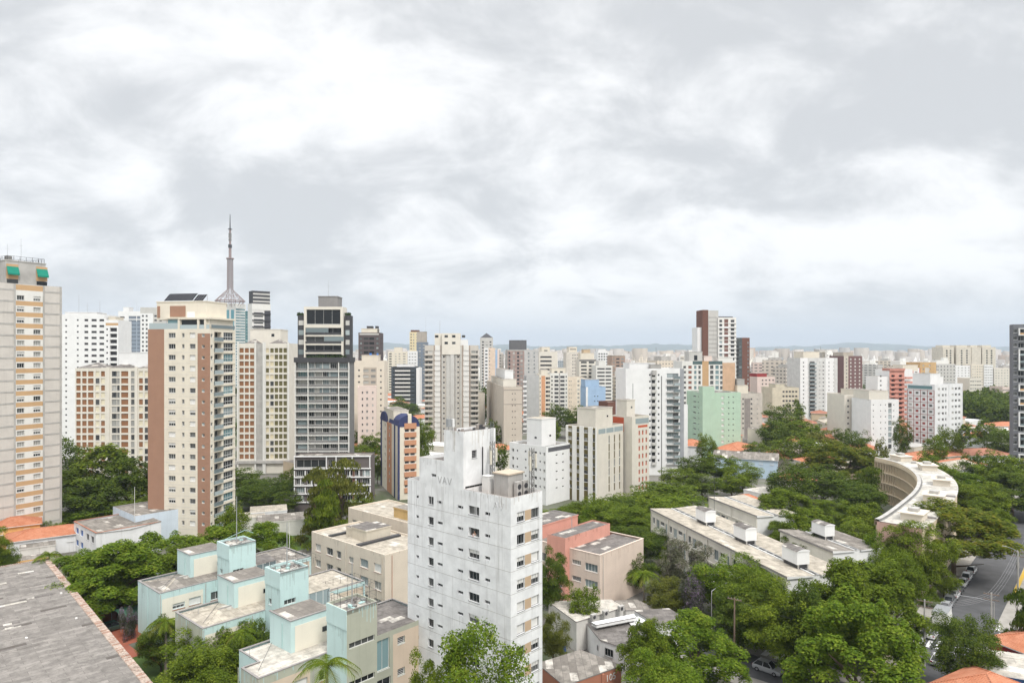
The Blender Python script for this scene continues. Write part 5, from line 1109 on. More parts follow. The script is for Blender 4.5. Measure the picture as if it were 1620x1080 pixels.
# white block and the olive and orange pair at the grid angle
b = tower('apartment_tower', 'bright white stepped block with tiny windows behind the foreground white tower', 864, 222, 48, 806, 903, 706, WHITE, 1, frame=FRAMEW)
W_, L, H = b.W, b.L, b.H
b.grid(*b.l, H, 2.72, [(.1, .9, 1.1, 1, 'g'), (.22, .7, .7, 1.2, 'd'), (.45, .7, .7, 1.3, 'd'), (.62, 1.1, 1.1, 1, 'g'), (.72, 1.1, 1.1, 1, 'g'), (.84, .6, .7, 1.3, 'd'), (.95, .9, 1, 1, 'c')], 2, 1.4)
b.grid(*b.r, H, 2.72, [(.42, 1.1, .5, 1.3, 'd'), (.68, 1.1, .5, 1.3, 'd')], 2, 2.2, [(.08, .98, H - 2.0, H - .6, wall((.12, .12, .13)))])
b.face(*b.e, -1, H); b.face(*b.bk, -1, H); b.roof(W_, L, H, ROOFG)
b.lid('penthouse', 2, L * .22, 9.5, L * .62, H - .6, H + 8.5, WHITE, ROOFL, (('l', .6, 2.5, .9, .6), ('r', .6, 3, .9, .6))); b.done()
b = tower('apartment_tower', 'tower with olive green panels between white fins, left half of the olive and orange pair', 944, 224, 48, 896, 986, 676, wall((.66, .62, .54), .06, .10), 1, frame=FRAMEW)
W_, L, H = b.W, b.L, b.H; pm = {'O': OLIVE}
b.grid(*b.l, H, 2.72, [(.12, 1.5, 1.15, 1.2, 'gc'), (.34, 2.2, 1.15, 1.2, 'gcd'), (.62, 2.2, 1.15, 1.2, 'gcd'), (.90, .9, 1.15, 1.2, 'g')], 2, .6, [(.04, .97, -1, H - .3, OLIVE)])
for f in (.0, .215, .455, .74, .97): b.proud(*b.l[:2], f * L, min(L, f * L + (1.7 if .1 < f < .9 else .8)), -1, H, .35, OFFW)
b.grid(*b.r, H, 2.72, [(.46, .8, 2.5, .1, 'OOg'), (.66, .8, 2.5, .1, 'OOg'), (.86, .8, 2.5, .1, 'OOg')], 2, 3.2, pm=pm)
k = MB(); k.box(1.0, -.02, H - 2.3, W_ - .3, .3, H - .7, GLASSP); 
for f in (.33, .63): k.box(f * W_ - .15, -.08, H - 2.4, f * W_ + .15, .2, H - .6, OFFW)
k.build('window_band', b.root); b.face(*b.e, -1, H); b.face(*b.bk, -1, H); b.roof(W_, L, H, ROOFG); b.lid('penthouse', 1.5, L * .12, W_ * .72, L * .72, H - .6, H + 6.0, b.mw, None, (('r', .7, 3.4, .8, .6),)); b.done()
b = tower('apartment_tower', 'tower with rust orange window slots, right half of the olive and orange pair', 1000, 234, 40, 968, 1027, 659, wall((.66, .62, .54), .06, .10), 1, frame=FRAMEW)
W_, L, H = b.W, b.L, b.H; pm = {'X': REDB}
b.grid(*b.r, H, 2.7, [(.42, .8, 1.6, .1, 'X'), (.62, .8, 1.6, .1, 'X'), (.83, .8, 1.6, .1, 'X'), ], 2, 4.0, [(.34, .90, H - 4, H - 3.2, REDB)], pm=pm)
k = MB(); k.box(W_ * .2, -.05, H - 2.6, W_ * .97, .2, H - .8, GLASSP); k.build('window_band', b.root)
b.grid(*b.l, H, 2.7, [(.3, 2, 1.3, 1, 'g')], 2, 4, [(.05, .6, H - 5.5, H - .5, REDB)]); b.face(*b.e, -1, H); b.face(*b.bk, -1, H); b.roof(W_, L, H, ROOFG); b.lid('penthouse', 2, L * .45, W_ * .7, L * .95, H - .6, H + 5.4, b.mw, None, (('r', .6, 3, .8, .7),)); b.done()
b = tower('apartment_block', 'low brown gabled block showing behind the olive tower roof', 962, 330, 20, 958, 985, 636, DBROWN, 0, L=10); std(b, 3); b.done()

# big white slab
b = tower('apartment_tower', 'tall white slab with a blank front and two columns of small balconies right of centre', 990, 276, 3, 984, 1082, 583, WHITE, 1, L=20, frame=FRAMEW)
W_, H = b.W, b.H
Z = std(b, 2.66, rc=[(.415, .7, .8, 1.2, 'd'), (.475, 1.5, 1.9, .3, 'd'), (.565, .7, .8, 1.2, 'd'), (.76, 2.6, 1.8, .4, 'p'), (.86, 2.2, 1.8, .4, 'pgc')], rz=[(.118, .126, 0, H - 6, CHAR), (.605, .622, 0, H - 3, wall((.2, .2, .2))), (.93, 1, 0, H, wall((.35, .36, .38)))], top=1.5, lids=((.1, .55, .2, .8, 2.2), (.44, .62, .05, .4, 1.6, CONC)))
for z in Z: b.balcony(*b.r[:2], .445 * W_, .075 * W_, z, .9, 'solid', LGREY, LGREY); b.balcony(*b.r[:2], .70 * W_, .12 * W_, z, .8, 'bars', LGREY, STEEL); b.balcony(*b.r[:2], .825 * W_, .1 * W_, z, .8, 'glass', LGREY, GLASSP)
k = MB(); k.tube((.48 * W_, -.6, H - 2.6), (.48 * W_, -.6, H - .6), 1.0, 1.0, CONC, 10); k.build('balcony_cap', b.root); b.done()
b = tower('apartment_tower', 'low white annexe slab at the right foot of the tall white slab', 1078, 290, 3, 1072, 1088, 640, WHITE, 0, L=12); std(b, 2.8); b.done()

# right cluster
b = tower('apartment_tower', 'tallest brown and white tower with stacked white balconies right of centre', 1136, 470, 4, 1112, 1162, 0, OFFW, 1, W=12.8, L=16, H=top_z(502, 470))
W_, H = b.W, b.H
Z = std(b, 2.9, rc=[(.15, 2, 1.7, .6, 'gp'), (.45, 2.8, 2.6, .1, 'R'), (.80, 2.6, 1.7, .6, 'gd')], pm={'R': wall((.22, .12, .10))}, band=None, top=1)
for i, z in enumerate(Z):
    if i % 2 == 0: b.proud(*b.r[:2], 0, W_ * .62, z - .6, z + .6, .3, WHITE)
    b.proud(*b.r[:2], W_ * .63, W_, z - .3, z + .35, .5, WHITE)
k = MB(); HT = top_z(490, 470); k.box(-10.5, 1.2, -1, -6.5, 14, HT, DBROWN, ROOFK); k.box(-6.49, 1.0, -1, .6, 14, HT - .4, LGREY, ROOFK); k.box(-13.5, 3, -1, -10.52, 14, HT - 12, WHITE, ROOFG)
for z in np.arange(40, HT - 4, 3.0): k.box(-6.2, .95, z, -.5, 1.1, z + .9, GREYB)
k.build('core_wall', b.root); k = MB(); k.box(2, 4, H - .6, 12, 10, H + .8, CHAR); k.build('penthouse', b.root); b.done()
b = tower('apartment_tower', 'dark brown slim tower with railed balconies tucked right of the tallest brown tower', 1174, 500, 25, 1163, 1186, 534, DBROWN, 1); 
std(b, 3, rc=[(.8, 1.2, 1.6, .6, 'p')], lc=[(.3, 3, 1.7, .6, 'g'), (.7, 3, 1.7, .6, 'p')], lm=wall((.16, .17, .17)), top=2); b.done()
b = tower('apartment_block', 'broad white, brown and glass block with two tan panels behind the green one', 1079, 400, 3, 1074, 1163, 571, OFFW, 1, L=18, frame=FRAMEW)
W_, H = b.W, b.H
std(b, 3.0, rc=[(.05, 1.6, 1.5, .7, 'g'), (.15, 2, 1.7, .6, 'R'), (.25, 1.4, 2, .4, 'b'), (.33, 1.4, 2, .4, 'g'), (.56, 2, 2.2, .3, 'g'), (.66, 2, 2.2, .3, 'b'), (.74, 1.5, 2, .3, 'g')], pm={'R': wall((.28, .13, .10))}, rz=[(.38, .5, 0, H, TANB), (.76, 1, 0, H - 1, wall((.62, .42, .28))), (.2, .38, H - 2, H, wall((.10, .15, .15))), (.5, .76, H - 2, H, wall((.10, .15, .15)))], top=2, lids=((.15, .4, .1, .6, 5.5, LGREY, (('r', .5, 1, 2, 3),)), (.7, .98, .1, .6, 2, OFFW), (.45, .6, .2, .6, 3, PINKW))); b.done()
b = tower('apartment_block', 'mint green block with a projecting stair bay, largest green building right of centre', 1112, 322, 10, 1082, 1172, 621, GREEN, 1, L=18, frame=FRAMEW)
W_, L, H = b.W, b.L, b.H
std(b, 2.62, rc=[(.06, .8, .8, 1.2, 'd'), (.22, .6, .7, 1.2, 'd'), (.52, 1.3, 1.1, .9, 's'), (.68, .6, .6, 1.3, 'd'), (.8, .6, .6, 1.3, 'd')], lc=[(.5, 3.2, .6, 1.3, 'd'), (.8, 3.2, .6, 1.3, 'd'), (.95, 2, .8, 1.2, 'd')], roofm=ROOFK, par=.2)
k = MB(); k.box(-.6, -1.0, -1, W_ * .28, 3, H + 3.0, GREEN, ROOFG); k.build('stair_bay', b.root); b.done()
b = tower('apartment_block', 'grey beige block with a sunken dark bay right of the mint green building', 1168, 395, 4, 1162, 1206, 622, wall((.56, .52, .46)), 1, L=16); std(b, 2.8, rc=[(.06, .8, 1, 1, 'd'), (.2, .8, 1, 1, 'd'), (.55, 1, 1, 1, 'd'), (.8, .7, .7, 1, 'c')], rz=[(.25, .5, 0, b.H - 3, wall((.30, .27, .25)))], top=2, lids=((.05, .5, .2, .9, 4.5, CREAM), (.1, .4, .3, .8, 8, GREYB))); b.done()
b = tower('apartment_tower', 'pale grey twin tower with stacked glass balconies, left of the brown white window tower', 1266, 500, 8, 1258, 1325, 566, wall((.64, .64, .62)), 1, L=18, frame=FRAMEW)
Z = std(b, 2.9, rc=[(.09, 1, 1, 1, 'd'), (.32, 4, 1.6, .7, 'g'), (.52, 1.2, .9, 1, 'c'), (.62, 1.2, .9, 1, 'd'), (.77, .8, .9, 1, 'd'), (.9, .8, .9, 1, 'c')], rz=[(0, .2, 0, b.H, WHITE), (.68, .9, 0, b.H, WHITE)], top=2, lids=((.12, .7, .1, .8, 4.5, CREAM), (.55, .75, .1, .5, 6, LGREY)))
for z in Z: b.balcony(*b.r[:2], .24 * b.W, .17 * b.W, z, 1.2, 'glass', WHITE, GLASSP)
b.done()
b = tower('apartment_tower', 'chocolate brown tower with neat white window rows right of the pale grey twin', 1335, 560, 12, 1322, 1364, 563, wall((.19, .115, .11), .05, .04), 1, L=18, frame=FRAMEW); std(b, 2.95, rc=[(.15, 1.1, 1.1, 1, 'd'), (.38, 1.4, 1.3, .9, 's'), (.62, 1.4, 1.3, .9, 's'), (.86, 1.4, 1.3, .9, 's')], rz=[(0, .24, 0, b.H, wall((.60, .56, .48)))], lids=((.05, .6, .1, .8, 3, wall((.5, .45, .38))),)); b.done()
b = tower('apartment_block', 'ivory block with rust brown pilasters and dark square windows in front of the wood', 1336, 335, 4, 1330, 1385, 624, IVORY, 1, L=16)
Z = std(b, 2.8, rc=[(.12, .9, .9, 1, 'd'), (.38, 1.8, 1.7, .5, '!1.0d'), (.58, 1.3, 1.1, .9, 'd'), (.72, 1.3, 1.1, .9, 'd'), (.88, 1.3, 1.1, .9, 'd')], rz=[(.46, .50, 0, b.H, wall((.5, .22, .12))), (.65, .68, 0, b.H, wall((.5, .22, .12))), (.80, .83, 0, b.H, wall((.5, .22, .12)))], lids=((.4, 1, .1, .9, 2.2, CREAM),), top=1.6); b.done()
b = tower('apartment_block', 'plain white block with one glazed stair column joined to the ivory pilastered block', 1378, 318, 4, 1372, 1422, 632, WHITE, 1, L=16, frame=FRAMEW); std(b, 2.75, rc=[(.09, .5, .6, 1.2, 'd'), (.35, .5, .6, 1.2, 'd'), (.52, .5, .6, 1.2, 'd'), (.68, 1.7, 2.2, .2, 'gpp'), (.82, .5, .6, 1.2, 'd')], lids=((.0, .7, .1, .9, 4, IVORY),)); b.done()
b = tower('apartment_tower', 'salmon framed white tower with rounded open balconies behind the white stair column block', 1407, 425, 6, 1390, 1434, 585, WHITE, 1, L=14, W=10)
Z = std(b, 2.85, rc=[(.25, 2.4, 1.6, .6, '!1.2d'), (.75, 2.4, 1.6, .6, '!1.2d')], top=2.5, rm=wall((.62, .30, .24)), lids=((0, 1, -.05, .5, .9, wall((.62, .30, .24))), (1.0, 2.0, .1, .8, 3, CREAM)))
for z in Z: b.balcony(*b.r[:2], 0, b.W, z, .8, 'solid', wall((.6, .28, .22)), wall((.6, .28, .22))); b.balcony(*b.r[:2], 1.05 * b.W, b.W * .45, z, .6, 'solid', wall((.6, .28, .22)), wall((.6, .28, .22)))
k = MB(); k.box(-7, 1, -1, -.02, 13, b.H - 4, WHITE, ROOFG); k.box(10.02, 1, -1, 16, 13, b.H + .5, WHITE, ROOFG)
for z in Z: k.box(-5.5, .93, z + 1, -4.6, 1.1, z + 1.9, DARKM)
k.build('side_wing', b.root); b.done()
b = tower('apartment_tower', 'white tower with red corner stripes behind the brown gridded block', 1434, 450, 6, 1428, 1456, 582, WHITE, 0, L=14); std(b, 2.9, rc=[(.3, 1, 1, 1, 'd'), (.7, 2, .8, 1, 'c')], rz=[(.45, .5, 0, b.H, REDB), (.93, 1, 0, b.H, REDB)], lids=((.1, .5, .1, .6, 2),)); b.done()
b = tower('apartment_tower', 'ochre topped tower behind the brown gridded white block', 1456, 520, 6, 1450, 1481, 573, wall((.62, .42, .22)), 0, L=16); std(b, 2.9, rc=[(.2, 1.4, 1.3, 1, 'c'), (.6, 1.4, 1.3, 1, 'c')], rz=[(.3, .55, 0, b.H - 4, wall((.6, .56, .5)))]); b.done()
b = tower('apartment_block', 'white block with a brown grid of small windows and a long pale flank at right', 1478, 330, 28, 1435, 1523, 608, WHITED, 1, frame=FRAMEW)
W_, L, H = b.W, b.L, b.H; GRD = wall((.30, .12, .10), .05, .05)
Z = b.grid(*b.l, H, 2.95, [(.12, 1.5, 1.2, .9, 'gRc'), (.37, 1.5, 1.2, .9, 'gRR'), (.62, 1.5, 1.2, .9, 'gR'), (.87, 1.5, 1.2, .9, 'gRR')], 1, 3.0, pm={'R': wall((.36, .10, .09))})
for z in Z + [H - 3.0]: b.proud(*b.l[:2], 0, L, z - .1, z + .1, .05, GRD)
for f in (.0, .245, .495, .745, .985): b.proud(*b.l[:2], f * L, f * L + .25, 0, H - 2.8, .07, GRD)
k = MB(); k.box(-.05, 1, H - 2.4, .2, L - .5, H - .8, GLASSB); k.build('window_band', b.root)
b.grid(*b.r, H, 2.95, [(.16, 1.8, 1.2, .9, 'c'), (.30, 1.8, 1.2, .9, 'g'), (.40, 1.2, 1.2, .9, 'g'), (.64, 1.8, 1.2, .9, 'c'), (.76, 1.8, 1.2, .9, 'g'), (.88, 1.8, 1.2, .9, 'g')], 1, 1.0)
for f in (.01, .5, .97): b.proud(*b.r[:2], f * W_, f * W_ + .4, 0, H, .2, WHITED)
b.face(*b.e, -1, H); b.face(*b.bk, -1, H); b.roof(W_, L, H, ROOFG); b.lid('penthouse', W_ * .15, L * .3, W_ * .5, L * .95, H - .6, H + 5, WHITE); b.lid('penthouse', W_ * .5 + .3, L * .4, W_ * .7, L * .8, H - .6, H + 3.4, WHITE); b.done()
for i, (xa, xb) in enumerate(((1492, 1509), (1513, 1537), (1537.5, 1552), (1554, 1575))):
    b = tower('apartment_tower', ('narrowest of four matching beige towers far right, standing apart on the left', 'beige tower with two dark balcony columns, second of four in the far right group', 'plain flanked beige tower between two balconied ones of the far right group', 'rightmost of the four matching beige towers beside the dark edge tower')[i], xa, 860, 2, xa - 8, xb, 549, wall((.66, .61, .52)), 0, L=22, )
    b.root['group'] = 'four matching beige towers'
    std(b, 3, rc=([(.35, 2.2, 1.8, .6, 'g'), (.7, 2.2, 1.8, .6, 'g')] if i != 2 else []), top=3, lids=((.15, .85, .2, .8, 2.4, CREAM),)); b.done()
for i, (xa, xb, y, m, lb) in enumerate(((1508, 1536, 578, WHITE, 'low white slab block below the left beige towers'), (1537, 1556, 576, CREAM, 'cream slab block below the middle beige tower'), (1557, 1571, 577, WHITE, 'bright white block below the rightmost beige tower'), (1573, 1597, 582, IVORY, 'ivory block with fine rows beside the dark edge tower'), (1534, 1553, 598, IVORY, 'small cream block alone above the wood at right'), (1586, 1600, 612, PINKW, 'salmon pink low block left of the dark edge tower'))):
    b = tower('apartment_block', lb, xa, 780 if i < 4 else 560, 4, xa - 6, xb, y, m, 0, L=14); std(b, 3, rc=[(f, 1.6, 1.0, 1, 'c') for f in (.12, .3, .5, .7, .88)]); b.done()

b = tower('apartment_tower', 'dark grey tower with white framed balconies at the right edge', 1603, 270, -22, 1597, 1664, 513, wall((.17, .175, .19), .05, .05), 1, frame=FRAMEW)
W_, H = b.W, b.H
Z = std(b, 2.75, rc=[(.06, 1.3, 1.4, .9, 'g'), (.28, 3.6, 1.9, .5, '!.80g'), (.55, 4, 1.9, .5, '!.80g'), (.8, 4, 1.9, .5, '!.80g')], top=1.5, lids=((.55, .9, .2, .8, 2.5, CHAR),), ants=((.6, .5, 2, 4),))
i = 0; zs = list(reversed(Z)); spans = [(0, 1), (3, 3), (8, 1), (10, 1), (12, 2), (15, 2), (18, 1), (20, 2)]
for (s0, n) in spans:
    if s0 + n > len(zs): continue
    zt, zb = zs[s0] + 2.7, zs[s0 + n - 1]
    for (u0, u1, a, c) in ((.13 * W_, .97 * W_, zt - .3, zt), (.13 * W_, .97 * W_, zb - .15, zb + .15), (.13 * W_, .13 * W_ + .35, zb + .151, zt - .301), (.97 * W_ - .35, .97 * W_, zb + .151, zt - .301)): b.proud(*b.r[:2], u0, u1, a, c, 1.0, WHITE)
    for q in range(n): b.proud(*b.r[:2], .15 * W_, .95 * W_, zs[s0 + q] + .16, zs[s0 + q] + .9, .6, TANB if n == 1 else GLASSP)
b.done()
k = None
# ------------------------------------------------------------------ ground, streets
def setting(name, mb, kind='structure'):
    o = mb.build(name); o['kind'] = kind; return o
def ground_mat():
    m, g, bs = base_mat('ground_mix', .95, .1); tc = g.new('ShaderNodeNewGeometry').outputs['Position']
    n = g.noise(tc, .035, 6, .6); n2 = g.noise(tc, .5, 5, .6)
    a = g.mix(g.ramp(n, .42, .56), (.20, .19, .175, 1), (.055, .085, .03, 1)); a = g.mix(g.ramp(n2, .3, .75, 0, .5), a, (.12, .10, .08, 1))
    far = g.ramp(g.noise(tc, .004, 5, .6), .4, .6); a = g.mix(g.math('MULTIPLY', far, .4), a, (.30, .28, .26, 1))
    g.link(a, bs.inputs['Base Color']); return m
k = MB(); k.face([(-16000, -200, 0), (16000, -200, 0), (16000, 19000, 0), (-16000, 19000, 0)], ground_mat()); setting('ground', k)
ASPH = wall((.105, .105, .108), .22, .0, .9, .25); PAVE = wall((.34, .32, .29), .18, 0, .9, .4); PAINT = wall((.72, .72, .70), .12, 0, .7, 1.5); YEL = wall((.55, .36, .06), .1, 0)
def strip(a0, a1, b0, b1, z): return [tuple(AB(a0, b0, z)), tuple(AB(a1, b0, z)), tuple(AB(a1, b1, z)), tuple(AB(a0, b1, z))][::-1]
k = MB(); k.face(strip(20, 420, 87.6, 97.2, .012), ASPH); k.face(strip(58.5, 66.5, 25, 87.6, .016), ASPH); k.face(strip(96, 105, 97.2, 190, .016), ASPH); setting('road', k)
k = MB()
def slab(a0, a1, b0, b1):
    q = strip(a0, a1, b0, b1, .14); k.face(q, PAVE)
    for i in range(4): a, c = q[i], q[(i + 1) % 4]; k.face([a, c, (c[0], c[1], 0), (a[0], a[1], 0)], PAVE)
for a0, a1, b0, b1 in ((66.5, 300, 84.8, 87.6), (20, 58.5, 84.8, 87.6), (105, 300, 97.2, 101), (20, 96, 97.2, 99.6), (66.5, 70, 40, 84.8), (55, 58.5, 40, 84.8)): slab(a0, a1, b0, b1)
setting('pavement', k)
k = MB()
for i in range(7): b0 = 88.1 + i * 1.3; k.face(strip(89.2, 93.4, b0, b0 + .62, .022), PAINT)
for i in range(8): a0 = 96.5 + i * 1.05; k.face(strip(a0, a0 + .55, 98.0, 102.2, .024), PAINT)
k.face(strip(105.2, 108, 97.4, 97.9, .15), PAINT)
for i in range(3): k.face(strip(67.2 , 70.0 , 70 + i * 2.2, 71 + i * 2.2, .15), PAINT)
setting('road_marking', k)
k = MB(); k.face(strip(126, 200, 97.3, 98.0, .16), YEL); setting('kerb_paint', k)
k = MB(); k.face(strip(-3, 4, -30, -12, .02), wall((.40, .13, .08), .12, 0)); k.face(strip(-14, -1, -12, -6, .02), wall((.34, .12, .08), .12, 0)); setting('driveway', k)
k = MB(); k.face(strip(-30, 12, -6, 12, .006), wall((.07, .12, .03), .2, 0)); k.face(strip(42, 60, -70, -40, .006), wall((.09, .14, .04), .2, 0)); setting('lawn', k)

# ------------------------------------------------------------------ trees
def leaf_mat(name, dark, mid, lite, sc=.45):
    m, g, bs = base_mat(name, .8, .08); tc = g.new('ShaderNodeNewGeometry'); oi = g.new('ShaderNodeObjectInfo').outputs['Random']
    n = g.noise(tc.outputs['Position'], sc, 3, .6); r = tc.outputs['Random Per Island']
    f = g.math('ADD', g.math('MULTIPLY', n, .7), g.math('MULTIPLY', r, .3))
    a = g.mix(g.ramp(f, .28, .50), c4(dark), c4(mid)); a = g.mix(g.ramp(f, .50, .70), a, c4(lite))
    a = g.mix(g.math('MULTIPLY', oi, .35), a, c4([mid[0] * .6, mid[1] * .75, mid[2] * .8]))
    g.link(a, bs.inputs['Base Color']); out = g.n['Material Output']; tr = g.new('ShaderNodeBsdfTranslucent'); g.link(a, tr.inputs[0]); mx = g.new('ShaderNodeMixShader'); mx.inputs[0].default_value = .28
    g.link(bs.outputs[0], mx.inputs[1]); g.link(tr.outputs[0], mx.inputs[2]); g.link(mx.outputs[0], out.inputs[0]); return m
LEAF = {'mid': leaf_mat('leaf_mid', (.055, .085, .009), (.12, .168, .015), (.215, .26, .027)), 'bright': leaf_mat('leaf_bright', (.055, .095, .010), (.122, .188, .015), (.235, .285, .032)),
        'dark': leaf_mat('leaf_dark', (.038, .064, .010), (.086, .126, .017), (.16, .20, .028)), 'olive': leaf_mat('leaf_olive', (.06, .068, .014), (.13, .142, .024), (.22, .215, .045)),
        'grey': leaf_mat('leaf_grey', (.075, .08, .045), (.15, .15, .085), (.25, .20, .20)), 'gold': leaf_mat('leaf_gold', (.055, .082, .010), (.125, .158, .015), (.24, .21, .026)),
        'purple': leaf_mat('leaf_purple', (.06, .08, .03), (.12, .12, .09), (.34, .22, .38))}
BARK = wall((.12, .09, .065), .2, 0); BARKG = wall((.22, .19, .16), .2, 0)
def crown_mesh(kind, n, ls, seed):
    """unit crown (1 wide, 1 high) of n small leaf clumps of size ls spread over irregular lobes"""
    rg = np.random.default_rng(seed); lobes = []
    if kind == 'umbrella':
        for i in range(75):
            a, r = rg.uniform(0, 6.283), math.sqrt(rg.uniform(0, 1)) * .42; z = .88 - 3.0 * r * r + rg.uniform(-.20, .04); lobes.append((r * math.cos(a), r * math.sin(a), z, rg.uniform(.045, .10), rg.uniform(.07, .13)))
        for i in range(22):
            a, r = rg.uniform(0, 6.283), rg.uniform(.12, .38); lobes.append((r * math.cos(a), r * math.sin(a), rg.uniform(.15, .5), rg.uniform(.05, .10), rg.uniform(.06, .11)))
    elif kind == 'casuarina':
        for i in range(26):
            z = rg.uniform(.06, .95); r = .30 * (1 - z) ** .6 * rg.uniform(.3, 1.1); a = rg.uniform(0, 6.283); lobes.append((r * math.cos(a), r * math.sin(a), z, rg.uniform(.08, .15), rg.uniform(.05, .1)))
    elif kind == 'bush':
        for i in range(18):
            a, r = rg.uniform(0, 6.283), math.sqrt(rg.uniform(0, 1)) * .38; lobes.append((r * math.cos(a), r * math.sin(a), rg.uniform(.15, .78) * (1 - r), rg.uniform(.12, .2), rg.uniform(.15, .24)))
    else:
        for i in range(85):
            v = rg.normal(size=3); v /= np.linalg.norm(v); q = rg.uniform(.35, 1.12) ** .5; lobes.append((v[0] * .37 * q, v[1] * .37 * q, .5 + v[2] * .36 * q + .03, rg.uniform(.045, .125), rg.uniform(.05, .115)))
        for i in range(12): v = rg.normal(size=3); v /= np.linalg.norm(v); lobes.append((v[0] * .22, v[1] * .22, .52 + v[2] * .2, rg.uniform(.13, .18), rg.uniform(.13, .17)))
    lobes = np.array(lobes); w = lobes[:, 3] ** 2; li = rg.choice(len(lobes), n, p=w / w.sum()); d = rg.normal(size=(n, 3)); d /= np.linalg.norm(d, axis=1)[:, None]
    d[:, 2] = np.where(d[:, 2] < -.25, -d[:, 2], d[:, 2]); rad = rg.uniform(.35, 1.08, n) ** .6
    p = lobes[li, :3] + d * rad[:, None] * np.stack([lobes[li, 3], lobes[li, 3], lobes[li, 4]], 1)
    lo, hi = np.percentile(p, 1.5, axis=0), np.percentile(p, 98.5, axis=0); zc = p[:, 2]; sc = (hi - lo)[:2].max()
    p = np.stack([(p[:, 0] - (lo[0] + hi[0]) / 2) / sc, (p[:, 1] - (lo[1] + hi[1]) / 2) / sc, (p[:, 2] - lo[2]) / (hi[2] - lo[2])], 1)
    nr = d * .7 + np.array([0, 0, .75]) + rg.normal(size=(n, 3)) * .45; nr /= np.linalg.norm(nr, axis=1)[:, None]
    t = np.cross(nr, rg.normal(size=(n, 3))); t /= np.linalg.norm(t, axis=1)[:, None]; b = np.cross(nr, t); s = ls * rg.uniform(.6, 1.35, n)[:, None]
    if kind == 'casuarina': t = t * .35 + np.array([0, 0, -.9])
    V = np.stack([p - t * s, p + b * s * .62 - nr * s * .12, p + t * s, p - b * s * .62 - nr * s * .12], 1).reshape(-1, 3)
    me = bpy.data.meshes.new('crown'); me.vertices.add(4 * n); me.vertices.foreach_set('co', V.ravel()); me.loops.add(4 * n); me.loops.foreach_set('vertex_index', np.arange(4 * n)); me.polygons.add(n); me.polygons.foreach_set('loop_start', np.arange(0, 4 * n, 4)); me.update(calc_edges=True)
    return me
def trunk_mesh(kind, seed, bark):
    rg = random.Random(seed); k = MB(); top = .55 if kind != 'casuarina' else .9; pts = [(0, 0, -.05)]
    for i in range(1, 4): pts.append((rg.uniform(-.02, .02) * i, rg.uniform(-.02, .02) * i, top * i / 4))
    for i in range(3): k.tube(pts[i], pts[i + 1], .032 - .006 * i, .026 - .006 * i, bark, 7)
    for i in range(8 if kind != 'casuarina' else 12):
        a = rg.uniform(0, 6.28); s = pts[rg.choice((1, 2, 3))]; r = rg.uniform(.18, .36) * (.5 if kind == 'casuarina' else 1); z = s[2] + rg.uniform(.12, .34); m = (s[0] + r * .55 * math.cos(a), s[1] + r * .55 * math.sin(a), s[2] + (z - s[2]) * .5); e = (s[0] + r * math.cos(a + .3), s[1] + r * math.sin(a + .3), z)
        k.tube(s, m, .016, .011, bark, 5, False); k.tube(m, e, .011, .004, bark, 4, False)
    return k.mesh('trunk')
CR = {}
def crown(kind, leaf, big, var):
    key = (kind, leaf, big, var)
    if key not in CR:
        n, ls = ((32000, .0145) if big == 2 else (9000, .023) if big == 1 else (2600, .043)); b = (kind, big, var)
        if b not in CR: CR[b] = crown_mesh(kind, n, ls, 11 + var * 7 + len(kind))
        me = CR[b].copy(); me.materials.append(LEAF[leaf]); CR[key] = me
    return CR[key]
TR = {}
TN = [0]
def tree_at(label, x, y, w, h, kind='round', leaf='mid', big=1, group=None, name='tree', bark=BARK, clear=.28):
    TN[0] += 1; i = TN[0]; t = thing(name, label, 'tree' if kind != 'bush' else 'shrub', (x, y, 0), (i * 1.7) % 6.28, group)
    c0 = h * clear if kind not in ('bush', 'casuarina') else h * .04
    inst('crown', crown(kind, leaf, big, i % 3), t, (0, 0, c0), 0, (w, w * (.88 + .2 * ((i * 37) % 10) / 10), (h - c0) * 1.03))
    if kind != 'bush':
        kk = (kind, i % 3, bark.name)
        if kk not in TR: TR[kk] = trunk_mesh(kind, i, bark)
        s = min(w, h); inst('trunk', TR[kk], t, (0, 0, 0), 0, (w * .8, w * .8, h * .95))
    FOOT.append((x, y, w * .3)); return t
def tree(label, px, ytop, wpx, D, kind='round', leaf='mid', big=1, group=None, **kw):
    p = at(px, ytop, D); kw.setdefault('clear', .45 if label.startswith('giant') else .28); return tree_at(label, p.x, p.y, wpx / F * D, p.z, kind, leaf, big, group, **kw)
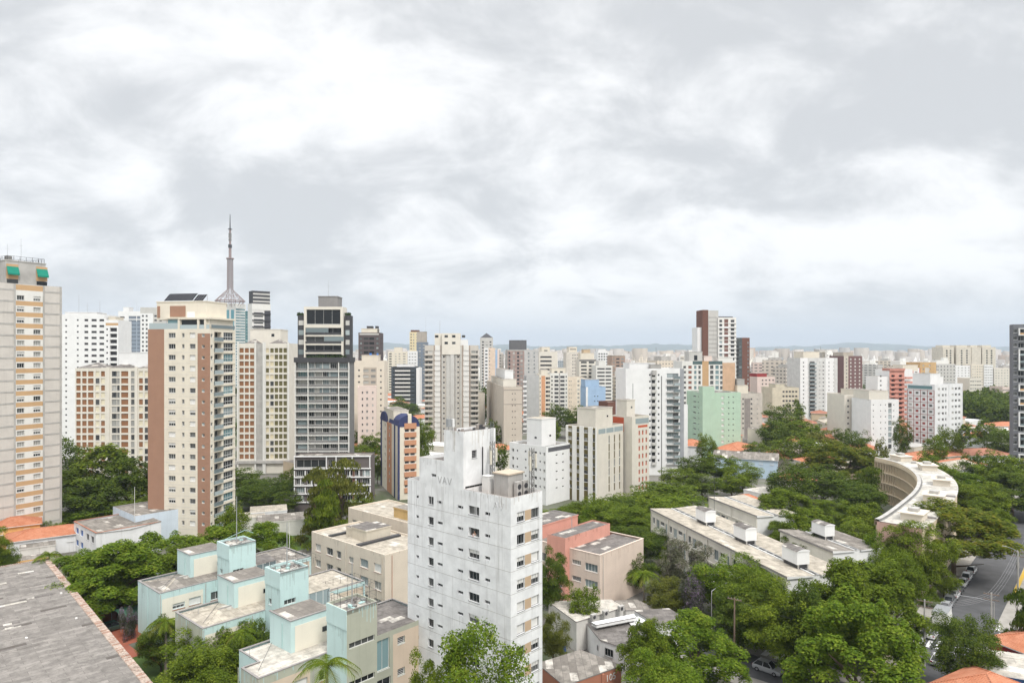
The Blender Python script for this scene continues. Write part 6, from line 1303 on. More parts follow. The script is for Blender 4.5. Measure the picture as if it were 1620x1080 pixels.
T = [
 # left belt behind the shed and below the towers
 ('dark green tree touching the concrete tower, below the tiny window tower', 104, 700, 62, 226, 'round', 'dark', 1), ('broad dark umbrella tree before the rust panelled slab', 168, 708, 120, 214, 'umbrella', 'mid', 1), ('broad dark tree left of the cream and brown tower base', 205, 724, 92, 204, 'umbrella', 'dark', 1), ('dark tree in the hollow beside the concrete tower foot', 118, 742, 80, 208, 'round', 'dark', 1),
 ('rounded tree in the gap at the foot of the slab', 150, 762, 90, 196, 'round', 'dark', 1), ('leafy tree against the brown flank of the cream and brown tower', 215, 785, 84, 196, 'round', 'mid', 1), ('light green tree just behind the grey school roof', 160, 796, 90, 196, 'round', 'bright', 1), ('spreading light shrubbery tree under the concrete tower', 85, 812, 80, 188, 'round', 'bright', 1),
 ('light umbrella tree at the foot of the cream windows', 335, 789, 70, 186, 'umbrella', 'bright', 1), ('small dark tree at the glazed balcony foot', 368, 802, 44, 160, 'round', 'mid', 1), ('leafy tree beside the pale blue school wall', 262, 788, 80, 192, 'round', 'bright', 1),
 ('dark tree left of the stilt tower podium', 384, 742, 62, 236, 'round', 'dark', 1), ('dark round tree beneath the olive panelled tower', 428, 757, 78, 224, 'round', 'dark', 1), ('dark tree filling the gap below the stilt tower', 404, 768, 66, 214, 'round', 'dark', 1), ('small tree in front of the white garage', 455, 778, 40, 210, 'round', 'dark', 1),
 # acacia row
 ('lime green acacia at the left end of the acacia row', 128, 880, 120, 136, 'umbrella', 'bright', 2), ('wide lime green acacia with visible dark limbs beside the turquoise block', 190, 863, 150, 128, 'umbrella', 'bright', 2), ('lime green acacia before the pale blue school wall', 262, 848, 140, 140, 'umbrella', 'bright', 2), ('lime green acacia directly behind the turquoise lift tower', 340, 838, 130, 146, 'umbrella', 'bright', 2), ('lime green acacia at the right end of the acacia row', 420, 830, 100, 152, 'umbrella', 'bright', 2), ('lower lime acacia between shed roof and turquoise block', 150, 900, 110, 126, 'round', 'bright', 2), ('acacia crown with golden tips behind the first stair house', 300, 862, 110, 133, 'umbrella', 'mid', 2),
 ('tall feathery casuarina with two tops before the podium', 500, 748, 66, 178, 'casuarina', 'olive', 1), ('widest feathery casuarina of the pair before the podium', 540, 738, 84, 186, 'casuarina', 'olive', 1), ('slender casuarina leaning over the beige block roof', 520, 766, 70, 172, 'casuarina', 'mid', 1), ('green tree at the foot of the white framed podium', 568, 788, 56, 200, 'round', 'mid', 1),
 ('tree beside the narrow street behind the arched tower', 590, 688, 40, 300, 'round', 'mid', 1), ('dark tree against the right side of the arched tower', 668, 668, 34, 262, 'round', 'mid', 1), ('lower dark tree between arched tower and wide grey tower', 672, 715, 32, 240, 'round', 'dark', 1), ('roadside tree left of the arched tower', 597, 718, 28, 258, 'round', 'mid', 1), ('small tree on the clay roofs behind the arched tower', 570, 704, 36, 290, 'round', 'mid', 1),
 ('dark tree in the clearing before the dark glass office', 634, 634, 34, 540, 'round', 'dark', 0), ('round tree left in the clearing by the dark glass office', 622, 642, 26, 520, 'round', 'mid', 0), ('tree right in the clearing under the dark glass office', 652, 640, 30, 530, 'round', 'dark', 0), ('dark treetop between the arched tower and the clearing', 656, 652, 30, 470, 'round', 'dark', 0), ('tree below the beige tower by the clay roofs', 562, 684, 24, 320, 'round', 'dark', 0),
 ('dark tree in the gap right of the wide grey tower', 772, 612, 32, 420, 'round', 'dark', 0), ('palm like tuft below the white gap block', 780, 668, 26, 340, 'round', 'mid', 0), ('tree at the foot of the beige pinhole tower', 764, 690, 26, 300, 'round', 'mid', 0), ('dark tree hugging the white tower penthouse', 792, 705, 26, 270, 'round', 'dark', 0),
 ('large dark tree between the stripe tower and blue building', 878, 643, 34, 400, 'round', 'dark', 1), ('wide dark tree under the cream towers in the centre', 908, 645, 40, 390, 'round', 'dark', 1), ('small tree behind the white block penthouse', 876, 668, 20, 330, 'round', 'mid', 0),
 # centre right
 ('lush tree at the foot of the olive panelled tower', 934, 788, 58, 192, 'round', 'mid', 1), ('big dark tree between pink block and long school block', 990, 802, 110, 178, 'round', 'mid', 2), ('dark tree right behind the pink block roof', 1010, 835, 80, 158, 'round', 'dark', 2), ('tree at the foot of the orange slot tower', 1052, 764, 84, 222, 'round', 'mid', 1), ('light green umbrella tree behind the school block end', 1090, 788, 90, 196, 'round', 'bright', 1), ('tall tree before the mint green block', 1118, 690, 38, 285, 'round', 'mid', 1), ('dark tree left of the mint block foot', 1098, 724, 60, 262, 'round', 'dark', 1), ('round tree between mint block and striped roof house', 1140, 722, 68, 258, 'round', 'mid', 1), ('green tree before the striped roof house', 1176, 735, 60, 246, 'round', 'mid', 1), ('dark tree behind the television aerial', 1112, 752, 66, 232, 'round', 'dark', 1), ('lower tree beside the pale low block', 1158, 752, 64, 232, 'round', 'mid', 1), ('tree in the dark belt behind the long school block', 1070, 742, 50, 250, 'round', 'mid', 1),
 ('spreading umbrella tree shading the tank house block', 1240, 779, 128, 178, 'umbrella', 'mid', 2), ('low umbrella crown with pale limbs beside the tank house block', 1262, 812, 90, 160, 'umbrella', 'mid', 2), ('dark tree behind the spreading umbrella tree', 1250, 738, 76, 212, 'round', 'dark', 1), ('bright tree below the spreading umbrella tree', 1205, 822, 70, 172, 'round', 'mid', 1), ('dark undergrowth tree at the long roof edge', 1268, 848, 80, 152, 'round', 'dark', 1),
 ('great rust tipped umbrella tree, highest crown of the wood', 1336, 705, 152, 248, 'umbrella', 'gold', 2), ('dark tree in front of the rust tipped crown', 1300, 742, 100, 222, 'round', 'dark', 1), ('dark conifer like tree beside the curved slab', 1370, 742, 66, 214, 'casuarina', 'dark', 1), ('grey green tree under the rust tipped crown', 1358, 765, 84, 205, 'round', 'dark', 1), ('leafy tree at the concave side of the curved slab', 1372, 800, 62, 178, 'round', 'mid', 1), ('wide low tree behind the tank house', 1325, 796, 96, 186, 'round', 'mid', 2), ('tree between tank house and pink gable of the curved slab', 1356, 826, 60, 160, 'round', 'mid', 1), ('bright small tree below the pink gable', 1388, 848, 48, 142, 'round', 'bright', 1),
 ('pine dark tree by the pale twin tower', 1264, 636, 16, 400, 'casuarina', 'dark', 0), ('tree beside the beige low block', 1242, 642, 56, 360, 'round', 'dark', 1), ('rounded dark tree before the beige low block', 1225, 668, 46, 332, 'round', 'dark', 1), ('tree before the orange roofed houses', 1246, 664, 60, 346, 'round', 'mid', 1), ('light tree right of the orange roofed houses', 1280, 672, 44, 340, 'round', 'mid', 0), ('tree under the chocolate brown tower', 1328, 644, 30, 390, 'round', 'dark', 0), ('dark tree left of the ivory pilastered block', 1322, 654, 28, 360, 'round', 'mid', 0), ('tree behind the striped roof house', 1196, 700, 36, 300, 'round', 'mid', 1), ('spreading tree above the wood left of the rust tipped crown', 1262, 692, 84, 284, 'round', 'mid', 1), ('tree above the wood before the long clay roof', 1300, 684, 70, 292, 'round', 'olive', 1), ('tree at the foot of the ivory pilastered block', 1346, 682, 60, 290, 'round', 'dark', 1), ('pale tree against the white stair column block', 1393, 698, 28, 270, 'round', 'olive', 0),
 ('tree right of the white stair column block', 1428, 665, 26, 300, 'round', 'dark', 1), ('round tree before the long flank of the gridded block', 1500, 680, 44, 296, 'round', 'mid', 1), ('low tree among the clay roofs at right', 1480, 694, 40, 280, 'round', 'mid', 1), ('dark tree beside the dark edge tower', 1585, 684, 46, 300, 'round', 'dark', 1), ('small flat crown in the roof field at right', 1524, 672, 40, 340, 'umbrella', 'mid', 0), ('tree by the hip roofed house below the wood', 1558, 664, 26, 350, 'round', 'mid', 0),
 # right mass
 ('tree behind the white roof of the curved slab', 1462, 720, 54, 244, 'round', 'mid', 1), ('dark tree beside the far end of the curved slab', 1490, 736, 52, 232, 'round', 'mid', 1), ('dark green tree before the right edge tower', 1590, 724, 90, 226, 'round', 'mid', 1), ('tree before the clay roofs at the far right', 1552, 716, 66, 246, 'round', 'dark', 1), ('umbrella tree at the convex side of the curved slab', 1525, 748, 92, 214, 'umbrella', 'bright', 2), ('flat dark tree at the right edge above the street', 1600, 752, 110, 206, 'umbrella', 'dark', 2), ('broad tree rising right of the curved roof', 1546, 765, 110, 194, 'round', 'mid', 2), ('giant flat crowned tree over the parked cars, widest of all', 1508, 803, 172, 153, 'umbrella', 'gold', 2), ('flat crowned tree with trunks at the street bend', 1552, 790, 92, 184, 'umbrella', 'mid', 2), ('leafy crown in front of the pink gable of the curved slab', 1456, 832, 92, 139, 'round', 'mid', 2), ('bright tree below the white gable of the tank house block', 1418, 872, 70, 124, 'round', 'mid', 2), ('small round street tree beside the parked cars', 1493, 904, 44, 139, 'round', 'mid', 1), ('shrub at the foot of the small round street tree', 1474, 932, 34, 134, 'bush', 'mid', 1),
 ('wide layered tree over the side street, left of the crosswalk', 1380, 898, 156, 110, 'umbrella', 'mid', 2), ('layered tree hiding the near end of the long school roof', 1338, 893, 126, 106, 'umbrella', 'mid', 2), ('bright lime umbrella tree at the bottom, nearest the crosswalk', 1360, 952, 188, 92, 'umbrella', 'bright', 2), ('round dark street tree in the middle of the road corner', 1526, 980, 86, 98, 'round', 'dark', 2), ('feathery dark tree at the right edge by the zebra crossing', 1612, 940, 62, 108, 'casuarina', 'dark', 1),
 ('bright tree in front of the long school windows', 1150, 888, 110, 124, 'round', 'bright', 2), ('big dark tree before the long pale roof', 1192, 904, 116, 118, 'round', 'mid', 2), ('dark tree over the silver car', 1242, 938, 112, 106, 'round', 'mid', 2), ('dense dark tree behind the lamp arm', 1175, 940, 90, 113, 'round', 'dark', 2), ('dark layered tree beside the road sign', 1290, 935, 110, 104, 'umbrella', 'dark', 2),
 ('umbrella tree with red blossoms beside the utility pole', 1095, 975, 160, 100, 'umbrella', 'bright', 2), ('dark umbrella tree over the blue wall', 1025, 985, 90, 98, 'umbrella', 'mid', 2), ('pale green round tree cut by the bottom edge', 1062, 1050, 120, 84, 'round', 'bright', 2), ('yellow green weeping tree beside the fan palm', 1058, 918, 70, 126, 'round', 'olive', 2), ('greyish tree with purple blossom against the school wall', 1088, 862, 74, 132, 'round', 'grey', 2), ('small purple blossom crown below the greyish tree', 1096, 912, 34, 122, 'round', 'purple', 1),
 ('young tree against the right side of the white tower', 877, 974, 44, 108, 'round', 'olive', 2), ('dark tree between white tower and salmon stair tower', 874, 878, 48, 124, 'round', 'dark', 2), ('small bright tree under the pale pink windows', 922, 932, 48, 119, 'round', 'mid', 1), ('dark tree at the foot of the bright white stepped block', 905, 800, 50, 200, 'round', 'dark', 1), ('round tree below the right flank of the bright white block', 880, 806, 44, 206, 'round', 'mid', 1), ('tree under the right corner of the olive panelled tower', 968, 788, 60, 205, 'round', 'dark', 1), ('tree in the dark belt below the olive and orange pair', 1012, 780, 80, 208, 'round', 'mid', 1), ('lime edged tree before the orange slot tower', 1040, 786, 84, 186, 'round', 'mid', 1),
 ('tree hiding the left foot of the olive panelled tower', 918, 800, 56, 196, 'round', 'mid', 1), ('dark tree between the white block and the salmon roofs', 895, 812, 54, 186, 'round', 'dark', 1), ('tall leafy tree before the right face of the olive panelled tower', 960, 796, 64, 190, 'round', 'mid', 1), ('tree under the corner of the orange slot tower', 1000, 790, 70, 196, 'round', 'dark', 1),
 ('bushy tree between the pink block and the fan palm', 1002, 880, 60, 142, 'round', 'dark', 1), ('small tree behind the salmon roof', 940, 800, 40, 182, 'round', 'bright', 1), ('climber covered shrub on the school block end wall', 1048, 868, 30, 148, 'casuarina', 'mid', 1),
 # foreground
 ('big bright green tree at the bottom before the white tower', 757, 1008, 146, 75, 'round', 'bright', 2), ('white flowered shrub left of the big bright tree', 668, 1056, 70, 74, 'round', 'mid', 2), ('large bush before the middle stepped block', 340, 1000, 130, 97, 'round', 'mid', 2), ('bush at the bottom left of the front stepped block', 318, 1036, 110, 90, 'round', 'mid', 2), ('bush under the middle block eaves', 395, 998, 70, 96, 'round', 'dark', 2), ('dark shrub tree on the lawn between shed and first block', 254, 985, 66, 106, 'round', 'dark', 2), ('purple flowering bush beside the parked garage car', 203, 962, 24, 118, 'bush', 'purple', 1), ('leafy tree at the left edge behind the shed', -8, 842, 46, 142, 'round', 'mid', 2), ('lower leafy tree at the left edge behind the shed', 2, 872, 44, 142, 'round', 'dark', 2),
]
for (lb, x, y, w, D, kd, lf, bg) in T: tree(lb, x, y, w * (.86 if 1080 < x < 1600 and 180 < D < 300 else 1), D, kd, lf, bg)
def palm(label, px, ytop, D, h_leaf, nl=16, fan=False, trunk=True):
    p = at(px, ytop, D); t = thing('palm_tree', label, 'palm', (p.x, p.y, 0), 0); H = p.z - h_leaf * .35; k = MB(); k.tube((0, 0, 0), (.1, 0, H * .5), .26, .2, BARKG, 8); k.tube((.1, 0, H * .5), (0, 0, H), .2, .15, BARKG, 8); k.build('trunk', t)
    rg = random.Random(int(px)); M1, M2 = LEAF['mid'], LEAF['olive']
    for i in range(nl):
        k = MB(); a = 6.283 * i / nl + rg.uniform(-.2, .2); up = rg.uniform(.1, 1.15); L = h_leaf * rg.uniform(.8, 1.1); pts = []; m = M2 if up < .35 else M1
        for s in range(9):
            f = s / 8; pts.append(Vector((math.cos(a) * L * f * math.cos(up * (1 - f * .6)), math.sin(a) * L * f * math.cos(up * (1 - f * .6)), H + L * f * math.sin(up) * (1 - .55 * f) - L * .55 * f * f)))
        k.path(pts, .035, m, 4); sd = Vector((-math.sin(a), math.cos(a), 0))
        for s in range(1, 9):
            for q in range(3):
                c = pts[s - 1].lerp(pts[s], (q + 1) / 3); ll = L * .30 * (1 - .6 * abs(s / 8 - .45)); dr = (pts[s] - pts[s - 1]).normalized()
                for sg in (-1, 1):
                    e = c + sd * sg * ll * .75 + dr * ll * .5 + Vector((0, 0, -ll * .45)); k.face([c - dr * .05, c + dr * .07, e], m)
        k.build('frond', t)
    FOOT.append((p.x, p.y, 2))
palm('tall palm with drooping fronds before the sage green tower', 517, 1034, 74, 3.6, 13)
palm('feathery palm at the corner of the middle stepped block', 262, 972, 104, 3.0)
palm('young palm under the eaves of the middle stepped block', 358, 995, 98, 2.6)
palm('palm in front of the middle stepped block windows', 385, 990, 96, 2.6)
palm('shaggy fan palm between pink block and school block', 1018, 898, 130, 3.4, 20)
palm('ragged palm in the wood beside the tank house', 1351, 816, 168, 3.6)
palm('palm with long fronds behind the shed at far left', 78, 868, 138, 3.4)
# ------------------------------------------------------------------ cars
PAINTS = {'white': (.72, .72, .72), 'silver': (.45, .46, .47), 'black': (.015, .015, .017), 'grey': (.16, .165, .17), 'red': (.35, .03, .03), 'dark blue': (.03, .05, .12), 'dark green': (.03, .07, .05)}
CARM = {}
def car_mats(c):
    if c not in CARM:
        m, g, bs = base_mat('car_paint', .28, .5); bs.inputs['Base Color'].default_value = c4(PAINTS[c]); bs.inputs['Coat Weight'].default_value = .6; CARM[c] = m
    return CARM[c]
TYRE = flat('tyre_rubber', (.02, .02, .02), .9); LAMP = flat('lamp_lens', (.6, .6, .58), .15); TAIL = flat('tail_lens', (.30, .02, .02), .2); RIM = flat('rim_metal', (.45, .45, .46), .3, metal=.7)
def loft(secs, m, mb, caps=True):
    n = len(secs[0]); b = len(mb.v); i = mb.mi(m)
    for s in secs: mb.v.extend(s)
    for q in range(len(secs) - 1):
        for j in range(n - 1): a = b + q * n + j; mb.f.append((a, a + 1, a + n + 1, a + n)); mb.m.append(i)
    if caps: mb.f.append(tuple(range(b, b + n))); mb.m.append(i); mb.f.append(tuple(b + (len(secs) - 1) * n + j for j in reversed(range(n)))); mb.m.append(i)
def car_meshes(style, paint):
    key = ('car', style, paint)
    if key in WCACHE: return WCACHE[key]
    P = car_mats(paint); L = 4.3; k = MB(); parts = []
    def sec(x, w, zb, zt): return [(x, -w * .92, zb), (x, -w, zb + .18), (x, -w, zt - .12), (x, -w * .93, zt), (x, w * .93, zt), (x, w, zt - .12), (x, w, zb + .18), (x, w * .92, zb)]
    loft([sec(-2.15, .72, .38, .72), sec(-2.08, .84, .28, .92), sec(-1.5, .88, .22, .97), sec(0, .89, .22, .96), sec(.95, .88, .22, .95), sec(1.6, .86, .24, .86), sec(2.05, .78, .28, .72), sec(2.16, .66, .36, .6)], P, k)
    xr = (-2.0, -1.35) if style == 'suv' else ((-1.95, -1.3) if style == 'hatch' else (-1.6, -.95)); h = 1.62 if style == 'suv' else 1.46; tp = [(xr[1], .62), (.35, .62)]
    k.face([(xr[1], -.62, h), (.3, -.62, h), (.3, .62, h), (xr[1], .62, h)], P)
    for s in (-1, 1):
        for x in (xr[1], -.45, .3):                              # pillars
            xb = {xr[1]: xr[0], -.45: -.5, .3: 1.05}[x]; k.tube((xb, s * .80, .93), (x, s * .61, h), .05, .045, P, 5)
    parts.append(('body', k.mesh('body'), None)); g = MB()
    g.face([(.31, -.6, h - .02), (.31, .6, h - .02), (1.06, .78, .94), (1.06, -.78, .94)], GLASS); parts.append(('windscreen', g.mesh('windscreen'), None)); g = MB()
    g.face([(xr[1], -.6, h - .02), (xr[1], .6, h - .02), (xr[0], .78, .95), (xr[0], -.78, .95)], GLASS); parts.append(('rear_window', g.mesh('rear_window'), None))
    for s in (-1, 1):
        g = MB(); g.face([(xr[1], s * .61, h - .03), (.3, s * .61, h - .03), (1.04, s * .80, .94), (xr[0], s * .80, .95)], GLASS); parts.append(('side_window', g.mesh('side_window'), None))
        g = MB(); g.box(.75, s * .9 - .08, .98, .95, s * .9 + .08, 1.12, P); parts.append(('mirror', g.mesh('mirror'), None))
        g = MB(); g.box(1.86, s * .60 - .16, .58, 2.10, s * .60 + .16, .74, LAMP); parts.append(('headlight', g.mesh('headlight'), None))
        g = MB(); g.box(-2.17, s * .66 - .13, .70, -2.02, s * .66 + .13, .90, TAIL); parts.append(('tail_light', g.mesh('tail_light'), None))
        for x in (-1.35, 1.3):
            g = MB(); g.tube((x, s * .70, .32), (x, s * .905, .32), .32, .32, TYRE, 16); ty = g.mesh('wheel'); g = MB(); g.tube((x, s * .86, .32), (x, s * .915, .32), .2, .2, RIM, 12); parts.append(('wheel', ty, ('rim', g.mesh('rim'))))
    g = MB(); g.box(-2.19, -.25, .5, -2.1, .25, .62, SHUT); parts.append(('number_plate', g.mesh('number_plate'), None))
    WCACHE[key] = parts; return parts
def car(label, loc, ang, paint='white', style='hatch', group=None, s=1.0):
    t = thing('parked_car', label, 'car', loc, ang, group); t.scale = (s, s, s)
    for nm, me, sub in car_meshes(style, paint):
        o = inst(nm, me, t, (0, 0, 0))
        if sub: inst(sub[0], sub[1], o, (0, 0, 0))
UA = math.atan2(GU.y, GU.x)
for (x, y, pt, st, lb) in ((1543, 902, 'white', 'suv', 'white car nearest the giant flat tree, last of the parked row'), (1537, 913, 'white', 'suv', 'white car second from the far end of the parked row'), (1532, 923, 'silver', 'sedan', 'silver car between the white ones and the black car in the parked row'), (1525, 933, 'black', 'hatch', 'black car half hidden between the silver and the white pickup like car'), (1521, 942, 'white', 'suv', 'white car with dark windows in the middle of the parked row, behind the black one'), (1514, 951, 'grey', 'suv', 'dark grey car in the parked row, second ahead of the box truck'), (1507, 959, 'silver', 'hatch', 'silver car parked directly ahead of the box truck')):
    p = onz(x, y, .6); q = Vector((p.x, p.y)) - GO; p = AB(q.dot(GU), 88.75, .015); car(lb, p, UA + (math.pi if st == 'sedan' else 0), pt, st, 'cars parked along the kerb')
p = AB(88.6, 87.6 + 1.2, .015); car('white car standing before the crosswalk behind the utility pole', AB(94.6, 89.4, .015), UA, 'white', 'hatch'); car('white car below the crosswalk under the lime umbrella tree', AB(84.5, 88.6, .015), UA, 'white', 'hatch'); car('white car right of the utility pole below the crosswalk', AB(83.6, 92.4, .015), UA, 'white', 'hatch')
car('silver SUV with black roof turning out of the side street at the bottom', AB(62.2, 73.2, .02), math.atan2(GV.y, GV.x) - .05, 'silver', 'suv', None, 1.04); car('dark car in the shade behind the silver SUV', AB(63.6, 66.6, .02), math.atan2(GV.y, GV.x), 'black', 'hatch')
car('dark green car under the garage awning between shed and turquoise block', AB(-.6, -20.5, .03), UA, 'dark green', 'suv'); car('blue grey car behind the green awning', AB(4.5, -23.5, .03), UA, 'grey', 'sedan')
k = MB(); t = thing('carport_awning', 'green curved awning over the cars beside the driveway', 'awning', AB(2.5, -20.8, 0), UA)
for i in range(8):
    a0, a1 = math.pi * i / 8, math.pi * (i + 1) / 8; k.face([(-2.6, 2.4 * math.cos(a0), 2.3 + .9 * math.sin(a0)), (2.6, 2.4 * math.cos(a0), 2.3 + .9 * math.sin(a0)), (2.6, 2.4 * math.cos(a1), 2.3 + .9 * math.sin(a1)), (-2.6, 2.4 * math.cos(a1), 2.3 + .9 * math.sin(a1))], flat('awning_green', (.10, .24, .17), .6))
k.build('canvas', t)
for (x, y) in ((-2.5, -2.4), (2.5, -2.4), (-2.5, 2.4), (2.5, 2.4)): k = MB(); k.tube((x, y, 0), (x, y, 2.3), .05, .05, STEEL, 6); k.build('post', t)
t = thing('box_truck', 'white box truck parked at the end of the car row beside the layered tree', 'truck', AB(101.6, 89.9, .015), UA)
k = MB(); k.box(-3.2, -1.15, .95, 1.3, 1.15, 3.2, SHUT); k.box(-3.25, -1.18, 3.2, 1.35, 1.18, 3.27, STEEL); k.build('cargo_box', t); k = MB(); k.box(-3.2, -.9, .55, 3.2, .9, .94, DARKM); k.build('chassis', t)
k = MB(); loft([[(x, -w, .6), (x, -w, zt - .15), (x, -w * .9, zt), (x, w * .9, zt), (x, w, zt - .15), (x, w, .6)] for x, w, zt in ((1.5, 1.0, 2.3), (2.3, 1.0, 2.3), (2.9, .98, 1.6), (3.25, .95, 1.35), (3.3, .9, 1.2))], SHUT, k); k.build('cab', t); k = MB(); k.face([(2.36, -.85, 2.22), (2.36, .85, 2.22), (2.93, .88, 1.58), (2.93, -.88, 1.58)], GLASS); k.build('windscreen', t)
for x in (-2.0, 2.3):
    for s in (-1, 1): k = MB(); k.tube((x, s * .75, .42), (x, s * 1.05, .42), .42, .42, TYRE, 14); k.build('wheel', t)

# ------------------------------------------------------------------ poles, lamps, wires, signs
WOOD = wall((.22, .16, .12), .2, .2)
WIRE = flat('cable', (.06, .06, .065), .6); WIREL = flat('pale_cable', (.35, .35, .36), .6)
def pole(label, loc, h, arms=2, lean=0.0, m=CONC, trans=False):
    t = thing('utility_pole', label, 'utility pole', loc, UA + .1); k = MB(); k.tube((0, 0, 0), (lean, 0, h), .17, .11, m, 8); k.build('shaft', t); k = MB()
    for i in range(arms): z = h - .35 - i * .9; k.box(lean * z / h - .06, -1.1, z, lean * z / h + .06, 1.1, z + .12, WOOD); [k.tube((lean, y, z + .12), (lean, y, z + .32), .05, .04, CONCD, 6) for y in (-1, -.5, .5, 1)]
    k.build('crossarm', t)
    if trans: k = MB(); k.tube((.42 + lean * .7, 0, h * .62), (.42 + lean * .7, 0, h * .62 + 1.1), .3, .3, CONCD, 10); k.build('transformer', t)
    return Vector(loc) + Vector((0, 0, h - .2))
def lamp(label, loc, h, reach, ang):
    t = thing('street_lamp', label, 'street lamp', loc, ang); k = MB(); k.tube((0, 0, 0), (0, 0, h - .8), .09, .07, CONC, 8); k.build('post', t); k = MB(); k.path([(0, 0, h - .8), (reach * .4, 0, h - .3), (reach, 0, h)], .04, STEEL, 6); k.build('arm', t); k = MB(); k.box(reach - .05, -.13, h - .05, reach + .65, .13, h + .06, STEEL); k.build('lamp_head', t)
pA = pole('leaning wooden utility pole beside the silver SUV', AB(58.9, 69.2, 0), 11.5, 1, .1, WOOD)
pB = pole('concrete pole with wires at the crosswalk left of the round dark tree', AB(80.5, 91.0, 0) + Vector((0, 0, .14)), 10.5, 2, .2, CONC, True)
pC = pole('concrete pole at the zebra crossing on the right kerb', AB(95.0, 98.0, .14), 9.5, 2, 0, CONC)
pD = pole('pole with transformer far up the right kerb of the street', AB(128, 98.4, .14), 9.5, 2, 0, CONC, True); pE = pole('utility pole at the yellow kerb on the right edge', AB(150, 98.6, .14), 9.5, 2, 0, CONC)
lamp('street lamp with long arm over the road at the right kerb pole', AB(95.6, 98.3, .14), 8.6, 5.4, UA + 2.1); lamp('street lamp arm reaching out of the trees beside the big dark tree', AB(66.0, 62.0, 0), 9.8, 3.4, .5); lamp('street lamp with double head at the far right pole', AB(127, 98.6, .14), 10.2, 2.0, UA + 1.6)
def wire(label, p0, p1, sag, n, m, sp=.35):
    k = MB()
    for q in range(n):
        off = Vector((GV.x, GV.y, 0)) * (q - (n - 1) / 2) * sp; k.path([p0.lerp(p1, i / 12) + off + Vector((0, 0, -sag * 4 * (i / 12) * (1 - i / 12) - .12 * q)) for i in range(13)], .014, m, 4)
    o = k.build('overhead_wire'); tag(o, label, 'wires')
wire('bundle of overhead wires along the right kerb from zebra crossing pole up the street', pC, pD, .9, 4, WIREL); wire('overhead wires beyond the transformer pole to the right edge', pD, pE, .7, 3, WIREL); wire('overhead wires crossing the road between the two corner poles', pB, pC, .8, 4, WIREL); wire('overhead wires running from the leaning wooden pole toward the trees', pA, AB(64, 90, 9.5), .8, 2, WIRE)
for (lb, px, y, D, h) in (('thin white flagpole like mast beside the acacia row end', 458, 826, 140, 8), ('thin mast on the pale school roof at left', 213, 770, 172, 9)):
    p = at(px, y, D); t = thing('mast', lb, 'mast', (p.x, p.y, 0)); k = MB(); k.tube((0, 0, 0), (0, 0, p.z), .06, .05, SHUT, 6); k.build('pole', t)
p = at(1130, 752, 163); t = thing('television_aerial', 'tall television aerial standing on the long school roof', 'aerial', (p.x, p.y, 12.0)); k = MB(); k.tube((0, 0, 0), (0, 0, p.z - 12), .05, .04, DARKM, 6); k.build('pole', t); k = MB()
for z in (.4, 1.6): k.tube((-1, 0, p.z - 12 - z), (1, 0, p.z - 12 - z), .03, .03, DARKM, 4); [k.tube((x, -.4, p.z - 12 - z), (x, .4, p.z - 12 - z), .02, .02, DARKM, 4) for x in (-.9, -.5, -.1, .4, .8)]
k.build('antenna_rods', t)
p = AB(69.0, 77.5, .14); t = thing('road_sign', 'round red ringed road sign on a pole near the silver SUV', 'sign', p, math.atan2(GV.y, GV.x) + .9); k = MB(); k.tube((0, 0, 0), (0, 0, 2.6), .035, .035, STEEL, 6); k.build('pole', t); k = MB(); k.tube((-.0, 0, 2.55), (.03, 0, 2.55), .36, .36, flat('sign_red', (.5, .03, .03), .4), 20); k.tube((.03, 0, 2.55), (.036, 0, 2.55), .26, .26, SHUT, 20); k.box(.0365, -.03, 2.42, .045, .03, 2.68, DARKM); k.build('disc', t)
t = thing('wire_fence', 'wire mesh fence along the side street below the dark trees', 'fence', AB(71.2, 60, .14), math.atan2(GV.y, GV.x)); k = MB()
for i in range(12): k.tube((i * 2, 0, 0), (i * 2, 0, 1.9), .04, .04, CONC, 5)
k.build('post', t)['kind'] = 'stuff'; k = MB()
for z in (.3, .8, 1.3, 1.8): k.tube((0, 0, z), (22, 0, z), .015, .015, STEEL, 4)
k.build('wire', t)
p = onz(893, 1027, .3); t = thing('plastic_drum', 'small blue drum standing in the yard beside the white shed', 'drum', (p.x, p.y, 0)); k = MB(); k.tube((0, 0, 0), (0, 0, .85), .28, .28, flat('blue_plastic', (.04, .10, .35), .4), 12); k.build('body', t); k = MB(); k.tube((0, 0, .851), (0, 0, .92), .3, .3, flat('blue_plastic', (.04, .10, .35), .4), 12); k.build('lid', t)
def wallrun(label, a, c, h, m, cap=None):
    d = (c - a); t = thing('garden_wall', label, 'wall', (a.x, a.y, 0), math.atan2(d.y, d.x)); k = MB(); k.box(0, -.12, -.5, d.length, .12, h, m); k.build('wall', t); k = MB(); k.box(-.05, -.18, h + .002, d.length + .05, .18, h + .1, cap or m); k.build('coping', t)
wallrun('long ochre boundary wall behind the turquoise block and the acacia trunk', AB(14, -34), AB(14, -9.5), 3.2, wall((.42, .28, .14), .1, .2)); wallrun('deep blue wall beneath the dark umbrella tree', AB(47, 65), AB(47, 80), 3.0, flat('blue_wall_paint', (.03, .07, .30), .7)); wallrun('white wall along the yard beside the foreground white tower', AB(36, 62), AB(52, 62), 2.0, AGED); wallrun('tan pavement wall at the side street corner under the layered tree', AB(70.6, 86), AB(86, 86), 1.6, SAND); wallrun('white wall of the corner house facing the zebra crossing', AB(106, 101.4), AB(122, 101.4), 2.2, WHITE)
k = MB(); k.face(strip(36, 52, 55, 62, .03), PAVE); setting('yard', k)

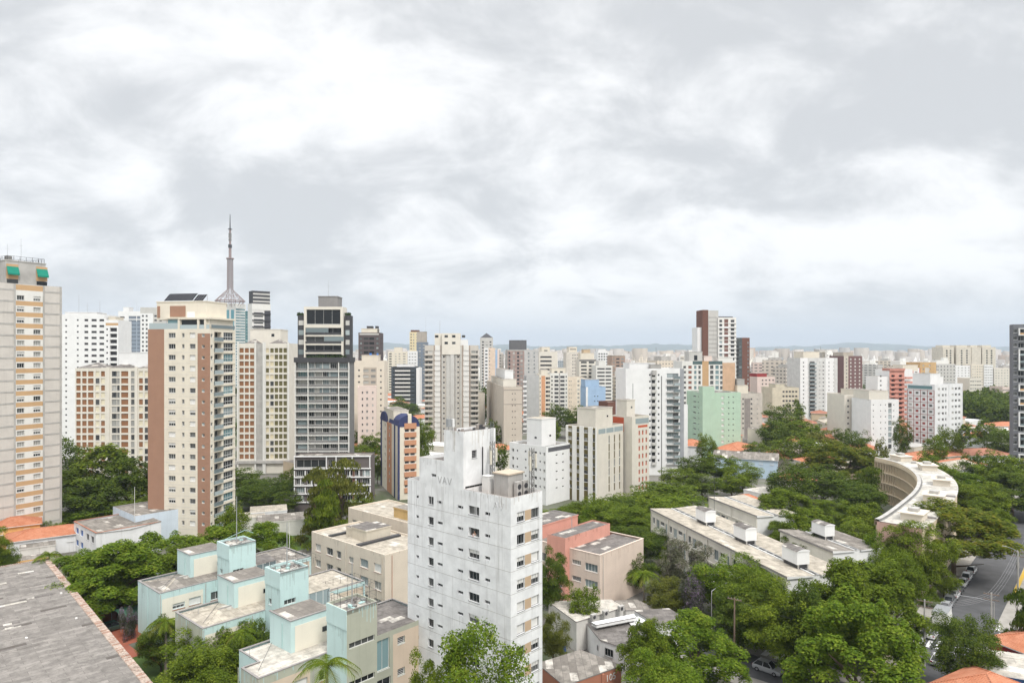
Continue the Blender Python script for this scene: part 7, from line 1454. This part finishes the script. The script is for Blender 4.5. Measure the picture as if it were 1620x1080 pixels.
# ------------------------------------------------------------------ houses among the trees
HC = [WHITED, WHITE, CREAM, IVORY, PINKW, wall((.62, .5, .36), .06, .08)]
hs = [(1192, 668, 17, 12, TILE, WHITE, 'orange hip roofed house right of the grey beige block'), (1286, 690, 34, 12, TILE, PINKW, 'long clay roofed house above the wood'), (1162, 703, 22, 12, TILE, WHITED, 'low white house with patched red roof before the mint block'), (1305, 664, 14, 14, ROOFL, CREAM, 'pale gabled hall below the pale grey twin tower'), (1340, 680, 18, 12, ROOFW, wall((.5, .55, .62)), 'grey blue shed with white roof left of the ivory pilastered block'), (1352, 668, 12, 9, TILE, WHITE, 'small orange roof beside the ivory pilastered block'),
      (1470, 715, 18, 12, TILE, CREAM, 'clay hip roofed house before the brown gridded block'), (1500, 712, 15, 12, TILE, IVORY, 'clay hip roofed house right of its near twin'), (1548, 712, 22, 14, TILED, WHITE, 'wide old tile roof house with white wall left of the dark edge tower'), (1445, 724, 14, 9, TILE, WHITED, 'small orange roof behind the curved slab'), (1590, 668, 18, 14, TILE, CREAM, 'two storey clay hip roofed house beside the dark edge tower'), (1545, 684, 14, 10, TILE, WHITE, 'small red roof house among the trees right of the gridded block'), (1505, 733, 18, 12, ROOFL, WHITED, 'flat pale roofed house between clay roofs behind the curved slab'), (1520, 728, 14, 10, TILE, CREAM, 'orange roof house nearest the umbrella trees at right'), (1528, 660, 16, 12, WHITE, WHITE, 'white flat roofed house below the park'), (1565, 652, 22, 12, WHITE, CREAM, 'long white flat roofed house beside the park'), (1444, 700, 16, 10, CONC, BEIGE, 'beige walled low block at the foot of the white stair column block'),
      (1228, 716, 16, 10, TILE, PINKW, 'small orange roofed house half hidden in the wood'), (1180, 788, 10, 8, TILE, ORANGE, 'orange walled house behind the pale low block'), (1208, 772, 9, 8, ROOFW, WHITE, 'white roofed cottage in the wood'), (1262, 752, 9, 8, TILE, CREAM, 'tiny red roof patch beside the rust tipped crown'),
      (565, 704, 20, 12, TILE, PINKW, 'clay roofed house row between black tower and arched tower'), (560, 716, 16, 10, TILED, WHITED, 'lower red roofed house beside the podium'), (606, 668, 12, 10, TILE, CREAM, 'small red roof left of the arched tower'), (580, 693, 14, 10, TILE, IVORY, 'small orange roof behind the casuarinas'), (768, 640, 10, 9, TILE, CREAM, 'orange roof in the gap right of the wide grey tower')]
for i, (x, y, w, d, rm, wm, lb) in enumerate(hs):
    z = 6.0; D = (CZ - z) * F / (y + 4 - HY); D = min(D, 700); kd = 'hip' if rm in (TILE, TILED) else ('gable' if rm in (ROOFL, ROOFW) and w > 10 else 'flat')
    s = D / 300 if D > 330 else 1.0
    p = at(x, y, D); house(lb, x, y, 6.0, w * 1.0, d, 0, R((i * 37) % 90 - 20 if kd == 'hip' else 30), wm, rm, kd, 2.0, pos=Vector((p.x, p.y, 0)), windows=2)
p = onz(1170, 715, 8); t = house('blue gabled school like house with yellow trim and dark striped roof in the wood', 1180, 722, 7.5, 24, 11, 0, R(-22), wall((.50, .62, .74), .05, .08), ROOFG, 'gable', 2.0, windows=6)
house('grey flat roofed shed between the stilt tower and the casuarinas', 455, 818, 4, 16, 9, 0, R(20), AGED, ROOFG, 'flat', windows=2)
house('low pale shed with a cream roof left of the grey flat shed', 425, 805, 4, 10, 8, 0, R(20), WHITED, ROOFL, 'flat', windows=1)
# white gap block and similar
b = tower('apartment_block', 'white block with square windows in the gap right of the wide grey tower', 772, 420, 6, 767, 793, 617, WHITE, 1, L=14); std(b, 2.9, rc=[(.15, 1.4, 1.8, .6, '!1.0d'), (.4, .9, 1.1, 1, 'd'), (.62, .9, 1.1, 1, 'd'), (.85, .9, 1.1, 1, 'd')], rz=[(0, .3, 0, b.H, wall((.5, .33, .27)))]); b.done()
b = tower('apartment_block', 'narrow cream slab touching the right wing of the wide grey tower', 757, 385, 6, 750, 767, 622, wall((.66, .61, .53)), 1, L=12); std(b, 2.9); b.done()
b = tower('apartment_block', 'low beige block with rows of square windows left of the pale grey twin tower', 1222, 430, 4, 1216, 1264, 613, wall((.62, .57, .45)), 1, L=16); std(b, 2.9, rc=[(f, 1.4, 1.1, 1, 'd') for f in (.42, .54, .66, .78, .9)], lids=((.2, .55, .2, .8, 2),)); b.done()
b = tower('apartment_block', 'pink block with a dark red roof left of the low beige block', 1198, 520, 10, 1190, 1226, 596, PINKW, 0, L=16); std(b, 2.9, rc=[(f, 1.2, 1.1, 1, 'd') for f in (.3, .5, .7, .9)], lids=((.05, .6, .1, .9, 2.5, wall((.35, .06, .06))),)); b.done()
b = tower('apartment_tower', 'white balconied tower in the haze left of the red and white striped pair', 1186, 760, 4, 1182, 1222, 582, WHITE, 0, L=18); std(b, 3, rc=[(.3, 5, 1.4, .8, 'c'), (.75, 5, 1.4, .8, 'c')], lids=((.1, .4, .2, .8, 3),)); b.done()
b = tower('apartment_tower', 'slender glassy grey tower rising from the hazy right skyline', 1222, 900, 4, 1220, 1239, 565, wall((.45, .47, .49)), 0, L=18); std(b, 3, rc=[(.3, 3, 2, .5, 'p'), (.7, 3, 2, .5, 'g')]); b.done()
b = tower('apartment_tower', 'red and white striped tower, right of the slender grey one', 1241, 640, 4, 1238, 1262, 571, WHITE, 0, L=18); std(b, 3, rz=[(.4, .5, 0, b.H, wall((.4, .22, .2))), (.9, 1, 0, b.H, wall((.5, .35, .32)))]); b.done()

# ------------------------------------------------------------------ far city
def city_mat(attr):
    m, g, bs = base_mat('far_facade', .8, .2); tc = g.new('ShaderNodeTexCoord'); sx = g.new('ShaderNodeSeparateXYZ'); g.link(tc.outputs['Object'], sx.inputs[0]); sn = g.new('ShaderNodeSeparateXYZ'); g.link(tc.outputs['Normal'], sn.inputs[0])
    ax = g.math('GREATER_THAN', g.math('ABSOLUTE', sn.outputs[0]), .6); u = g.math('ADD', g.math('MULTIPLY', ax, sx.outputs[1]), g.math('MULTIPLY', g.math('SUBTRACT', 1.0, ax), sx.outputs[0]))
    if attr: c = g.new('ShaderNodeAttribute', attribute_name='tone').outputs['Color']; rnd = g.new('ShaderNodeSeparateColor'); g.link(c, rnd.inputs[0]); rnd = g.math('FRACT', g.math('MULTIPLY', rnd.outputs[2], 57.0))
    else: oi = g.new('ShaderNodeObjectInfo'); c = oi.outputs['Color']; rnd = oi.outputs['Random']
    wu = g.math('FRACT', g.math('DIVIDE', u, g.math('ADD', 2.6, g.math('MULTIPLY', rnd, 2.4)))); wz = g.math('FRACT', g.math('DIVIDE', sx.outputs[2], 2.95))
    inu = g.math('MULTIPLY', g.math('GREATER_THAN', wu, .32), g.math('LESS_THAN', wu, g.math('ADD', .6, g.math('MULTIPLY', rnd, .42)))); inz = g.math('MULTIPLY', g.math('GREATER_THAN', wz, .35), g.math('LESS_THAN', wz, .75))
    side = g.math('LESS_THAN', g.math('ABSOLUTE', sn.outputs[2]), .5); w = g.math('MULTIPLY', g.math('MULTIPLY', inu, inz), side)
    cell = g.new('ShaderNodeTexWhiteNoise', noise_dimensions='2D'); cb = g.new('ShaderNodeCombineXYZ'); g.link(g.math('FLOOR', g.math('DIVIDE', u, 3.0)), cb.inputs[0]); g.link(g.math('FLOOR', g.math('DIVIDE', sx.outputs[2], 2.95)), cb.inputs[1]); g.link(cb.outputs[0], cell.inputs[0])
    dk = g.mix(cell.outputs[0], (.05, .055, .06, 1), (.22, .22, .21, 1)); top = g.math('GREATER_THAN', sn.outputs[2], .5)
    a = g.mix(g.math('MULTIPLY', w, .9), c, dk); a = g.mix(g.math('MULTIPLY', top, .7), a, (.34, .31, .28, 1)); g.link(a, bs.inputs['Base Color']); return m
CM, CMA = city_mat(False), city_mat(True)
TONES = [(.78, .77, .74), (.72, .68, .60), (.66, .60, .52), (.58, .57, .54), (.74, .66, .55), (.80, .79, .78), (.45, .42, .38), (.62, .45, .35), (.40, .30, .26), (.55, .60, .64), (.70, .58, .52)]
rg = random.Random(21)
def clear(x, y, r):
    return all((x - a) ** 2 + (y - c) ** 2 > (r + q) ** 2 for a, c, q in FOOT)
def far_tower(x, y, w, l, h, tone, label, group, rz):
    t = thing('distant_tower', label, 'building', (x, y, 0), rz, group); k = MB(); k.box(-w / 2, -l / 2, -1, w / 2, l / 2, h, CM, CM, False); o = k.build('wall', t); o.color = c4(tone)
    k = MB(); a, c = rg.uniform(.2, .4), rg.uniform(.2, .4); k.box(-w * a, -l * c, h, w * a, l * c, h + rg.uniform(2, 5), CONC if rg.random() < .3 else OFFW); k.box(w * .1, -l * .15, h, w * .32, l * .1, h + rg.uniform(4, 7), OFFW); k.tube((-w * .3, 0, h), (-w * .3, 0, h + rg.uniform(4, 11)), .15, .1, CONCD, 4); k.build('penthouse', t)
lab = {0: 'pale apartment tower far off in the haze of the skyline behind the named towers', 1: 'coloured apartment tower far off in the haze of the skyline behind the named towers'}
cnt = 0
while cnt < 290:
    D = 560 + 2600 * rg.random() ** 1.4; px = rg.uniform(1170, 1640) if rg.random() < .5 else (rg.uniform(560, 1170) if rg.random() < .85 else rg.uniform(80, 560)); ymax = 559 + rg.random() ** .7 * 40
    if px > 1180: ymax = 559 + rg.random() ** .6 * 36
    x = (px - CX) / F * D; h = CZ - (ymax - HY) / F * D
    if h < 14: h = rg.uniform(14, 40) * (.7 if px > 1500 else 1)
    w, l = rg.uniform(11, 24), rg.uniform(11, 22)
    if not clear(x, D, max(w, l) * .6): continue
    if (D < 900 and 1500 < px < 1600) or (D < 720 and px < 960): continue
    tone = rg.choice(TONES[:6] if rg.random() < .75 else TONES); v = rg.uniform(.85, 1.05); tone = tuple(min(.85, q * v) for q in tone); pale = min(tone) > .5
    far_tower(x, D, w, l, h, tone, lab[0 if pale else 1], 'pale towers of the hazy skyline' if pale else 'coloured towers of the hazy skyline', R(rg.choice((5, 20, 48, 70, -15)))); FOOT.append((x, D, max(w, l) * .6)); cnt += 1
# low filler houses and trees on the slopes between the towers
cnt = tries = 0
FT = {}
while cnt < 210 and tries < 9000:
    tries += 1; D = 240 + 500 * rg.random(); px = rg.uniform(1090, 1625) if rg.random() < .8 else rg.uniform(470, 1000); x = (px - CX) / F * D; w, d = rg.uniform(10, 18), rg.uniform(8, 12)
    yb = HY + CZ / D * F
    if yb > 760 or not clear(x, D, 6) or (1520 < px < 1600 and 420 < D < 620): continue
    orange = rg.random() < .62
    house('low house with an orange tiled roof in the roof field between trees and towers' if orange else 'low pale flat roofed house in the roof field between trees and towers', 0, 0, rg.uniform(4.5, 9.5), w, d, 0, R(rg.choice((8, 30, 48, -20, 70))), rg.choice(HC), rg.choice((TILE, TILE, TILED)) if orange else rg.choice((ROOFG, ROOFL, WHITE)), 'hip' if orange else 'flat', 1.8, 'low orange roofed houses of the roof field' if orange else 'low flat roofed houses of the roof field', 0, pos=Vector((x, D, 0))); cnt += 1
cnt = tries = 0
while cnt < 120 and tries < 8000:
    tries += 1; D = 200 + 900 * rg.random() ** 1.2; px = rg.uniform(1060, 1640) if rg.random() < .7 else rg.uniform(330, 1060); x = (px - CX) / F * D; w = rg.uniform(7, 15)
    if HY + CZ / D * F > 790 or not clear(x, D, w * .3): continue
    tree_at('dark green tree growing between the low houses and towers of the roof field', x, D, w, rg.uniform(7, 12), 'round', rg.choice(('dark', 'dark', 'mid')), 0, 'trees of the roof field'); cnt += 1
# park wood seen as one mass
V = []; P_ = at(1560, 650, 500); me0 = CR[('round', 0, 0)] if ('round', 0, 0) in CR else crown_mesh('round', 2300, .046, 3); co = np.empty(len(me0.vertices) * 3); me0.vertices.foreach_get('co', co); co = co.reshape(-1, 3); acc = []; rn = np.random.default_rng(3)
for i in range(70):
    D = rn.uniform(440, 600); px = rn.uniform(1518, 1606); w = rn.uniform(12, 20); acc.append(co * np.array([w, w, rn.uniform(12, 18)]) + np.array([(px - CX) / F * D, D, 1.5]))
A_ = np.concatenate(acc); n = len(A_) // 4; me = bpy.data.meshes.new('park_wood'); me.vertices.add(len(A_)); me.vertices.foreach_set('co', A_.ravel()); me.loops.add(4 * n); me.loops.foreach_set('vertex_index', np.arange(4 * n)); me.polygons.add(n); me.polygons.foreach_set('loop_start', np.arange(0, 4 * n, 4)); me.update(calc_edges=True); me.materials.append(LEAF['dark']); o = inst('park_wood', me, None, (0, 0, 0)); o['kind'] = 'stuff'; tag(o, 'dark wood of a park below the far beige towers', 'wood')
# the carpet of the distant city
def carpet():
    n = 15000; D = 1150 * np.exp(RNG.uniform(0, 1, n) ** .9 * 2.35); x = RNG.uniform(-.95, .95, n) * D; w = RNG.uniform(9, 24, n) * (1 + D / 9000); l = RNG.uniform(9, 24, n); h = np.where(RNG.uniform(0, 1, n) < .5, 15 + 42 * RNG.uniform(0, 1, n) ** 1.5, RNG.uniform(4, 9, n)); ang = RNG.uniform(0, 1.57, n); base = np.array([(-1, -1, 0), (1, -1, 0), (1, 1, 0), (-1, 1, 0), (-1, -1, 1), (1, -1, 1), (1, 1, 1), (-1, 1, 1)], float) * np.array([.5, .5, 1])
    L = base[None] * np.stack([w, l, h], 1)[:, None, :]; c, s = np.cos(ang)[:, None], np.sin(ang)[:, None]; Xr = L[..., 0] * c - L[..., 1] * s + x[:, None]; Yr = L[..., 0] * s + L[..., 1] * c + D[:, None]; V = np.stack([Xr, Yr, L[..., 2]], 2).reshape(-1, 3)
    q = np.array([(0, 1, 5, 4), (1, 2, 6, 5), (2, 3, 7, 6), (3, 0, 4, 7), (4, 5, 6, 7)]); Fc = (q[None] + 8 * np.arange(n)[:, None, None]).reshape(-1, 4)
    me = bpy.data.meshes.new('distant_city'); me.vertices.add(8 * n); me.vertices.foreach_set('co', V.ravel()); me.loops.add(Fc.size); me.loops.foreach_set('vertex_index', Fc.ravel()); me.polygons.add(len(Fc)); me.polygons.foreach_set('loop_start', np.arange(0, Fc.size, 4)); me.update(calc_edges=True)
    T_ = np.array(TONES)[np.where(RNG.uniform(0, 1, n) < .45, RNG.choice([0, 5], n), RNG.integers(0, 11, n))] * RNG.uniform(.85, 1.06, n)[:, None]; at_ = me.attributes.new('tone', 'FLOAT_COLOR', 'FACE'); at_.data.foreach_set('color', np.repeat(np.concatenate([T_, np.ones((n, 1))], 1), 5, axis=0).ravel()); me.materials.append(CMA)
    o = inst('distant_city', me, None, (0, 0, 0)); o['kind'] = 'stuff'; tag(o, 'hazy carpet of distant city blocks spreading to the hills', 'city')
carpet()
def hills():
    prof = [(-400, 548), (60, 548), (300, 550), (460, 548), (560, 546), (610, 542.5), (650, 543.5), (700, 546), (760, 546), (800, 543), (860, 549), (920, 545), (960, 547), (1040, 543.5), (1090, 545), (1150, 548), (1200, 549), (1240, 548), (1290, 546.5), (1350, 542), (1395, 544), (1450, 547), (1500, 549), (1580, 548), (1640, 549), (2100, 549)]
    X0 = np.linspace(-400, 2100, 360); Yp = np.interp(X0, [p[0] for p in prof], [p[1] for p in prof]); D0 = 15500.0; V = []; rows = 14; rn = np.random.default_rng(9); jit = np.convolve(rn.normal(size=len(X0) + 20), np.hanning(9) / 4, 'same')[10:-10]
    for r in range(rows):
        t = r / (rows - 1); prf = math.sin(min(1, t / .62) * math.pi / 2) ** 1.3 if t < .62 else math.cos((t - .62) / .38 * math.pi / 2)
        for i, xp in enumerate(X0): D = D0 - 3000 + 5200 * t; H = (CZ + (HY - Yp[i]) / F * D0 + jit[i] * 9) * prf + (rn.normal() * 9 if 0 < r < rows - 1 else 0) - 5; V.append(((xp - CX) / F * D0 * (1 + .02 * (t - .6)), D, H))
    m = len(X0); Fc = [(r * m + i, r * m + i + 1, (r + 1) * m + i + 1, (r + 1) * m + i) for r in range(rows - 1) for i in range(m - 1)]; me = bpy.data.meshes.new('hills'); me.from_pydata(V, [], Fc); mt, g, bs = base_mat('hill_forest', .95, .1); n = g.noise(g.new('ShaderNodeNewGeometry').outputs['Position'], .003, 5); g.link(g.mix(n, (.035, .055, .025, 1), (.09, .11, .05, 1)), bs.inputs['Base Color']); me.materials.append(mt)
    o = inst('hills', me, None, (0, 0, 0)); o['kind'] = 'structure'
hills()
def haze():
    k = MB(); m = bpy.data.materials.new('haze_air'); m.use_nodes = True; g = NT(m.node_tree); g.n.clear(); out = g.new('ShaderNodeOutputMaterial'); v = g.new('ShaderNodeVolumePrincipled'); v.inputs['Color'].default_value = HAZE_COL; v.inputs['Density'].default_value = HAZE_D; v.inputs['Anisotropy'].default_value = .0
    g.link(v.outputs[0], out.inputs['Volume']); k.box(-17500, -260, -9, 17500, 19500, 520, m); o = k.build('haze'); o['kind'] = 'stuff'
HAZE_COL = (.76, .87, 1.0, 1); HAZE_D = 8.5e-5
haze()
